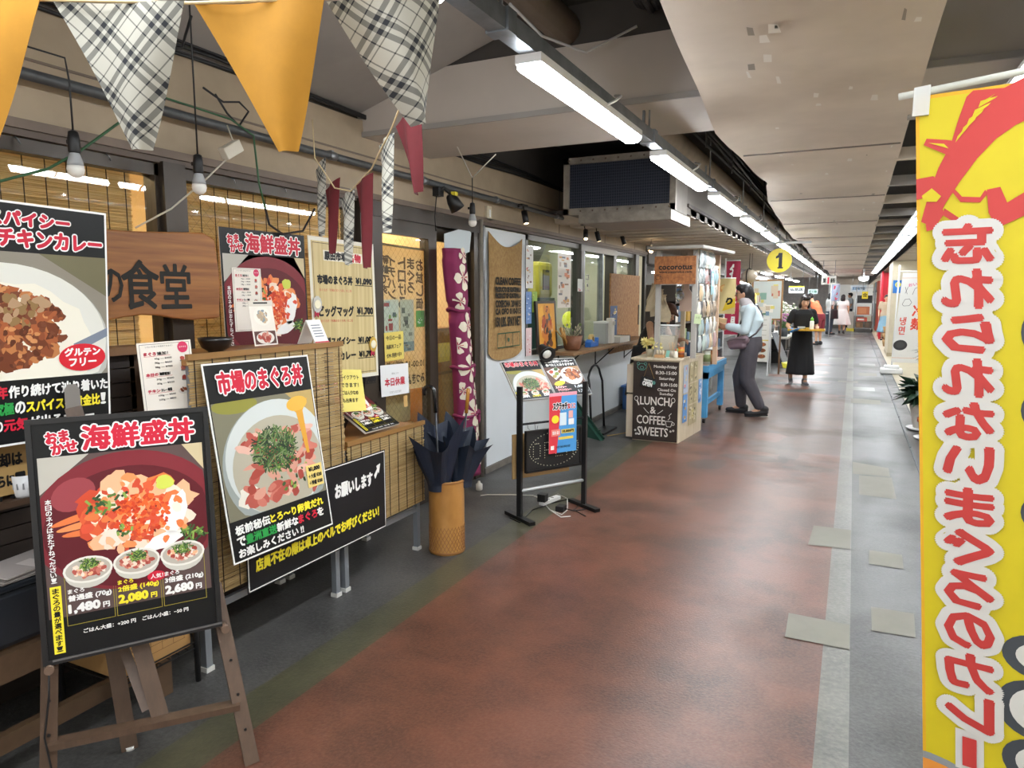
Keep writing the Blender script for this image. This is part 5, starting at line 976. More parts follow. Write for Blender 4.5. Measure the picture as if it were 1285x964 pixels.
hang(660, 412, 667, 446, -2.78, '#dcc4c4', ['#c04a58', '#e8e0dc'], 'pink-edged leaflet low at the left edge of the coffee shop window', 'leaflet', 'leaflet', 8, 6); hang(668, 366, 674, 392, -2.79, '#8aa848', ['#c8c85a', '#5a8a3a'], 'green sticker beside the blue leaflet in the coffee shop window', 'sticker', 'sticker', 6, 7); hang(725, 350, 731, 366, -2.77, '#e4e4e2', ['#c84a58', '#d0d0cc'], 'small white and red card on the sliding window', 'card', 'card', 5, 8)
hang(766, 384, 774, 425, -2.74, '#43608e', ['#c8b060', '#a8b8d0', '#23406e', '#d8d0c0'], 'blue poster left of the chipboard in the coffee shop window', 'poster', 'poster', 18, 9)
s = Sheet(ax(735, 342, -2.77), (0, 1, 0), (0, 0, -1), .12, .26); t = thing('window_sticker', 'black and white lettering sticker on the sliding window', 'sticker', s.p(.5, s.a)); s.text('こころ', .1, .2, .8, .5, INK, 2, .02, WH, .05); s.text('★', .25, .95, .5, .45, INK, 2, .02, WH, .05); s.text('コーヒー', .05, 1.55, .9, .25, INK, 2, .01, WH, .03); obj('lettering', s.let, t)
OSB = mat('#8a5f3c', .7, h2='#b0855a', nscale=26, stretch=(1, 1.4, .8)); a, c = ax(767, 343, -2.76), ax(801, 436, -2.76); t = thing('chipboard_panel', 'brown chipboard panel closing the right part of the coffee shop window', 'board', (-2.76, (a.y+c.y)/2, c.z)); obj('board', B().use(OSB).bp((-2.78, a.y, c.z), (-2.76, c.y, a.z)), t); obj('handle', B().use(BRONZE).bp((-2.76, c.y-.06, 1.12), (-2.75, c.y-.03, 1.4)), t)
y = on(718); t = thing('stick_basket', 'small woven basket with cinnamon sticks and dried plants on the counter plank', 'basket', (-2.62, y, CZ)); obj('basket', B().use(mat('#7c4f34', .6, noise=.3, nscale=30)).lathe([(.07, 0), (.085, .02), (.105, .15), (.098, .15), (.08, .02), (.01, .012)], (-2.62, y, CZ), 20), t); b = B().use(mat('#b08444', .6)); rg = random.Random(3)
for k in range(14): b.tube([(-2.66+rg.uniform(-.02, .02), y-.06+rg.uniform(-.02, .02), CZ+.05), (-2.68+rg.uniform(-.03, .03), y-.2+rg.uniform(-.05, .05), CZ+.2+rg.uniform(0, .05))], .006, 5)
obj('sticks', b, t); b = B()
for k in range(26): a_ = rg.uniform(0, 6.28); b.use(rg.choice([mat('#6a7c50', .7), mat('#a8a088', .7)])); p0 = V((-2.62, y, CZ+.1)); p1 = p0+V((.09*math.cos(a_), .09*math.sin(a_), rg.uniform(.08, .17))); b.tube([p0, p1], .002, 4); b.ell(p1, (.009, .009, .014), 6, 4)
obj('dried_plants', b, t)
y = on(742, -2.6); t = thing('tape_dispenser', 'blue tape dispenser on the counter plank', 'dispenser', (-2.6, y, CZ)); BLU = mat('#2663b4', .35); obj('base', B().use(BLU).prism([(-2.63, y-.13, CZ), (-2.63, y+.13, CZ), (-2.63, y+.14, CZ+.1), (-2.63, y+.1, CZ+.1), (-2.63, y+.07, CZ+.055), (-2.63, y-.02, CZ+.05), (-2.63, y-.08, CZ+.085), (-2.63, y-.13, CZ+.06)], (.07, 0, 0)), t, bevel=.006); obj('tape_roll', B().use(mat('#c8a868', .4)).lathe([(.03, -.02), (.055, -.02), (.055, .02), (.03, .02)], (-2.595, y-.02, CZ+.085), 22, (1, 0, 0), False), t)
y = on(757, -2.68); t = thing('plastic_case', 'clear plastic case on the counter plank', 'case', (-2.68, y, CZ)); obj('case', B().use(mat('#c8ccca', .3, alpha=.55)).bp((-2.75, y-.16, CZ), (-2.6, y+.16, CZ+.24)), t); obj('lid', B().use(mat('#d8dad8', .35)).bp((-2.755, y-.165, CZ+.24), (-2.595, y+.165, CZ+.26)), t, bevel=.004)
y = on(765, -2.6); t = thing('hand_soap_stand', 'white upright dispenser on the counter plank', 'dispenser', (-2.6, y, CZ)); obj('body', B().use(mat('#d8d4ca', .4)).bp((-2.63, y-.06, CZ), (-2.56, y+.06, CZ+.3)), t, bevel=.01); obj('nozzle', B().use(mat('#b8b4aa', .4)).bp((-2.56, y-.02, CZ+.22), (-2.54, y+.02, CZ+.26)), t)
y = on(776, -2.58); t = thing('carton', 'low white and black box lying on the counter plank', 'box', (-2.58, y, CZ)); obj('carton_body', B().use(mat('#cfcac0', .5)).bp((-2.68, y-.2, CZ), (-2.5, y+.2, CZ+.07)), t); obj('carton_end', B().use(BLACK).bp((-2.682, y+.2, CZ), (-2.5, y+.24, CZ+.075)), t)
tag(obj('yellow_lantern', B().use(mat('#d8d838', .4, emit=.3)).ell((-3.3, 8.5, 1.22), (.09, .09, .11)).use(BLACK).cyl((-3.3, 8.5, 1.33), (-3.3, 8.5, 2.5), .004)), 'yellow ball hanging inside the open sliding window', 'ball')
t = thing('notice_board', 'pale board of pinned notices on the coffee shop back wall', 'board', (-4.58, 8, 1.2)); obj('panel', B().use(mat('#d8dcc8', .5)).bp((-4.6, 6.5, 1.1), (-4.57, 9.8, 1.75)), t); b = B(); rg = random.Random(9)
for k in range(40): yy, zz = rg.uniform(6.6, 9.6), rg.uniform(1.15, 1.65); b.use(P(rg.choice(['#a8a89a', '#c8b8a0', '#8a9a98', '#b08a6a', '#e8e8e0']))).bp((-4.57, yy, zz), (-4.566, yy+rg.uniform(.05, .2), zz+rg.uniform(.04, .1)))
obj('papers', b, t)
t = thing('yellow_machine', 'yellow machine standing inside behind the sliding window', 'machine', (-3.7, 8.1, 0)); obj('body', B().use(mat('#c8b838', .4)).bp((-3.9, 8.0, 1.5), (-3.5, 8.45, 1.95)), t, bevel=.05); obj('front', B().use(mat('#3a5a58', .4)).bp((-3.95, 8.0, 0), (-3.5, 8.5, 1.5)), t); obj('slot', B().use(BLACK).bp((-3.5, 8.1, 1.6), (-3.49, 8.3, 1.85)), t)
# folded green trolley and black tubular frame
p = az(742, 552); t = thing('folded_net', 'dark green folded crate frame leaning under the counter plank', 'frame', (p.x, p.y, 0)); GN = mat('#12382c', .5); b = B().use(GN); p1, p2 = az(722, 545)+V((-.1, .1, 0)), az(758, 553)
for k in range(6): o_ = V((-.02*k, .012*k, 0)); b.beam(p2+o_+V((0, 0, .02)), p1+o_+V((-.12, .1, .52)), .012, .02); 
obj('slats', b, t); b = B().use(GN)
for k in range(3): b.beam(p2+(p1+V((-.12, .1, .5))-p2)*(.15+.3*k)+V((-.12, .07, 0)), p2+(p1+V((-.12, .1, .5))-p2)*(.15+.3*k)+V((.03, -.02, 0.02)), .02, .014)
obj('cross_slats', b, t); obj('side_panel', B().use(mat('#174436', .5)).prism([p1+V((-.1, .08, .0)), p2+V((0, 0, .0)), p1+V((-.2, .16, .56))], V((-.03, -.03, 0))), t)
p = az(750, 520); t = thing('hand_truck', 'black tubular hand truck handle under the counter plank', 'trolley', (-2.6, 7.3, 0)); yy = ax(746, 470, -2.6).y
obj('handle', B().use(BLACK).tube([(-2.55, yy-.22, .02), (-2.58, yy-.22, .55)]+[(-2.6, yy-.22+.22*(1-math.cos(a_*PI/8)), .55+.2*math.sin(a_*PI/8)) for a_ in range(1, 8)]+[(-2.58, yy+.22, .55), (-2.55, yy+.22, .02)], .013, 8), t); obj('toe_plate', B().use(BLACK).bp((-2.56, yy-.24, 0), (-2.4, yy+.24, .02)), t)
tag(obj('storage_box', B().use(mat('#2f5a94', .4)).bp((-2.75, 9.1, 0), (-2.4, 9.5, .3)).use(mat('#3a68a4', .4)).bp((-2.77, 9.08, .3), (-2.38, 9.52, .33)), bevel=.01), 'blue plastic box on the floor behind the chalkboard kiosk', 'box')
# ================================================================== KIOSK
KW = mat('#d3c6b0', .55, h2='#c2b298', nscale=4, stretch=(6, 6, .6)); KG = mat('#a9a6a0', .55, noise=.1, nscale=6)
t = thing('kiosk_counter', 'pale wooden kiosk counter with a chalkboard front and leaflets on its side', 'counter', (-1.8, 7.6, 0))
obj('cabinet', B().use(KW).prism([(-2.06, 7.2, 0), (-1.57, 7.2, 0), (-1.50, 8.06, 0), (-2.06, 8.06, 0)], (0, 0, .86)), t)
obj('worktop', B().use(KW).prism([(-2.08, 7.17, .86), (-1.56, 7.17, .86), (-1.49, 8.08, .86), (-2.08, 8.08, .86)], (0, 0, .022)), t, bevel=.003); obj('side_box', B().use(mat('#d8c8b4', .5)).bp((-2.14, 7.24, .02), (-2.065, 8.0, .48)).bp((-2.14, 7.24, .5), (-2.065, 8.0, .8)), t)
s = Sheet((-2.055, 7.185, .845), (1, 0, 0), (0, 0, -1), .475, .835); s.n = V((0, -1, 0)); CH = mat('#33261f', .75, h2='#291e19', nscale=5); t = thing('chalkboard', 'dark chalkboard lettered LUNCH and COFFEE SWEETS on the kiosk counter front', 'chalkboard', s.p(.5, s.a)); obj('board', s.base(B(), CH, .012), t); CK = mat('#ded8d0', .9); TE = mat('#5a9488', .9); a = s.a
for tx, x, y, w, h in (('Monday-Friday', .46, .07, .5, .08), ('8:30-15:00', .5, .2, .46, .07), ('Saturday', .58, .33, .34, .075), ('8:30-15:00', .62, .46, .36, .07), ('Closed On', .55, .58, .4, .06), ('Sunday', .6, .67, .3, .07)): s.text(tx, x, y, w, h, CK, 2, .002)
for tx, x, y, w, h in (('LUNCH', .17, .78, .65, .18), ('&', .4, 1.0, .12, .15), ('COFFEE', .1, 1.2, .63, .19), ('SWEETS', .12, 1.46, .68, .19)): s.text(tx, x, y, w, h, CK, 2, .004)
def line(pts, m, th=.012):
    for (x0, y0), (x1, y1) in zip(pts, pts[1:]):
        L = math.hypot(x1-x0, y1-y0) or 1; nx, ny = -(y1-y0)/L*th/2, (x1-x0)/L*th/2; s.let.use(m).poly([s.p(x0-nx, y0-ny, 2), s.p(x1-nx, y1-ny, 2), s.p(x1+nx, y1+ny, 2), s.p(x0+nx, y0+ny, 2)])
def ring(x, y, rx, ry, m, th=.012, a0=0, a1=2*PI): line([(x+rx*math.cos(a0+(a1-a0)*k/14), y+ry*math.sin(a0+(a1-a0)*k/14)) for k in range(15)], m, th)
ring(.19, .12, .1, .075, TE); ring(.11, .055, .03, .03, TE); ring(.27, .055, .03, .03, TE); ring(.19, .14, .04, .03, TE); line([(.74, 1.3), (.77, 1.42), (.86, 1.42), (.9, 1.3), (.74, 1.3)], CK); ring(.91, 1.35, .03, .03, CK); line([(.8, 1.27), (.84, 1.22), (.82, 1.17), (.87, 1.12)], CK)
for x, sg in ((.08, 1), (.9, -1)): ring(x, .83, .04, .05, CK); line([(x+.02*sg, .88), (x+.06*sg, .98)], CK, .03)
line([(.25, 1.03), (.31, 1.1), (.37, 1.15)], CK); line([(.68, 1.06), (.62, 1.11), (.56, 1.15)], CK)
for x, y in ((.07, 1.55), (.09, 1.63), (.86, 1.52), (.92, 1.5)): ring(x, y, .015, .015, CK, .02)
s.done(t, let='chalk_writing')
s = Sheet((-1.96, 7.168, .695), V((1, 0, -.18)), V((-.18, 0, -1)), .16, .105); s.n = V((0, -1, 0)); t = thing('open_sign', 'small black OPEN plaque hanging on strings over the chalkboard', 'sign', s.p(.5, s.a)); obj('plaque', s.base(B(), mat('#1b1b1c', .5), .008), t, bevel=.002); s.text('Come in we are', .2, .12, .55, .13, WH, 2, .01); s.text('OPEN', .16, .3, .62, .28, WH, 2, .02); s.ell(.87, .28, .12, .12, TE, 2); s.done(t); obj('strings', B().use(mat('#b89458', .7)).tube([s.p(.15, .03), (-1.885, 7.16, .83), s.p(.85, .03)], .0025, 5), t)
SD = V((.07, .86, 0)).normalized(); s0 = Sheet(V((-1.560, 7.25, .82)), SD, (0, 0, -1), .78, .82); rg = random.Random(21)
def sidecard(x, y, w, h, base, ms, lab, k):
    s = Sheet(s0.p(x, y, 3), SD, (0, 0, -1), w*s0.W, h*s0.W); t = thing('leaflet', lab, 'leaflet', s.p(.5, s.a), None); obj('paper', s.base(B(), P(base), .0008), t); rg = random.Random(k)
    for i in range(8): q, r = rg.uniform(.08, .5), rg.uniform(.05, .85)*s.a; s.rect(q, r, q+rg.uniform(.2, .4), r+.1*s.a, P(rg.choice(ms)), 1+.1*i)
    s.done(t)
sidecard(.08, .02, .2, .38, '#a8b8d0', ['#c8708a', '#e0dcd8', '#5a88c0', '#d8c8a0'], 'blue and pink leaflet at the upper left of the kiosk side', 1); sidecard(.08, .42, .2, .38, '#5f93cf', ['#e8e8e8', '#c8a048', '#3a68a8'], 'blue leaflet at the lower left of the kiosk side', 2)
for i in range(2):
    for j in range(3): sidecard(.36+.21*i, .0+.3*j, .19, .28, '#b3a684', ['#8f8460', '#d8d0b8', '#6a604a', '#c8b890'], 'tan printed card on the kiosk side, '+('left' if i == 0 else 'right')+' column, '+('top', 'middle', 'bottom')[j], 5+i*3+j)
sidecard(.82, .28, .16, .34, '#7ea2d4', ['#e8e8e8', '#48689a'], 'blue paper at the far end of the kiosk side beside the blue table', 30); sidecard(.5, .66, .12, .14, '#dccf9c', ['#b8a868'], 'small cream note low on the kiosk side', 31)
# frame and roof
t = thing('kiosk', 'grey-white wooden kiosk frame with posts and a flat roof', 'kiosk', (-1.7, 8, 0))
for x, y, m in ((-1.855, 7.36, KG), (-1.475, 7.36, KG), (-1.86, 8.62, KW), (-1.465, 8.6, mat('#c8a88e', .5))): obj('post', B().use(m).bp((x-.025, y-.025, .883 if y < 8 else .712 if x > -1.6 else 0), (x+.025, y+.025, 2.0)), t)
obj('roof_board', B().use(mat('#8e8981', .5)).prism([(-1.95, 7.22, 2.0), (-1.38, 7.22, 2.0), (-1.3, 8.75, 2.02), (-1.95, 8.75, 2.02)], (0, 0, .03)).use(mat('#8a7a68', .6)).prism([(-1.93, 7.24, 1.99), (-1.4, 7.24, 1.99), (-1.34, 8.73, 2.01), (-1.93, 8.73, 2.01)], (0, 0, .01)), t)
obj('side_rails', B().use(KG).bp((-1.48, 7.36, 1.84), (-1.45, 8.6, 1.87)).bp((-1.48, 7.36, 1.5), (-1.45, 8.6, 1.52)).bp((-1.48, 7.36, 1.2), (-1.45, 8.6, 1.22)), t)
s = Sheet((-1.885, 7.29, 1.93), (1, 0, 0), (0, 0, -1), .425, .285); s.n = V((0, -1, 0)); t = thing('kiosk_sign', 'brown chipboard shop sign with black lettering hanging under the kiosk roof', 'sign', s.p(.5, s.a)); obj('board', s.base(B(), mat('#a3683a', .7, h2='#7d4c28', nscale=34, stretch=(1, 1, .7)), .014), t); IK = mat('#221a14', .8); s.text('cocorotus', .11, .22, .8, .1, IK, 2, .007); s.text('www.cocorotus.com', .12, .36, .78, .045, IK, 2, .003)
for x, y, r in ((.09, .5, .06), (.06, .47, .03), (.13, .46, .03), (.17, .52, .03), (.03, .55, .025)): ring(x, y, r, r, IK, .008)
s.done(t); obj('chains', B().use(STEEL).tube([(-1.87, 7.28, 1.93), (-1.86, 7.28, 2.0)], .003, 5).tube([(-1.48, 7.28, 1.93), (-1.44, 7.28, 2.0)], .003, 5), t)
# packets hung on the frame side
FOIL = [mat(h, .25, .25) for h in ('#c8d0d4', '#aab4ba', '#dcd8d0', '#b8c8c4')]
def packet(x, y, z, w, h, m, lab, group, band='#8a8f94'):
    t = thing('snack_packet', lab, 'packet', (x, y, z-h), group); rg = random.Random(int(y*977+z*311))
    def fn(i, j): return (x+.02*math.sin(PI*i)*math.sin(PI*j)+.004*math.sin(i*14+j*9), y+(i-.5)*w*(1-.05*math.sin(PI*j)), z-h*j)
    b = B().use(m); b.surf(fn, 6, 8, True, th=.006); obj('pouch', b, t); obj('label', B().use(P(band)).surf(lambda i, j: (fn(.2+.6*i, .35+.35*j)[0]+.002,)+fn(.2+.6*i, .35+.35*j)[1:], 4, 3), t)
    obj('header_card', B().use(P('#d8d4c8')).bp((x-.002, y-w*.4, z-.004), (x+.004, y+w*.4, z+.02)), t)
for k in range(5): packet(-1.44, 7.44+k*.16, 1.99, .14, .17, FOIL[k % 4], ('silver', 'grey', 'pale', 'pale green', 'silver')[k]+' foil packet in the top row under the kiosk roof, '+('nearest', 'second', 'third', 'fourth', 'farthest')[k]+' from the sign', 'foil packets under the kiosk roof', ['#e0c040', '#d8d4c0', '#e0c040', '#c8ccd0', '#e0c848'][k])
rg = random.Random(7); cols = ['#b8a8c8', '#c8b090', '#8fa8b0', '#d0c8c0', '#7a6a58', '#a8b8c8', '#c0a0a0', '#988878']
for r, z in enumerate((1.82, 1.63, 1.46, 1.27, 1.10)):
    for k in range(6): packet(-1.45+rg.uniform(-.015, .015), 7.5+k*.185+rg.uniform(-.02, .02), z, .13, .16, mat(rg.choice(cols), .35, .15) if rg.random() < .6 else rg.choice(FOIL), 'small hanging packet on the side of the kiosk frame, '+('second', 'third', 'fourth', 'fifth', 'lowest')[r]+' row, '+('nearest', 'second', 'third', 'fourth', 'fifth', 'farthest')[k], 'packets on the kiosk side', rg.choice(cols+['#3a3030', '#e8e0d0']))
s = Sheet((-1.42, 7.95, 1.80), (0, 1, 0), (0, 0, -1), .17, .26); t = thing('price_tag', 'teal and blue tag hanging at the upper right of the kiosk packets', 'tag', s.p(.5, s.a)); obj('card', s.base(B(), P('#8fb8c0'), .003), t); s.rect(.1, .08, .9, .45, P('#4f9e8e'), 1); s.rect(.15, .6, .85, 1.0, P('#c8dce4'), 1); s.text('SALE' if False else '営業中', .2, .15, .6, .2, WH, 2, .01); s.done(t)
s = Sheet(ay(872, 394, 7.33)+V((-.0, 0, 0)), V((1, 0, -.1)), V((-.1, 0, -1)), .07, .1); s.n = V((0, -1, 0)); t = thing('paper_tag', 'pale green paper tag on the kiosk corner post', 'tag', s.p(.5, s.a)); obj('paper', s.base(B(), P('#cfe0b4'), .001), t); s.text('お茶', .2, .35, .6, .3, P('#8aa070'), 1); s.done(t)
# things hanging inside the kiosk
t = thing('cutting_board', 'pale pink cutting board with a neck hanging inside the kiosk', 'board', ay(861, 390, 7.95)); c_ = ay(861, 375, 7.95); b = B().use(mat('#dcc0b0', .5)); b.prism([(c_.x-.07, 7.95, c_.z-.14), (c_.x+.07, 7.95, c_.z-.14), (c_.x+.075, 7.95, c_.z+.04), (c_.x+.03, 7.95, c_.z+.11), (c_.x+.022, 7.95, c_.z+.26), (c_.x-.022, 7.95, c_.z+.26), (c_.x-.03, 7.95, c_.z+.11), (c_.x-.075, 7.95, c_.z+.04)], (0, .02, 0)); obj('board', b, t); obj('hanger', B().use(STEEL).tube([(c_.x, 7.96, c_.z+.24), (c_.x, 7.96, 2.0)], .003, 5), t)
t = thing('paper_bags', 'crumpled cream paper bags hanging by the left kiosk post', 'bag', ay(826, 390, 7.7)); c_ = ay(825, 372, 7.7); b = B().use(mat('#d4c4a6', .7, noise=.1, nscale=20))
for k in range(3):
    o_ = V((-.03+.035*k, .04*k, -.06*k)); b.surf(lambda i, j: c_+o_+V(((i-.5)*.15*(.5+.7*j)+.012*math.sin(i*9+j*5+k), .02*math.sin(i*7+j*6+k), .14-.3*j)), 8, 8, False, th=.02)
obj('bags', b, t); obj('string', B().use(mat('#a89060', .7)).tube([c_+V((0, 0, .14)), (c_.x, 7.7, 2.0)], .003, 5), t)
t = thing('mirror_ball', 'crumpled silver foil ball ornament hanging inside the kiosk', 'ornament', ay(853, 371, 7.8)); c_ = ay(853, 371, 7.8); b = B().use(mat('#d8dadc', .15, .9)); b.ell(c_, (.05, .05, .06), 9, 7); b.s = [False]*len(b.s); obj('ball', b, t); obj('string', B().use(STEEL).tube([c_+V((0, 0, .06)), (c_.x, c_.y, 2.0)], .002, 5), t)
p = ay(817, 314, 7.6); bq = V((-2.45, ax(817, 314, -2.45).y, ax(817, 314, -2.45).z)); t = thing('filament_bulb', 'glowing clear bulb hanging left of the kiosk roof', 'lamp', bq); obj('glass', B().use(mat('#ffd9a0', .3, emit=6)).ell(bq, (.03, .03, .04)), t); obj('cage', B().use(mat('#9a9284', .4)).lathe([(.05, -.05), (.055, 0), (.03, .06)], bq, 10, cap=False) if False else B().use(mat('#9a9284', .4)).tube([bq+V((.05*math.cos(a_), .05*math.sin(a_), 0)) for a_ in [k*PI/8 for k in range(17)]], .003, 5).tube([bq+V((0, 0, .04)), bq+V((0, 0, .1))], .014, 8), t); obj('cord', B().use(BLACK).tube([bq+V((0, 0, .1)), (bq.x, bq.y, 2.3), (WX+.09, bq.y, 2.3)], .004, 5), t)
# goods on the kiosk counter
KZ = .883
p = V((-1.77, 7.5, KZ)); t = thing('drink_dispenser', 'big clear plastic container of pale drink on the kiosk counter', 'container', p); x0 = p.x
def frus(b, r0, r1, z0, z1): return b.prism([(0, 0, 0)], (0, 0, 0)) if False else b.lathe([(r0, z0), (r1, z1)], p, 4)
R45 = Matrix.Rotation(PI/4, 3, 'Z')
def sq(r, z): return [p+R45 @ V((r*math.cos(k*PI/2), r*math.sin(k*PI/2), z)) for k in range(4)]
def fr4(b, r0, z0, r1, z1):
    vs = sq(r0, z0)+sq(r1, z1); return b.add(vs, [(3, 2, 1, 0), (4, 5, 6, 7)]+[(i, (i+1) % 4, 4+(i+1) % 4, 4+i) for i in range(4)], False)
obj('liquid', fr4(B().use(mat('#cbbfa4', .25)), .10, .07, .125, .22), t); obj('tub', fr4(B().use(mat('#e8ecec', .1, alpha=.28)), .105, .065, .15, .33), t); obj('rim', B().use(mat('#dfe2e2', .2)).tube([q for q in sq(.152, .33)]+[sq(.152, .33)[0]], .006, 6), t); obj('stand', fr4(B().use(mat('#b8a07c', .5)), .11, .0, .11, .063), t)
p = V((-1.93, 7.36, KZ)); t = thing('flower_vase', 'bunch of pale yellow dahlia flowers in a small glass on the kiosk counter', 'flowers', p); obj('glass', B().use(mat('#c8c0a8', .15, alpha=.6)).lathe([(.03, 0), (.04, .05), (.045, .08), (.04, .08), (.01, .01)], p, 16), t); b = B().use(mat('#6a7a3a', .6)); c = B().use(mat('#e8dc98', .6, h2='#d8c878', nscale=60)); rg = random.Random(2)
for k in range(6):
    d = p+V((rg.uniform(-.08, .08), rg.uniform(-.06, .06), rg.uniform(.1, .17))); b.tube([p+V((0, 0, .03)), d], .003, 5)
    for q in range(26): v = V((rg.gauss(0, 1), rg.gauss(0, 1), rg.gauss(.3, 1))).normalized(); m_ = d+v*.035; sd = v.orthogonal().normalized()*.011; c.add([d, m_-sd, d+v*.06, m_+sd], [(0, 1, 2, 3)], False)
obj('stems', b, t); obj('petals', c, t)
def small(name, lab, cat, px, py, Y, fn): q = ay(px, py, Y); p = V((q.x, Y, KZ)); t = thing(name, lab, cat, p); fn(t, p)
small('striped_can', 'orange and brown striped can on the kiosk counter', 'can', 855, 440, 7.42, lambda t, p: (obj('can', B().use(mat('#c8702c', .4)).cyl(p, p+V((0, 0, .11)), .032), t), obj('stripes', B().use(mat('#7c3a22', .4)).cyl(p+V((0, 0, .03)), p+V((0, 0, .05)), .0325).use(mat('#d8b04a', .4)).cyl(p+V((0, 0, .065)), p+V((0, 0, .085)), .0326), t), obj('lid', B().use(STEEL).cyl(p+V((0, 0, .11)), p+V((0, 0, .115)), .03), t)))
small('stick_jar', 'jar of wooden stirring sticks on the kiosk counter', 'jar', 843, 440, 7.36, lambda t, p: (obj('jar', B().use(mat('#d8d0c0', .3, alpha=.6)).cyl(p, p+V((0, 0, .07)), .03), t), obj('sticks', [B().use(mat('#c8a070', .6))][0].tube([p+V((0, 0, .01)), p+V((-.03, 0, .15))], .003, 4).tube([p+V((0, 0, .01)), p+V((.0, .01, .16))], .003, 4).tube([p+V((0, 0, .01)), p+V((.03, 0, .15))], .003, 4).tube([p+V((.01, 0, .01)), p+V((.015, -.01, .16))], .003, 4), t)))
small('teal_card', 'small teal card propped on the kiosk counter', 'card', 838, 440, 7.28, lambda t, p: (obj('card', B().use(P('#7fb6ae')).box(p+V((0, 0, .04)), (.035, .006, .075), Matrix.Rotation(.2, 3, 'Y')), t), obj('foot', B().use(WH).box(p+V((0, .01, .004)), (.03, .03, .008)), t)))
small('blue_bottle', 'dark blue bottle on the kiosk counter', 'bottle', 865, 440, 7.6, lambda t, p: (obj('bottle', B().use(mat('#2c4668', .3)).lathe([(.026, 0), (.028, .01), (.028, .1), (.012, .13), (.011, .15)], p, 16), t), obj('cap', B().use(WHITE).cyl(p+V((0, 0, .15)), p+V((0, 0, .165)), .013), t)))
small('sauce_bottle', 'white squeeze bottle on the kiosk counter', 'bottle', 848, 440, 7.28, lambda t, p: (obj('bottle', B().use(mat('#e4ded0', .4)).lathe([(.022, 0), (.024, .01), (.023, .06), (.01, .075)], p, 14), t), obj('nozzle', B().use(mat('#c85038', .4)).cyl(p+V((0, 0, .075)), p+V((0, 0, .1)), .008, .003, 8), t)))
p = V((-1.80, 7.27, KZ)); t = thing('small_crate', 'little wooden crate of jars on the kiosk counter', 'crate', p); obj('crate', B().use(mat('#c0966a', .6)).bp((-1.85, 7.24, KZ), (-1.75, 7.34, KZ+.03)), t); b = B().use(mat('#d8ccb4', .3))
for k in range(3): b.lathe([(.013, 0), (.013, .04), (.009, .05)], (-1.83+.03*k, 7.28, KZ+.03), 10)
obj('jars', b, t)
# ---- light blue table on castors
SKY = mat('#4f9fd4', .5, noise=.12, nscale=6); t = thing('blue_table', 'light blue painted wooden table on castors beside the kiosk', 'table', (-1.7, 9.1, 0)); tx0, tx1, ty0, ty1 = -1.88, -1.5, 8.46, 9.72
obj('top', B().use(SKY).bp((tx0, ty0, .62), (tx1, ty1, .70)).use(mat('#d8b8a8', .6)).bp((tx0+.02, ty0+.02, .70), (tx1-.02, ty1-.02, .712)), t, bevel=.004); obj('apron', B().use(SKY).bp((tx0+.02, ty0+.03, .54), (tx0+.04, ty1-.03, .62)).bp((tx1-.04, ty0+.03, .54), (tx1-.02, ty1-.03, .62)).bp((tx0+.04, ty0+.03, .54), (tx1-.04, ty0+.05, .62)), t); obj('stretcher', B().use(SKY).bp((tx1-.08, ty0+.06, .2), (tx1-.05, ty1-.06, .26)).bp((tx0+.06, ty0+.06, .2), (tx0+.09, ty1-.06, .26)), t)
for x in (tx0+.03, tx1-.09):
    for y in (ty0+.03, ty1-.11):
        l = obj('leg', B().use(SKY).bp((x, y, .07), (x+.07, y+.08, .62)), t); obj('castor', B().use(BLACK).cyl((x+.02, y+.04, .03), (x+.05, y+.04, .03), .03, n=16).use(STEEL).bp((x+.02, y+.02, .05), (x+.05, y+.06, .075)), l)
def can(px, Y, h, r, m, lab, b2): q = ay(px, 455, Y); p = V((q.x, Y, .712)); t = thing('tin_can', lab, 'can', p, 'cans on the blue table'); obj('can', B().use(m).cyl(p, p+V((0, 0, h)), r, n=20), t); obj('label_band', B().use(b2).cyl(p+V((0, 0, h*.2)), p+V((0, 0, h*.7)), r+.001, n=20), t); obj('rim', B().use(STEEL).tube([p+V((r*math.cos(k*PI/10), r*math.sin(k*PI/10), h)) for k in range(21)], .004, 5), t)
can(886, 8.56, .17, .05, mat('#c8ccc0', .35, .2), 'pale patterned can on the blue table, nearest', mat('#8a9a68', .5)); can(893, 8.62, .17, .035, mat('#a8703c', .5), 'brown carton can on the blue table, right of the pale one', mat('#c89868', .5)); can(890, 8.85, .2, .055, mat('#d0d0cc', .35, .2), 'grey can on the blue table, behind the nearest ones', mat('#a8aaa8', .4))
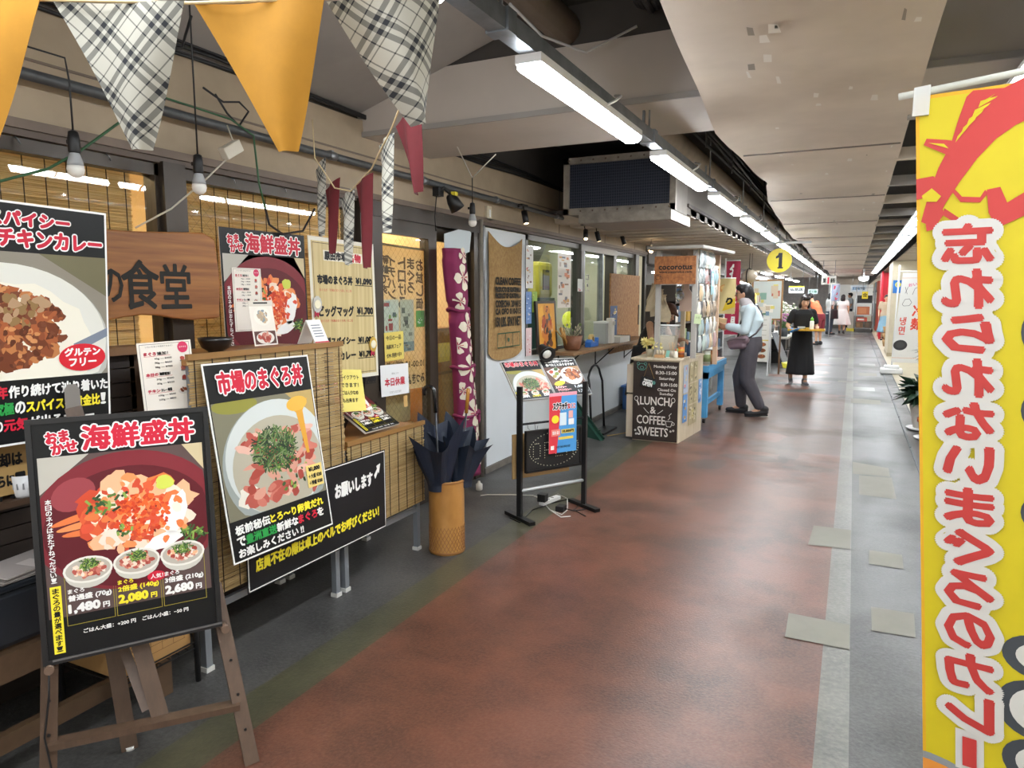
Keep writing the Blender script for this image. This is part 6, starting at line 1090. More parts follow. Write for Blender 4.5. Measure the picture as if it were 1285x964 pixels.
# ================================================================== PEOPLE
SKIN = mat('#c99a7c', .5, noise=.06, nscale=20)
def capsule(b, p, q, r0, r1, n=14):
    p, q = V(p), V(q); d = q-p; L = d.length
    if L < 1e-5: return b.ell(p, (r0, r0, r0))
    pts, rs = [], []; d.normalize()
    for k in range(5): a = PI/2*(1-k/4); pts.append(p-d*r0*math.sin(a)); rs.append(max(.0004, r0*math.cos(a)))
    for k in range(5): a = PI/2*k/4; pts.append(q+d*r1*math.sin(a)); rs.append(max(.0004, r1*math.cos(a)))
    return b.tube(pts, rs, n)
def fuse(name, b, m, parent, vox=.009, smooth=6, label=None, flat=None):
    b.m = [m]*len(b.m); me = bpy.data.meshes.new('tmp'); me.from_pydata(b.v, [], b.f); o = bpy.data.objects.new('tmp', me); COL.objects.link(o)
    r = o.modifiers.new('r', 'REMESH'); r.mode = 'VOXEL'; r.voxel_size = vox; r.use_smooth_shade = True
    if smooth: sm = o.modifiers.new('s', 'SMOOTH'); sm.iterations = smooth; sm.factor = .5
    me2 = bpy.data.meshes.new_from_object(o.evaluated_get(bpy.context.evaluated_depsgraph_get())); bpy.data.objects.remove(o)
    c = B(); c.cur = m; c.sm = True; c.add([v.co.copy() for v in me2.vertices], [tuple(p.vertices) for p in me2.polygons]); bpy.data.meshes.remove(me2)
    return obj(name, c, parent, label)
class Man:
    def __init__(s, name, label, loc, head, S=1.0, group=None):
        s.loc = V(loc); s.fw = V((math.cos(head), math.sin(head), 0)); s.lf = V((-math.sin(head), math.cos(head), 0)); s.S = S; s.t = thing('person', label, 'person', loc, group)
    def w(s, p): f, l, z = p; return s.loc+(s.fw*f+s.lf*l+V((0, 0, z)))*s.S
    def loft(s, b, rings, n=24):
        vs = []
        for (f, l, z, rf, rl) in rings:
            for k in range(n): a = 2*PI*k/n; vs.append(s.w((f+rf*math.cos(a), l+rl*math.sin(a), z)))
        b.add(vs, [(i*n+k, i*n+(k+1) % n, (i+1)*n+(k+1) % n, (i+1)*n+k) for i in range(len(rings)-1) for k in range(n)]+[tuple(reversed(range(n))), tuple((len(rings)-1)*n+k for k in range(n))], True)
    def limb(s, b, pts, rs):
        for i in range(len(pts)-1): capsule(b, s.w(pts[i]), s.w(pts[i+1]), rs[i]*s.S, rs[i+1]*s.S)
    def hand(s, b, wr, d, side, curl=.6, palm=(0, 0, -1), g=1.0):
        wr = V(wr); d = V(d).normalized(); pn = V(palm); pn = (pn-d*pn.dot(d)).normalized(); ac = d.cross(pn).normalized()*side
        loc = lambda x, y, z: tuple(wr+d*x+ac*y+pn*z)
        for y in (-.026, -.009, .009, .026): capsule(b, s.w(loc(.0, y*.6, 0)), s.w(loc(.075, y, 0)), .014*g*s.S, .0115*g*s.S, 8)
        for y, L in ((-.03, .058), (-.01, .072), (.01, .076), (.029, .068)):
            p0 = loc(.08, y, 0); p1 = loc(.08+L*.45*math.cos(curl*.6), y*1.1, L*.45*math.sin(curl*.6)); p2 = loc(.08+L*(.45*math.cos(curl*.6)+.35*math.cos(curl*1.5)), y*1.12, L*(.45*math.sin(curl*.6)+.35*math.sin(curl*1.5))); p3 = loc(.08+L*(.45*math.cos(curl*.6)+.35*math.cos(curl*1.5)+.25*math.cos(curl*2.2)), y*1.1, L*(.45*math.sin(curl*.6)+.35*math.sin(curl*1.5)+.25*math.sin(curl*2.2)))
            for a, c, r0, r1 in ((p0, p1, .0095, .0088), (p1, p2, .0088, .008), (p2, p3, .008, .007)): capsule(b, s.w(a), s.w(c), r0*g*s.S, r1*g*s.S, 8)
        q0, q1, q2 = loc(.02, .026, .004), loc(.052, .052, .014+.01*curl), loc(.08, .056, .022+.018*curl)
        capsule(b, s.w(q0), s.w(q1), .0125*g*s.S, .0105*g*s.S, 8); capsule(b, s.w(q1), s.w(q2), .0105*g*s.S, .0085*g*s.S, 8)
    def headmesh(s, b, hc, pitch=0, yaw=0):
        hc = V(hc); cp, sp_, cy, sy = math.cos(pitch), math.sin(pitch), math.cos(yaw), math.sin(yaw)
        def tr(f, l, z): f2, z2 = f*cp+z*sp_, -f*sp_+z*cp; return (hc.x+f2*cy-l*sy, hc.y+f2*sy+l*cy, hc.z+z2)
        s.tr = tr
        n, m = 18, 14; vs = []
        for j in range(m+1):
            t_ = PI*j/m
            for k in range(n):
                a = 2*PI*k/n; x, y, z = math.sin(t_)*math.cos(a), math.sin(t_)*math.sin(a), math.cos(t_)
                tap = 1-.22*max(0, -z); f = x*.093*(tap+.05 if x < 0 else tap+.02)+(.012 if z < -.3 else 0); vs.append(s.w(tr(f, y*.074*tap, z*.112)))
        b.add(vs, [(j*n+k, (j+1)*n+k, (j+1)*n+(k+1) % n, j*n+(k+1) % n) for j in range(m) for k in range(n)], True)
        capsule(b, s.w(tr(.086, 0, .015)), s.w(tr(.108, 0, -.022)), .009*s.S, .014*s.S, 8); capsule(b, s.w(tr(.062, .0, -.088)), s.w(tr(.07, 0, -.092)), .026*s.S, .022*s.S, 8)
        for l in (-1, 1): b.ell(s.w(tr(-.005, l*.076, -.005)), (.02*s.S, .02*s.S, .03*s.S), 8, 6); capsule(b, s.w(tr(.078, l*.02, .03)), s.w(tr(.07, l*.05, .028)), .009*s.S, .008*s.S, 8)
    def face(s):
        b = B().use(mat('#241a16', .4)); r = .0085*s.S
        for l in (-1, 1): b.ell(s.w(s.tr(.0845, l*.032, .008)), (r, r, r*.65), 8, 5); capsule(b, s.w(s.tr(.087, l*.02, .031)), s.w(s.tr(.079, l*.046, .031)), .0035*s.S, .003*s.S, 6)
        obj('eyes_and_brows', b, s.t); b = B().use(mat('#a85a50', .5)); capsule(b, s.w(s.tr(.087, -.018, -.055)), s.w(s.tr(.087, .018, -.055)), .006*s.S, .006*s.S, 6); obj('mouth', b, s.t)
    def torso(s, b, J, g=0.0, top=True):
        pf, pz = J['pel'][0], J['pel'][2]; cf, cz = J['chest'][0], J['chest'][2]; nf, nz = J['neck'][0], J['neck'][2]; pl, cl, nl = J['pel'][1], J['chest'][1], J['neck'][1]
        L = lambda a, c, t_: a*(1-t_)+c*t_
        R = [(pf, pl, pz-.08, .085+g, .13+g), (pf, pl, pz, .108+g, .162+g), (L(pf, cf, .3), L(pl, cl, .3), L(pz, cz, .3), .1+g, .142+g), (L(pf, cf, .55), L(pl, cl, .55), L(pz, cz, .55), .096+g, .13+g), (cf, cl, cz, .108+g, .155+g), (L(cf, nf, .55), L(cl, nl, .55), L(cz, nz, .55), .095+g, .168+g), (L(cf, nf, .85), L(cl, nl, .85), L(cz, nz, .85), .068+g, .12+g)]
        if top: R += [(nf, nl, nz, .05+g*.4, .055+g*.4)]
        s.loft(b, R)
    def build(s, J, hands=True, vox=.009, face=True, pitch=0, yaw=0, skin=None):
        b = B(); s.torso(b, J); capsule(b, s.w(J['neck']), s.w(tuple(V(J['neck'])*.35+V(J['head'])*.65)), .05*s.S, .047*s.S); s.headmesh(b, J['head'], pitch, yaw)
        for k in 'LR':
            s.limb(b, [J['sh'+k], J['el'+k], J['wr'+k]], [.048, .036, .025]); s.limb(b, [J['hp'+k], J['kn'+k], J['an'+k]], [.082, .054, .036]); s.limb(b, [J['an'+k], J['to'+k]], [.036, .026])
            if hands: s.hand(b, J['wr'+k], J['hd'+k], 1 if k == 'L' else -1, J.get('curl'+k, .6), J.get('palm'+k, (0, 0, -1)))
        fuse('body', b, skin or SKIN, s.t, vox, 3)
        if face: s.face()
    def shoes(s, J, m, sole=None):
        for k in 'LR':
            a, t_ = V(J['an'+k]), V(J['to'+k]); d = (t_-a); d.z = 0; d = d.normalized(); h = a-d*.055; b = B()
            zs = min(a.z, t_.z); heel = V((h.x, h.y, a.z-.035)); capsule(b, s.w(heel), s.w(V((t_.x, t_.y, t_.z-.0))), .04*s.S, .036*s.S); capsule(b, s.w(heel+V((0, 0, .035))), s.w(a+V((0, 0, .02))), .042*s.S, .046*s.S); capsule(b, s.w(t_), s.w(t_+d*.04), .038*s.S, .03*s.S)
            o = fuse('shoe', b, m, s.t, .008, 3)
            if sole:
                c = B().use(sole); p, q = s.w(heel-d*.03+V((0, 0, -.035))), s.w(t_+d*.06+V((0, 0, -.034))); c.beam(p, q, .075*s.S, .018*s.S); obj('sole', c, o)
    def hair(s, m, parts, vox=.008):
        b = B()
        for (c, r) in parts: s_ = V(s.w(s.tr(*c))); R = Matrix((s.fw, s.lf, V((0, 0, 1)))).transposed(); b.ell(s_, [x*s.S for x in r], 16, 10, R)
        return fuse('hair', b, m, s.t, vox, 3)
HAIR = mat('#191414', .45, noise=.3, nscale=40)
def stand(f0=.0, spread=.09, lean=0.0, arms='down'):
    J = dict(pel=(0, 0, .9), chest=(.0+lean*.5, 0, 1.2), neck=(.0+lean, 0, 1.39), head=(.03+lean*1.25, 0, 1.52))
    for k, sg in (('L', 1), ('R', -1)): J['hp'+k] = (0, sg*.085, .86); J['kn'+k] = (.02, sg*spread, .47); J['an'+k] = (0, sg*spread, .08); J['to'+k] = (.13, sg*(spread+.02), .035); J['sh'+k] = (lean*.9, sg*.165, 1.34); J['el'+k] = (lean*.9-.03, sg*.22, 1.08); J['wr'+k] = (lean*.9+.06, sg*.22, .86); J['hd'+k] = (.1, 0, -1); J['palm'+k] = (.0, -sg, 0)
    return J
def trousers(s, J, m, g=.022, cuff=None, flare=0.0, shorts=None):
    b = B(); pf, pl, pz = J['pel']; s.loft(b, [(pf, pl, pz-.1, .1+g, .15+g), (pf, pl, pz-.02, .115+g, .17+g), (pf, pl, pz+.06, .108+g, .155+g), (pf, pl, pz+.1, .1+g, .145+g)])
    for k in 'LR':
        kn, an = V(J['kn'+k]), V(J['an'+k])
        if shorts: s.limb(b, [J['hp'+k], tuple(V(J['hp'+k]).lerp(kn, .8))], [.09+g, .085+g])
        else: s.limb(b, [J['hp'+k], tuple(kn), tuple(an+(kn-an)*.12)], [.088+g, .066+g, .05+g*.6+flare])
    return fuse('trousers' if not shorts else 'shorts', b, m, s.t, .01, 4)
def top_(s, J, m, g=.02, sleeve=1.0, name='top', hem=0.0, vox=.009, neck=True):
    b = B(); Jp = dict(J); pf, pl, pz = J['pel']; s.torso(b, J, g, True); s.loft(b, [(pf, pl, pz-.08-hem, .1+g, .155+g), (pf, pl, pz+.02, .108+g, .16+g), (pf, pl, pz+.1, .1+g, .15+g)])
    for k in 'LR':
        if sleeve <= 0: continue
        e, w_, sh = V(J['el'+k]), V(J['wr'+k]), V(J['sh'+k])
        if sleeve < .6: s.limb(b, [tuple(sh), tuple(sh.lerp(e, sleeve*1.5))], [.058+g*.6, .055+g*.5])
        else: s.limb(b, [tuple(sh), tuple(e), tuple(e.lerp(w_, sleeve))], [.056+g*.6, .046+g*.6, .034+g*.5])
    return fuse(name, b, m, s.t, vox, 4)
def skirt(s, J, m, z1, rf, rl, name='skirt', z0=.98, fwd=0.0):
    pf, pl, pz = J['pel']; n = 40; vs = []; rows = 14
    for i in range(rows+1):
        t_ = i/rows; z = z0+(z1-z0)*t_; a0, c0 = (.115+(rf-.115)*t_**.8), (.16+(rl-.16)*t_**.8)
        for k in range(n): a = 2*PI*k/n; w_ = 1+.07*t_*math.sin(9*a+1.3*math.sin(3*a)); vs.append(s.w((pf+fwd*t_+a0*w_*math.cos(a), pl+c0*w_*math.sin(a), z)))
    b = B().use(m); b.add(vs, [(i*n+k, (i+1)*n+k, (i+1)*n+(k+1) % n, i*n+(k+1) % n) for i in range(rows) for k in range(n)]+[tuple(range(n)), tuple(reversed(range(rows*n, rows*n+n)))], True); return obj(name, b, s.t)
# --- customer at the kiosk
s = Man('person', 'woman in pale blue sweater and dark trousers standing at the blue table holding a box', (-1.16, 9.4, 0), PI, 1.0)
J = stand(); J.update(pel=(0, 0, .92), chest=(-.01, 0, 1.22), neck=(.05, 0, 1.42), head=(.105, 0, 1.548), hpL=(0, .085, .88), knL=(.02, .1, .48), anL=(-.17, .11, .10), toL=(-.04, .13, .035), hpR=(0, -.085, .88), knR=(.13, -.09, .49), anR=(.1, -.1, .08), toR=(.23, -.11, .035), shL=(.0, .165, 1.36), shR=(.0, -.165, 1.36), elL=(.05, .21, 1.1), elR=(.06, -.2, 1.1), wrL=(.28, .1, 1.14), wrR=(.3, -.09, 1.12), hdL=(.9, -.35, .1), hdR=(.9, .3, .1), palmL=(0, -1, .4), palmR=(0, 1, .4), curlL=.5, curlR=.5)
s.build(J); trousers(s, J, mat('#47434a', .8, noise=.12, nscale=14), .03); top_(s, J, mat('#bfcfd6', .85, noise=.06, nscale=14), .026, .92, 'sweater', .03); s.shoes(J, mat('#242326', .6), mat('#1a191b', .6))
s.hair(HAIR, [((-.022, 0, .03), (.098, .086, .105)), ((.03, 0, .08), (.075, .076, .05)), ((-.09, 0, -.02), (.05, .05, .06)), ((-.11, 0, -.11), (.035, .04, .09))])
b = B(); capsule(b, s.w((.05, 0, 1.40)), s.w((.1, 0, 1.475)), .085, .07); s.loft(b, [(.06, 0, 1.33, .1, .12), (.06, 0, 1.42, .075, .085)]); fuse('neck_scarf', b, mat('#b5adae', .9, noise=.1, nscale=30), s.t, .008, 4)
b = B().use(mat('#30304a', .4)).tube([s.w(s.tr(.095, l*.032+.022*math.cos(a_), .008+.018*math.sin(a_))) for l in (1,) for a_ in [k*PI/6 for k in range(13)]], .002, 5).tube([s.w(s.tr(.095, .055, .01)), s.w(s.tr(.0, .08, .012))], .002, 5); obj('glasses', b, s.t)
BAGM = mat('#75606a', .6, noise=.15, nscale=16); t = thing('waist_bag', 'mauve crossbody bag hanging at the hip of the woman in the pale sweater', 'bag', s.w((.15, .22, .86))); b = B(); capsule(b, s.w((.05, .2, .98)), s.w((.22, .12, .93)), .06, .055); capsule(b, s.w((.07, .2, .91)), s.w((.21, .13, .89)), .05, .045); fuse('pouch', b, BAGM, t, .008, 3)
obj('strap', B().use(mat('#3a3438', .6)).tube([s.w((.0, .2, 1.0)), s.w((-.08, .175, 1.06)), s.w((-.135, .08, 1.15)), s.w((-.12, -.06, 1.28)), s.w((-.05, -.13, 1.40)), s.w((.05, -.1, 1.38)), s.w((.13, -.0, 1.2)), s.w((.15, .08, 1.0))], .012, 6), t); obj('zip', B().use(mat('#2a2528', .4)).tube([s.w((.03, .27, .99)), s.w((.15, .245, .985)), s.w((.27, .17, .95))], .005, 5), t)
t = thing('wooden_box', 'tan box held by the woman in the pale sweater', 'box', s.w((.4, 0, 1.14))); c_ = s.w((.4, 0, 1.19)); R = Matrix.Rotation(.12, 3, 'Y'); obj('carton', B().use(mat('#c8a87c', .55, noise=.1)).box(c_, (.17, .12, .09), R), t, bevel=.004); obj('lid', B().use(mat('#d8bc92', .5)).box(c_+V((0, 0, .05)), (.18, .13, .012), R), t)
# --- woman with tray
s = Man('person', 'woman in a black T-shirt and long black skirt walking forward with a yellow tray', (-.77, 13.05, 0), -PI/2+.25, .93)
J = stand(); J.update(pel=(0, 0, .9), chest=(.01, 0, 1.2), neck=(.05, 0, 1.40), head=(.1, .0, 1.53), hpL=(0, .085, .86), knL=(.05, .08, .47), anL=(.06, .07, .08), toL=(.2, .08, .035), hpR=(0, -.085, .86), knR=(-.02, -.1, .48), anR=(-.28, -.12, .17), toR=(-.19, -.13, .06), shL=(.02, .16, 1.34), shR=(.02, -.16, 1.34), elL=(.0, .24, 1.08), elR=(.0, -.26, 1.1), wrL=(.2, .22, 1.02), wrR=(.2, -.17, 1.0), hdL=(.9, .0, .0), hdR=(.9, .2, 0), palmL=(0, 0, 1), palmR=(0, 0, 1), curlL=.3, curlR=.3)
HP = V((-.885, 12.6, .95)); HP = HP-s.loc; J['wrR'] = (HP.dot(s.fw)/.93-.04, HP.dot(s.lf)/.93-.02, HP.z/.93); J['elR'] = (.02, -.27, 1.1); J['hdR'] = (.8, .5, .1)
s.build(J, pitch=.25); BLK = mat('#17171a', .85, noise=.15, nscale=14); top_(s, J, BLK, .02, .42, 't_shirt', .05)
skirt(s, J, mat('#131317', .85), .2, .23, .25, 'long_skirt', 1.0, -.02); s.shoes(J, mat('#77757a', .7), mat('#a8a6a4', .6))
s.hair(mat('#221816', .4, noise=.3, nscale=40), [((-.025, 0, .03), (.1, .092, .105)), ((.05, .02, .085), (.06, .07, .045)), ((-.03, .075, -.04), (.06, .03, .09)), ((-.03, -.075, -.04), (.06, .03, .09)), ((-.06, 0, -.05), (.055, .08, .09)), ((.07, .0, .07), (.03, .06, .03))])
b = B(); s.hand(b, V(J['wrR'])-V((.0, 0, .0)), J['hdR'], -1, .3, (0, 0, 1), 1.4)
b2 = B(); b2.v = [tuple(p) for p in b.v]; b2.f = b.f; b2.m = b.m; b2.s = b.s; capsule(b2, s.w(V(J['wrR'])-V((.05, -.01, -.01))), s.w(J['wrR']), .04, .036)
fuse('glove', (lambda q: q)(b2), mat('#3f86c4', .35), s.t, .0065, 1).scale = (1, 1, 1)
def neckline(): 
    c = B().use(SKIN); c.add([s.w((.135, -.05, 1.385)), s.w((.135, .05, 1.385)), s.w((.147, 0, 1.29))], [(0, 1, 2)]); return c
t = thing('tray', 'yellow serving tray carried by the woman in black', 'tray', (-.69, 12.77, .95)); c_ = V((-.69, 12.77, .955)); rx, ry = .28, .17; b = B().use(mat('#d8ac2c', .4)).box(c_, (2*rx, 2*ry, .012)); obj('base', b, t, bevel=.004); b = B().use(mat('#c89a28', .4))
for p_, d_ in (((0, ry, .012), (2*rx, .012, .025)), ((0, -ry, .012), (2*rx, .012, .025)), ((rx, 0, .012), (.012, 2*ry, .025)), ((-rx, 0, .012), (.012, 2*ry, .025))): b.box(c_+V(p_), d_)
obj('rim', b, t)
p = c_+V((.08, -.05, .007)); t = thing('squeeze_bottle', 'white bottle with green cap standing on the yellow tray', 'bottle', p); obj('bottle', B().use(mat('#dfe0d8', .4)).lathe([(.03, 0), (.034, .01), (.034, .14), (.018, .16)], p, 16), t); obj('cap', B().use(mat('#6cc23c', .4)).lathe([(.024, .155), (.024, .19), (.01, .205), (.006, .22)], p, 14), t)
p = c_+V((-.08, -.06, .007)); tag(obj('bowl', B().use(mat('#b0b2ac', .4)).lathe([(.03, 0), (.055, .03), (.062, .055), (.056, .055), (.03, .015)], p, 18)), 'grey bowl standing on the yellow tray', 'bowl'); p = c_+V((.16, .02, .007)); tag(obj('cup', B().use(mat('#d8b8a4', .4)).lathe([(.024, 0), (.03, .06), (.027, .06), (.02, .006)], p, 16)), 'pinkish cup on the yellow tray right of the bottle', 'cup')
p = c_+V((0.0, .03, .007)); tag(obj('dish', B().use(mat('#c8a84a', .4)).lathe([(.03, 0), (.05, .02), (.055, .035), (.05, .035), (.02, .01)], p, 16)), 'small tan dish on the yellow tray behind the bottle', 'dish')
# --- server inside the kiosk
q = ay(818, 450, 8.15); s = Man('person', 'server in a black sleeveless top and brown cap bending over the kiosk counter', (q.x-.06, 8.28, 0), -.35, .93)
J = stand(); J.update(pel=(-.1, 0, .9), chest=(.02, 0, 1.16), neck=(.14, 0, 1.32), head=(.25, .0, 1.42), shL=(.1, .16, 1.28), shR=(.1, -.16, 1.28), elL=(.2, .2, 1.06), elR=(.16, -.2, 1.05), wrL=(.42, .1, 1.1), wrR=(.4, -.14, 1.08), hdL=(.9, -.2, -.2), hdR=(.9, .1, -.2), palmL=(0, 0, -1), palmR=(0, 0, -1))
s.build(J, pitch=.5); top_(s, J, mat('#1b1a1c', .85), .018, 0, 'sleeveless_top', .0); skirt(s, J, mat('#2a2320', .85), .35, .2, .24, 'apron', 1.0); s.shoes(J, BLACK)
s.hair(mat('#3a2018', .5), [((-.03, 0, .02), (.09, .082, .095)), ((-.08, 0, -.03), (.05, .06, .06))]); b = B(); c_ = s.w(s.tr(-.01, 0, .05)); b.ell(c_, (.1, .09, .085)); capsule(b, s.w(s.tr(.07, -.03, .065)), s.w(s.tr(.15, 0, .05)), .02, .012); capsule(b, s.w(s.tr(.07, .03, .065)), s.w(s.tr(.15, 0, .05)), .02, .012); fuse('cap', b, mat('#5b3a2a', .8), s.t, .007, 2)
# --- people far down the passage
def far(label, loc, head, S, hairparts, topm, g=.03, sleeve=.42, lean=0, bottom=None, shoe=None, pitch=0, arms=None, sk=None):
    s = Man('person', label, loc, head, S); J = stand(lean=lean)
    if arms: J.update(arms)
    s.build(J, vox=.012, pitch=pitch); top_(s, J, topm, g, sleeve, 'top', .03, .011); s.hair(HAIR, hairparts, .011); s.shoes(J, shoe or mat('#2a2a2c', .7)); return s, J
CAP = [((-.02, 0, .03), (.1, .09, .105)), ((.04, 0, .085), (.06, .07, .04))]; LONG = CAP+[((-.06, 0, -.06), (.06, .095, .13)), ((-.07, 0, -.18), (.05, .09, .12))]
s, J = far('person in an orange T-shirt and dark red shorts bending over the flower stall', (-.95, 24.1, 0), PI*.8, .98, CAP, mat('#d4714a', .85), .035, .42, .28, arms=dict(elL=(.4, .2, 1.12), wrL=(.55, .12, 1.0), elR=(.4, -.2, 1.12), wrR=(.55, -.1, 1.0), hdL=(1, 0, -.3), hdR=(1, 0, -.3)), pitch=.4); trousers(s, J, mat('#7a2430', .85), .045, shorts=True)
s, J = far('person in a grey T-shirt with a black shoulder bag far down the passage', (-.85, 31, 0), 0.5, 1.02, LONG, mat('#a8a8a4', .85)); trousers(s, J, mat('#3a4450', .85), .025)
t = thing('shoulder_bag', 'black shoulder bag of the person in the grey T-shirt', 'bag', s.w((.05, -.28, .62))); b = B(); s.loft(b, [(0, -.3, .62, .2, .09), (0, -.3, .95, .17, .07), (0, -.28, 1.0, .12, .04)]); fuse('bag_body', b, BLACK, t, .012, 2); obj('strap', B().use(BLACK).tube([s.w((.12, -.3, .95)), s.w((.05, -.2, 1.38)), s.w((-.12, -.3, .95))], .012, 6), t)
s, J = far('woman in a long white dress with long dark hair walking away', (-.4, 31.8, 0), PI/2-.1, .97, LONG, mat('#dddad6', .85), .02, .3, arms=dict(anL=(.12, .09, .08), toL=(.24, .1, .035), anR=(-.16, -.09, .1), toR=(-.04, -.1, .04))); skirt(s, J, mat('#dedbd6', .85), .38, .28, .34, 'dress_skirt', 1.02)
t = thing('shoulder_bag', 'black bag on the left shoulder of the woman in the white dress', 'bag', s.w((0, .25, .95))); b = B(); s.loft(b, [(-.02, .3, .92, .2, .06), (-.02, .27, 1.2, .16, .05)]); fuse('bag_body', b, BLACK, t, .012, 2); obj('strap', B().use(BLACK).tube([s.w((.1, .27, 1.18)), s.w((.02, .16, 1.4)), s.w((-.14, .27, 1.18))], .012, 6), t)
s, J = far('man in a pale shirt and black trousers standing at the far end', (-.15, 39, 0), PI, 1.03, CAP, mat('#b9c2c6', .85)); trousers(s, J, mat('#20222a', .85), .02)
s, J = far('person in a tan top and blue skirt half hidden behind the red pillar', (1.02, 27.6, 0), -PI/2, .96, CAP, mat('#b8a48c', .85)); skirt(s, J, mat('#7da0b4', .85), .3, .22, .26)
# ================================================================== RIGHT SIDE
YB = 1.98
UB = V((1, -.16, 0)).normalized(); VB = V((.072, 0, -1)).normalized()
tlb = ay(1149, 122, YB); s = Sheet(tlb, UB, VB, .6, 1.76)
BYEL = mat('#cdbb10', .6, noise=.05, nscale=8); BRED = mat('#bb3531', .55); BWH = mat('#d0cfca', .55); BGR = mat('#3d4248', .55)
t = thing('nobori_banner', 'tall yellow cloth banner with mirrored red writing at the right edge', 'banner', s.p(.3, s.a))
WAV = lambda x, y: .005*math.sin(y*2.1+x*2)
_p = s.p
s.p = lambda x, y, l=0: _p(x, y, l*4)+s.n*WAV(x, y)
b = B().use(BYEL); b.surf(lambda i, j: s.p(i, j*s.a), 12, 40, True, th=.0012); b.use(mat('#d8a418', .6)); b.surf(lambda i, j: s.p(.012*i, j*s.a, 1), 1, 40).surf(lambda i, j: s.p(i, .014*j, 1), 12, 1); obj('cloth', b, t)
# drawing: a big red fish curving over, without the figure beneath it
def arc(cx, cy, r0, r1, a0, a1, m, l=2, n=16):
    for k in range(n): p0, p1 = a0+(a1-a0)*k/n, a0+(a1-a0)*(k+1)/n; s.quad([(cx+r0*math.cos(p0), cy+r0*math.sin(p0)), (cx+r1*math.cos(p0), cy+r1*math.sin(p0)), (cx+r1*math.cos(p1), cy+r1*math.sin(p1)), (cx+r0*math.cos(p1), cy+r0*math.sin(p1))], m, l)
X_ = lambda px, py: ((px-1150)/377, (py-118)/300)
def pl_(pts, m, l): s.quad([X_(*q) for q in pts], m, l)
mid_ = [(1164, 268), (1176, 240), (1192, 212), (1212, 184), (1236, 160), (1262, 144), (1290, 134), (1320, 128)]; half = [9, 12, 16, 19, 21, 22, 22, 22]
def off(k, sg):
    a_, c_ = mid_[max(0, k-1)], mid_[min(7, k+1)]; dx, dy = c_[0]-a_[0], c_[1]-a_[1]; L = math.hypot(dx, dy); return (mid_[k][0]-sg*dy/L*half[k], mid_[k][1]+sg*dx/L*half[k])
for k in range(7): pl_([off(k, -1), off(k, 1), off(k+1, 1), off(k+1, -1)], BRED, 2)
pl_([(1160, 175), (1164, 168), (1190, 172), (1208, 176), (1196, 192)], BRED, 2.9); pl_([(1166, 173), (1186, 176), (1192, 182)], BYEL, 3.2)
pl_([(1190, 190), (1204, 150), (1214, 126), (1222, 120), (1260, 122), (1236, 132)], BRED, 1.8)
for k in range(5): pl_([(1200+7*k, 176-9*k), (1216+8*k, 160-7*k), (1219+8*k, 154-6*k), (1203+7*k, 169-9*k)], BYEL, 3.2)
pl_([(1150, 214), (1172, 212), (1186, 222), (1178, 234), (1150, 238)], BRED, 2.9); pl_([(1157, 234), (1170, 226), (1182, 236), (1176, 242), (1160, 241)], BYEL, 3.3)
pl_([(1162, 268), (1168, 246), (1180, 242), (1186, 256), (1172, 274), (1163, 276)], BRED, 3); pl_([(1184, 240), (1196, 226), (1208, 238), (1230, 240), (1236, 232), (1240, 236), (1230, 246), (1206, 244), (1196, 232), (1186, 246)], BRED, 2.6)
pl_([(1238, 232), (1254, 230), (1262, 248), (1285, 236), (1285, 262), (1250, 276), (1240, 258)], BRED, 2.6); pl_([(1186, 250), (1204, 262), (1200, 268), (1184, 258)], BRED, 2.6)
chars = '忘れられないまぐろのカレー'; y = .5; x0 = .09; st = .174
for ch in chars:
    h = st*.9; w = .16
    if ch == 'ー': s.rect(x0+.055, y+.02, x0+.105, y+h-.01, BRED, 6, s.let); s.rect(x0+.03, y-.005, x0+.13, y+h+.012, BWH, 3.0, s.let)
    else: s.text(ch, x0, y+.01, w, h*.9, BRED, 6, .0085, BWH, .04, mirror=True)
    y += st
for x, y, rx, ry in ((.43, .92, .09, .11), (.44, 1.22, .1, .1), (.46, 1.42, .1, .09), (.44, 1.62, .1, .09), (.46, 1.86, .1, .1), (.4, 2.2, .12, .09), (.38, 2.42, .12, .12), (.4, 2.64, .12, .1), (.43, 2.82, .12, .09)): s.ell(x, y, rx, ry, BGR, 2.0, 0, 24); s.ell(x+.015, y, rx-.03, ry-.03, BWH, 3, 0, 24)
OR = mat('#d88a34', .6); s.ell(.0, s.a-.0, .3, .2, mat('#8a8e92', .6), 1.2, n=30, clip=(0, s.a-.25, .4, s.a)); s.ell(.0, s.a, .27, .17, OR, 1.6, n=30, clip=(0, s.a-.25, .4, s.a)); s.ell(.1, s.a-.08, .02, .02, BRED, 2.2)
s.done(t, 'printed_picture', 'mirrored_lettering')
t2 = thing('banner_pole', 'white pole with a clear sleeve holding the yellow banner', 'pole', s.p(.5, 0)); pc = s.p(0, -.015); obj('cross_arm', B().use(mat('#d9dcd2', .35)).tube([pc-UB*.035+V((0, 0, -.003)), pc+UB*.66+V((0, 0, .045))], .008, 10), t2); obj('sleeve', B().use(mat('#e4e6e4', .25, alpha=.7)).prism([pc-UB*.004+V((0, 0, .01)), pc+UB*.03+V((0, 0, .012)), pc+UB*.03+V((0, 0, -.055)), pc-UB*.004+V((0, 0, -.055))], V((0, -.012, 0))), t2); px_ = pc+UB*.64; obj('upright', B().use(mat('#d9dcd2', .35)).tube([V((px_.x, px_.y, .05)), V((px_.x, px_.y, px_.z+.06))], .011, 10), t2); obj('water_base', B().use(mat('#dcdcd8', .4)).lathe([(.2, 0), (.21, .02), (.2, .07), (.05, .09)], (px_.x, px_.y, 0), 24), t2)
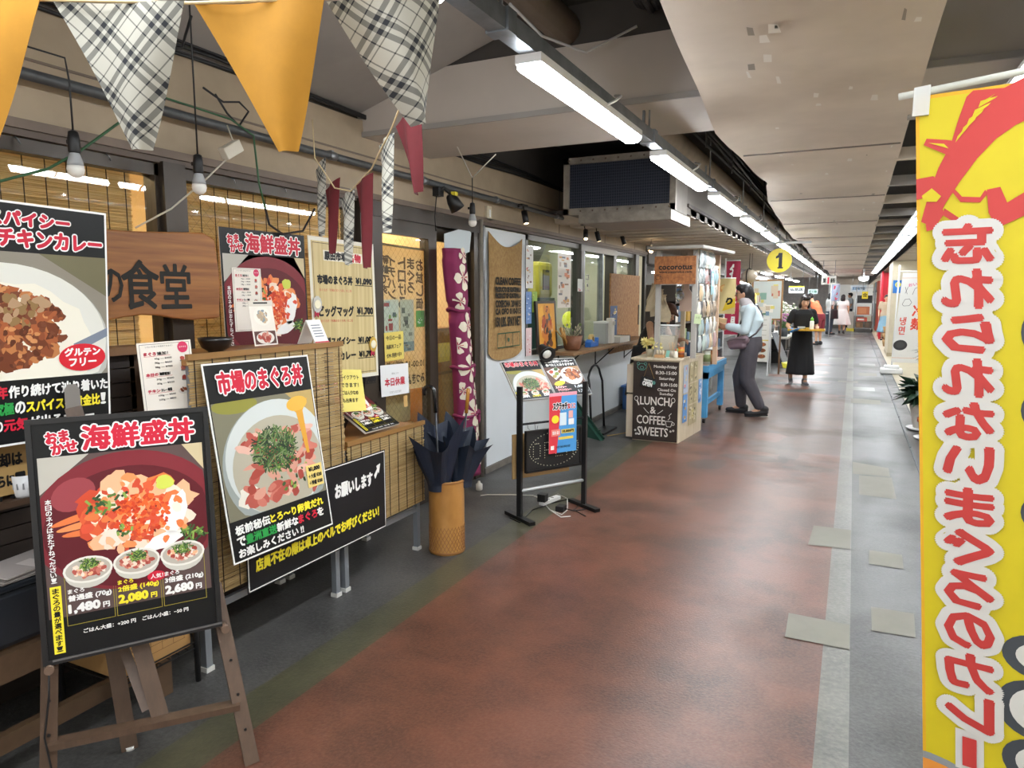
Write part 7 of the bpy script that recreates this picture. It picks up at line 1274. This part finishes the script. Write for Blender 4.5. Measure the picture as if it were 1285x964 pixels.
# white cold noodle banner
s = Sheet((.822, 15.62, 1.97), V((1, 0, 0)), V((-.06, 0, -1)), .6, 1.74); s.n = V((0, -1, 0)); t = thing('white_banner', 'white banner with red characters and line drawings before the right wall', 'banner', s.p(.5, s.a)); obj('cloth', s.base(B(), mat('#e0e0de', .6), .002), t); OL = mat('#d88a4a', .6); RD = mat('#d2402e', .6); DK = mat('#4a4a4e', .6); a = s.a
s.rect(0, .16, 1, .17, OL, 1); s.rect(0, a-.16, 1, a-.15, OL, 1); s.vtext('냉면', .1, 1.4, 2.0, .17, RD, 2, .006); s.vtext('冷麺', .42, 1.0, 1.85, .36, RD, 2, .012); s.text('おいしい', .2, .3, .5, .1, mat('#d8789a', .6), 2, .004, rot=-.2); s.ell(.2, 2.33, .2, .17, mat('#2c2c2e', .6), 2); s.ell(.2, 2.33, .12, .1, mat('#3a3a3c', .6), 3); s.ell(.55, .42, .04, .035, RD, 2)
def ln(pts, m, th=.012):
    for (x0, y0), (x1, y1) in zip(pts, pts[1:]): L = math.hypot(x1-x0, y1-y0) or 1; nx, ny = -(y1-y0)/L*th/2, (x1-x0)/L*th/2; s.let.use(m).poly([s.p(x0-nx, y0-ny, 2), s.p(x1-nx, y1-ny, 2), s.p(x1+nx, y1+ny, 2), s.p(x0+nx, y0+ny, 2)])
ln([(.12, .45), (.2, .68)], DK); ln([(.2, .45), (.14, .66)], DK); ln([(.35, .7), (.4, .5), (.5, .45), (.55, .6), (.52, .72)], DK); ln([(.1, 1.0), (.16, .85), (.28, .83), (.36, .95), (.3, 1.05), (.14, 1.06), (.1, 1.0)], DK); s.done(t)
t = thing('banner_stand', 'white pole and square water base holding the white noodle banner', 'stand', (.73, 15.66, 0)); obj('pole', B().use(WHITE).tube([(.735, 15.66, .08), (.765, 15.66, 2.12)], .014, 10), t); obj('cross_arm', B().use(WHITE).tube([(.76, 15.65, 2.0), (1.44, 15.65, 2.0)], .01, 8), t); b = B().use(WHITE); b.prism([(.54, 15.46, .012), (.93, 15.46, .012), (.93, 15.84, .012), (.54, 15.84, .012)], (0, 0, .1)).prism([(.6, 15.52, .112), (.87, 15.52, .112), (.87, 15.78, .112), (.6, 15.78, .112)], (0, 0, .06)); obj('water_base', b, t, bevel=.02)
# plants
def leafy(b, c, n, ln_, w, rg, up=.5, m=None):
    for k in range(n):
        a_ = rg.uniform(0, 2*PI); e = rg.uniform(.1, 1.2)*up; d = V((math.cos(a_)*math.cos(e), math.sin(a_)*math.cos(e), math.sin(e))); sd = d.cross(V((0, 0, 1))).normalized()*w*rg.uniform(.7, 1.2); L = ln_*rg.uniform(.5, 1.1); p0 = c+V((0, 0, rg.uniform(0, .05)))+d*L*.25; m_ = p0+d*L*.45+V((0, 0, .02)); b.add([p0, m_-sd, p0+d*L-V((0, 0, L*.3)), m_+sd], [(0, 1, 2, 3)], False)
LEAF = mat('#26412b', .45, h2='#16291b', nscale=12); rg = random.Random(11)
p = V((.80, 9.15, .012)); t = thing('potted_plant', 'leafy green plant in a white pot by the right wall', 'plant', p); obj('pot', B().use(mat('#cfc8c0', .45)).lathe([(.11, 0), (.15, .2), (.17, .3), (.155, .3), (.14, .22), (.02, .2)], p, 24), t); obj('saucer', B().use(WHITE).lathe([(.17, 0), (.19, .02), (.17, .02)], p, 24), t); b = B().use(LEAF); leafy(b, p+V((0, 0, .3)), 110, .36, .06, rg, .8); obj('leaves', b, t)
p = V((.79, 8.55, .012)); t = thing('potted_plant', 'small plant in a terracotta pot, nearest on the right kerb', 'plant', p); obj('pot', B().use(mat('#a8553a', .6)).lathe([(.08, 0), (.1, .18), (.115, .18), (.115, .22), (.1, .22), (.09, .17), (.02, .16)], p, 22), t); obj('saucer', B().use(WHITE).lathe([(.13, 0), (.14, .018), (.13, .018)], p, 22), t); b = B().use(LEAF); leafy(b, p+V((0, 0, .2)), 30, .14, .025, rg); obj('leaves', b, t)
p = V((.98, 11.0, .012)); t = thing('potted_plant', 'taller green plant on a stand before the white noodle banner', 'plant', p); obj('pot', B().use(mat('#8a8078', .5)).lathe([(.12, 0), (.13, .4), (.11, .4), (.1, .35), (.01, .34)], p, 20), t); b = B().use(LEAF); b.tube([p+V((0, 0, .35)), p+V((0, 0, .62))], .012, 6); leafy(b, p+V((0, 0, .62)), 70, .3, .035, rg, .9); obj('leaves', b, t)
p = V((1.0, 24.2, .01)); t = thing('wicker_basket', 'stack of tan wicker baskets by the right wall', 'basket', p); b = B().use(mat('#b08c5c', .7, noise=.25, nscale=20))
for k in range(3): b.lathe([(.13, .2*k), (.17, .2*k+.2), (.16, .2*k+.2), (.1, .2*k+.02)], p, 16)
obj('baskets', b, t)
# red pillar unit, blue sign
t = thing('red_display', 'tall red display unit standing out from the right side far down', 'display', (1.2, 29, 0)); RM = mat('#c2172c', .4); obj('cabinet', B().use(RM).bp((.88, 28.2, 0), (1.585, 31, 2.35)), t); obj('front_edge', B().use(mat('#d82438', .35)).bp((.84, 28.15, 0), (.9, 28.3, 2.4)), t); s = Sheet((1.0, 28.18, 1.35), (1, 0, 0), (0, 0, -1), .45, .8); s.n = V((0, -1, 0)); rg = random.Random(1); s.rect(0, 0, 1, s.a, P('#2c3a5a'), 1)
for k in range(14): x, y = rg.uniform(.05, .7), rg.uniform(.05, 1.5); s.rect(x, y, x+.25, y+.14, P(rg.choice(['#d8c840', '#e0e0e0', '#4a68a0', '#20283a'])), 2+k*.1)
s.done(t, 'posters')
s = Sheet((1.59, 22, 2.0), (0, -1, 0), (0, 0, -1), .7, .6); s = Sheet((.86, 20.15, 1.92), (1, 0, 0), (0, 0, -1), .22, .32); s.n = V((0, -1, 0)); t = thing('blue_sign', 'small blue and yellow sign on the right wall beside the white banner', 'sign', s.p(.5, s.a)); obj('plate', s.base(B(), P('#2c6cb4'), .01), t); s.ell(.5, .5, .3, .3, P('#d8d060'), 1); s.rect(.38, .35, .62, .7, P('#2c6cb4'), 2); s.done(t); obj('bracket', B().use(STEEL).bp((.9, 20.16, 1.7), (1.0, 20.2, 1.75)), t)
b = B().use(mat('#c9bfa8', .55, noise=.06)).bp((.83, 20.2, 0), (1.6, 22.0, 2.4)).use(mat('#a89c84', .6)).bp((.82, 20.19, 0), (1.6, 22.01, .1)); struct(obj('trim_12', b, base=(1.4, 22, 0)), 'cream pilaster on the right')
# ================================================================== HANGING SIGNS
c_ = ay(978, 327, 11); t = thing('number_sign', 'round yellow sign with a black number 1 hanging over the passage', 'sign', c_); s = Sheet((c_.x-.17, 10.985, c_.z+.17), (1, 0, 0), (0, 0, -1), .34, .34); s.n = V((0, -1, 0)); obj('disc', B().use(mat('#e8d428', .45)).cyl((c_.x, 10.99, c_.z), (c_.x, 11.01, c_.z), .172, n=40), t); s.let.use(INK).poly([s.p(x, y, 3) for x, y in ((.47, .18), (.62, .18), (.62, .78), (.66, .78), (.66, .84), (.44, .84), (.44, .78), (.48, .78), (.48, .38), (.36, .42), (.36, .33), (.44, .27))]); s.done(t, let='numeral'); zb = c_.z+.235
obj('hanging_bar', B().use(mat('#cfd2d2', .4)).bp((c_.x-.62, 10.985, zb), (c_.x+.42, 11.02, zb+.03)), t); obj('hanger_rods', B().use(STEEL).cyl((c_.x-.08, 11, c_.z+.16), (c_.x-.08, 11, zb), .004, n=6).cyl((c_.x+.08, 11, c_.z+.16), (c_.x+.08, 11, zb), .004, n=6).cyl((c_.x-.55, 11, zb), (c_.x-.55, 11, 2.3), .005, n=6).cyl((c_.x+.08, 11, zb), (c_.x+.08, 11, 2.45), .005, n=6), t)
def hsign(px0, py0, px1, py1, Y, base, text, m, lab, ph=.5, name='hanging_sign', extra=None, top=2.45):
    a_, b_ = ay(px0, py0, Y), ay(px1, py1, Y); s = Sheet(a_, (1, 0, 0), (0, 0, -1), b_.x-a_.x, a_.z-b_.z); s.n = V((0, -1, 0)); t = thing(name, lab, 'sign', s.p(.5, s.a)); obj('plate', s.base(B(), mat(base, .5), .03), t); a = s.a
    if extra: extra(s)
    if text: s.text(text, .1, a*(.5-ph/2), .8, a*ph, m, 3, .01)
    s.done(t); obj('rods', B().use(STEEL).cyl(s.p(.1, 0, -40), V((s.p(.1, 0).x, Y+.014, max(top, a_.z+.05))), .006, n=6).cyl(s.p(.9, 0, -40), V((s.p(.9, 0).x, Y+.014, max(top, a_.z+.05))), .006, n=6), t)
hsign(1031, 346, 1049, 357, 20, '#c8c6c0', '', INK, 'grey overhead sign with a red 1 far down the passage', extra=lambda s: (s.text('1', .42, .14, .1, s.a*.7, RED, 3, .008), s.text('第', .12, .2, .2, s.a*.5, INK, 3, .01), s.text('番街', .62, .2, .3, s.a*.5, INK, 3, .01)))
hsign(990, 359, 1009, 368, 23, '#dfe6ea', '仏花店', INK, 'white shop sign with yellow top over the flower stall', .4, extra=lambda s: s.rect(0, 0, 1, s.a*.2, P('#d8d040'), 1)); hsign(1014, 363, 1026, 369, 27, '#cfe0e4', '花と緑', mat('#4a8a70', .5), 'small pale blue shop sign beyond the flower stall'); hsign(1068, 358, 1087, 366, 34, '#d4e2ea', '東京地下街', mat('#6a90b0', .5), 'pale blue overhead sign at the far end'); hsign(1082, 366, 1089, 375, 33.5, '#e0c828', '食', INK, 'yellow sign with a black character above the far trolley', .6, top=3.05)
def nobori(px0, py0, px1, py1, Y, base, text, m, lab, extra=None):
    a_, b_ = ay(px0, py0, Y), ay(px1, py1, Y); s = Sheet(a_, (1, 0, 0), (0, 0, -1), b_.x-a_.x, a_.z-b_.z); s.n = V((0, -1, 0)); t = thing('cloth_banner', lab, 'banner', s.p(.5, s.a)); b = B().use(mat(base, .7)); b.surf(lambda i, j: s.p(i, j*s.a)+V((0, .02*math.sin(i*6+j*4), 0)), 8, 10, True, th=.002); obj('cloth', b, t)
    if extra: extra(s)
    if text: s.vtext(text, .25, .15, s.a-.15, .5, m, 24, .03)
    s.done(t); obj('pole', B().use(WHITE).tube([V((a_.x-.015, Y, 0)), V((a_.x-.015, Y, a_.z+.05))], .012, 8).tube([V((a_.x-.02, Y, a_.z+.01)), V((b_.x, Y, a_.z+.01))], .008, 6), t)
nobori(1044, 357, 1053, 378, 29, '#9aa6bc', '場もん', RED, 'grey-blue banner with red characters far down the passage'); nobori(912, 328, 926, 420, 13, '#a82a4a', '名物市場', WH, 'maroon banner with white characters behind the yellow banner')
nobori(898, 350, 922, 394, 11.6, '#dcc890', '', INK, 'pale yellow cloth banner with two dark characters behind the customer', lambda s: (s.text('搾', .1, .9, .4, .38, INK, 24, .02), s.text('り', .56, .95, .3, .33, INK, 24, .03), s.ell(.5, .5, .3, .22, P('#d8a060'), 22), s.ell(.5, .45, .22, .12, P('#e8c888'), 23), s.quad([(0, s.a), (0, s.a*.8), (1, s.a*.55), (1, s.a*.8)], P('#e0c038'), 21)))
# lamps and lantern behind the customer
p = ay(940, 347, 13); t = thing('globe_lamp', 'grey round lamp shade behind the customer', 'lamp', p); obj('shade', B().use(mat('#a89c8c', .4)).ell(p, (.14, .14, .12)), t); obj('ring', B().use(BLACK).lathe([(.145, -.01), (.15, 0), (.145, .01)], p, 24, (1, -.2, 0), False), t); obj('rod', B().use(BLACK).cyl(p+V((0, 0, .1)), (p.x, 13, 2.28), .006, n=6), t)
p = ay(942, 376, 13); t = thing('paper_lantern', 'glowing yellow paper lantern behind the customer', 'lantern', p); obj('shade', B().use(mat('#f0c850', .5, emit=1.6)).lathe([(.05, -.13), (.09, -.09), (.1, 0), (.09, .09), (.05, .13)], p, 18), t); obj('caps', B().use(BLACK).cyl(p+V((0, 0, .13)), p+V((0, 0, .15)), .05).cyl(p-V((0, 0, .15)), p-V((0, 0, .13)), .05).tube([p+V((0, 0, .15)), (p.x, 13, 2.28)], .004, 5), t)
# notice board in a wooden frame, white A-frame menu, leaning board
Y = 14.6; a_, b_ = ay(946, 353, Y), ay(979, 400, Y); s = Sheet(a_, (1, 0, 0), (0, 0, -1), b_.x-a_.x, a_.z-b_.z); s.n = V((0, -1, 0)); t = thing('framed_noticeboard', 'wood-framed board full of posters behind the customer', 'board', (s.p(.5, 0).x, Y, 0)); obj('panel', s.base(B(), P('#c8d0cc'), .02), t); b = B().use(mat('#9a7448', .5)); w = .06
for x0, y0, x1, y1 in ((-w, -w, 1+w, 0), (-w, s.a, 1+w, s.a+w), (-w, 0, 0, s.a), (1, 0, 1+w, s.a)): b.prism([s.p(x0, y0), s.p(x0, y1), s.p(x1, y1), s.p(x1, y0)], (0, .04, 0))
obj('frame', b, t); obj('legs', B().use(mat('#6a5038', .5)).bp((a_.x-.03, Y, 0), (a_.x, Y+.04, b_.z)).bp((b_.x, Y, 0), (b_.x+.03, Y+.04, b_.z)), t); rg = random.Random(5)
for k in range(26): x, y = rg.uniform(.02, .75), rg.uniform(.02, s.a*.85); s.rect(x, y, x+rg.uniform(.1, .3), y+rg.uniform(.1, .3), P(rg.choice(['#e8e4dc', '#8ab0a0', '#d8cc70', '#b86858', '#e0d8c8', '#5a8068', '#c8b8a0', '#7a98b0'])), 1+k*.1)
s.done(t, 'posters')
Y = 14.3; a_, b_ = ay(936, 397, Y), ay(964, 455, Y); s = Sheet(a_+V((0, .12, 0)), (1, 0, 0), V((0, -.14, -1)), b_.x-a_.x, a_.z-b_.z); t = thing('menu_stand', 'white A-frame menu stand with food pictures behind the customer', 'stand', (s.p(.5, 0).x, Y, 0)); obj('panel', s.base(B(), P('#dcdcd6'), .015), t); LG = mat('#c8cacc', .4, .3); b = B().use(LG)
for x in (0, 1): obj('leg', B().use(LG).beam(s.p(x, 0), V((s.p(x, 0).x, Y-.14, 0)), .025, .025), t); obj('leg', B().use(LG).beam(s.p(x, 0), V((s.p(x, 0).x, Y+.4, 0)), .025, .025), t)
for k in range(4): s.rect(.12, .15+.22*k, .85, .17+.22*k, P('#9a968c'), 1)
s.rect(.05, 1.02, .95, 1.06, P('#d8c040'), 1); rg = random.Random(3)
for i in range(2):
    for k in range(3): s.ell(.3+.4*i, 1.22+.26*k, .17, .09, P('#8a5a38'), 1); blobs(s, .3+.4*i, 1.2+.26*k, .1, .05, 10, .03, .06, MEAT, rg, 2)
s.done(t)
pB, pT = az(984, 462), ay(968, 418, 16.6); t = thing('leaning_board', 'narrow grey board with a yellow foot beside the flower stall', 'board', pB); u_ = V((.06, .4, 0)).normalized()*.45; obj('board', B().use(mat('#55575a', .5)).prism([pB, pB+u_, pT+u_, pT], V((.02, 0, 0))), t); obj('yellow_foot', B().use(mat('#e0d83c', .5)).prism([pB+V((-.02, -.02, 0)), pB+V((.07, -.02, 0)), pB+V((.03, -.02, .1)), pB+V((-.06, -.02, .12))], V((0, .5, 0))), t)
# flower stall
t = thing('flower_stand', 'dark tiered stand carrying the flower buckets', 'stand', (-1.75, 18.2, 0)); b = B().use(BLACKM)
for k in range(4): b.bp((-2.2, 17.0+.8*k, .0), (-1.3, 17.6+.8*k, .28)).bp((-2.3, 17.0+.8*k, .3), (-1.35, 17.6+.8*k, .56))
obj('crates', b, t); obj('top_board', B().use(mat('#b8b4ac', .5)).bp((-2.35, 16.95, .56), (-1.3, 20.2, .6)), t); rg = random.Random(19)
fl = [('#c888b4', 'pink'), ('#e8e4dc', 'white'), ('#d8cc50', 'yellow'), ('#e8e0d0', 'cream'), ('#b84a60', 'red'), ('#d8b0c8', 'pale pink'), ('#e0d8c0', 'ivory'), ('#c8a0c0', 'mauve'), ('#e8e8e0', 'white tall'), ('#d89868', 'apricot')]
pos = [(-1.42, 17.3), (-1.5, 17.9), (-1.45, 18.5), (-1.5, 19.2), (-1.85, 17.2), (-1.9, 17.8), (-1.9, 18.5), (-1.9, 19.2), (-2.2, 17.9), (-2.2, 18.8)]
for (h, nm), (x, y) in zip(fl, pos):
    p = V((x, y, .6)); t = thing('flower_bucket', nm+' cut flowers in a bucket on the flower stand, '+('front' if x > -1.6 else 'middle' if x > -2 else 'back')+' row', 'flowers', p, 'buckets of cut flowers'); obj('bucket', B().use(mat(rg.choice(['#4a5a58', '#6a6e70', '#3a4044']), .5)).lathe([(.08, 0), (.11, .2), (.1, .2), (.07, .02)], p, 16), t); b = B().use(mat('#5a7a48', .6)); c = B().use(mat(h, .7, noise=.2, nscale=40)); hh = .3+rg.uniform(0, .35)
    for k in range(34):
        d = p+V((rg.uniform(-.2, .2), rg.uniform(-.2, .2), .2+hh*rg.uniform(.4, 1))); b.tube([p+V((0, 0, .1)), d], .004, 4, False); leafy(b, d-V((0, 0, .08)), 2, .12, .015, rg); r_ = rg.uniform(.02, .045); c.ell(d, (r_, r_, r_*.7), 7, 5)
    obj('stems_and_leaves', b, t); obj('blooms', c, t)
for k, (y, w) in enumerate(((22.5, 'just beyond the flower stall'), (26.5, 'second beyond the flower stall'), (30.5, 'third beyond the flower stall'), (34.5, 'last before the far end'))): tube_lamp('awning_tube', (-2.4, y, 2.2), 2.6, 'y', TUBE_ON, 'white tube under the far shop awnings, '+w, 'tubes under the far awnings')
t = thing('shop_awning_light', 'white strip light over the flower stall', 'lamp', (-2.2, 19, 1.95)); obj('housing', B().use(WHITE).bp((-2.25, 16.5, 1.98), (-2.12, 20.5, 2.02)), t); obj('tube', B().use(TUBE_ON).bp((-2.22, 16.6, 1.955), (-2.15, 20.4, 1.98)), t)
for k, (y, w) in enumerate(((13.2, 'behind the kiosk'), (23.5, 'beyond the flower stall'), (28, 'farthest'))): tube_lamp('shop_tube', (-3.2, y, 1.95), 2.2, 'y', TUBE_ON, 'white tube in a left-hand shop, '+w, 'tubes in the far shops')
# goods shelves behind the kiosk and along the left (dim backdrop of the shops)
for k, (y0, y1, h, lab) in enumerate(((11.0, 12.6, 1.7, 'dark goods shelf behind the maroon banner'), (13.4, 15.6, 1.8, 'grey goods shelf behind the framed noticeboard'), (21, 23, 1.7, 'pale goods shelf beyond the flower stall'), (25.5, 28, 1.8, 'goods shelf beside the far grey-blue banner'))):
    X0, X1 = (-3.0, -2.5); t = thing('goods_shelf', lab, 'shelf', (-2.75, (y0+y1)/2, 0)); m = mat(('#4a423c', '#77787a', '#b8b4ac', '#8a8278')[k], .6); b = B().use(m).bp((X0, y0, 0), (X1, y0+.04, h)).bp((X0, y1-.04, 0), (X1, y1, h)).bp((X0-.02, y0, 0), (X0, y1, h)); c = B(); rg = random.Random(k)
    for j in range(5): b.bp((X0, y0, .05+j*h/5), (X1, y1, .08+j*h/5))
    obj('carcass', b, t)
    for j in range(5):
        c = B(); y = y0+.08
        while y < y1-.2: w = rg.uniform(.12, .3); c.use(mat(rg.choice(['#c8b898', '#a85848', '#d8d4c8', '#587088', '#8a9a68', '#c8a048', '#e0dcd0', '#704838']), .5)); c.bp((X0+.05, y, .08+j*h/5), (X1-rg.uniform(.02, .1), y+w-.02, .08+j*h/5+rg.uniform(.12, h/5-.06))); y += w
        o = obj('goods_row', c, t); o['kind'] = 'stuff'
# trolley with boxes far right
t = thing('wire_trolley', 'tall grey cage trolley far down the passage on the right', 'trolley', (.42, 34, 0)); b = B().use(mat('#a8acb0', .4, .5)); X0, X1, Y0, Y1 = .08, .76, 33.7, 34.5
for x in (X0, X1):
    for y in (Y0, Y1): obj('post', B().use(mat('#a8acb0', .4, .5)).cyl((x, y, .12), (x, y, 1.9), .016, n=8), t); obj('castor', B().use(BLACK).cyl((x-.02, y, .06), (x+.02, y, .06), .06, n=14), t)
for z in (.15, .72, 1.22, 1.88):
    o = obj('shelf', B().use(mat('#a8acb0', .4, .5)).bp((X0, Y0, z), (X1, Y1, z+.02)), t)
def bx(name, lab, cat, x0, x1, z0, z1, h, Y=33.72, inset='#2a2a2c'): t = thing(name, lab, cat, ((x0+x1)/2, Y+.2, z0)); obj('body', B().use(mat(h, .5)).bp((x0, Y, z0), (x1, Y+.5, z1)), t, bevel=.01); obj('front_panel', B().use(mat(inset, .4)).bp((x0+.04, Y-.004, z0+.05), (x1-.12, Y, z1-.05)), t)
bx('microwave', 'black microwave on the top shelf of the cage trolley', 'microwave', .12, .7, 1.24, 1.56, '#26282c', inset='#14161a'); bx('carton', 'orange-brown box on the middle shelf of the cage trolley', 'box', .14, .62, .74, 1.08, '#a8623e', inset='#b87850'); bx('carton', 'brown box at the left of the lower cage trolley shelf', 'box', .12, .4, .17, .42, '#6a5038', inset='#8a6a48'); bx('carton', 'dark box at the right of the lower cage trolley shelf', 'box', .46, .74, .17, .45, '#4a3c30', inset='#5a4a3a'); bx('crate', 'red and white crate stacked on the lower boxes of the cage trolley', 'crate', .14, .55, .45, .62, '#b04a38', inset='#d8d0c8')
t = thing('luggage_cart', 'small pale cart with yellow wheels beside the cage trolley', 'cart', (-.05, 34.6, 0)); obj('body', B().use(mat('#b0aca4', .5)).bp((-.2, 34.4, .12), (.04, 34.9, .85)), t, bevel=.02); obj('base', B().use(mat('#c8b838', .5)).bp((-.24, 34.3, .0), (.06, 35, .12)), t)
for k in range(3): b = B().use(mat(('#a04838', '#7a8a90', '#b8a888')[k], .6)).bp((.9, 35+3*k, 0), (1.58, 37+3*k, 2.2)); b.use(mat('#4a4440', .6)).bp((.89, 35.2+3*k, .2), (.9, 36.8+3*k, 1.8)).use(mat('#d8d0c0', .5)).bp((.885, 35.4+3*k, 1.2), (.89, 36.4+3*k, 1.7)); tag(obj('shop_cabinet', b), ('rust-red', 'grey-blue', 'beige')[k]+' shop cabinet at the far right behind the red display', 'cabinet')
p = ay(1084, 349, 27); t = thing('dome_lamp', 'white dome lamp at the far right end of the ceiling boards', 'lamp', p); obj('dome', B().use(mat('#f4f4f0', .4, emit=3)).lathe([(.16, 0), (.14, -.06), (.08, -.1), (.01, -.11)], p, 20), t); obj('base', B().use(WHITE).cyl(p, p+V((0, 0, .06)), .17, n=20).cyl(p+V((0, 0, .06)), (p.x, p.y, 2.45), .03, n=8), t)
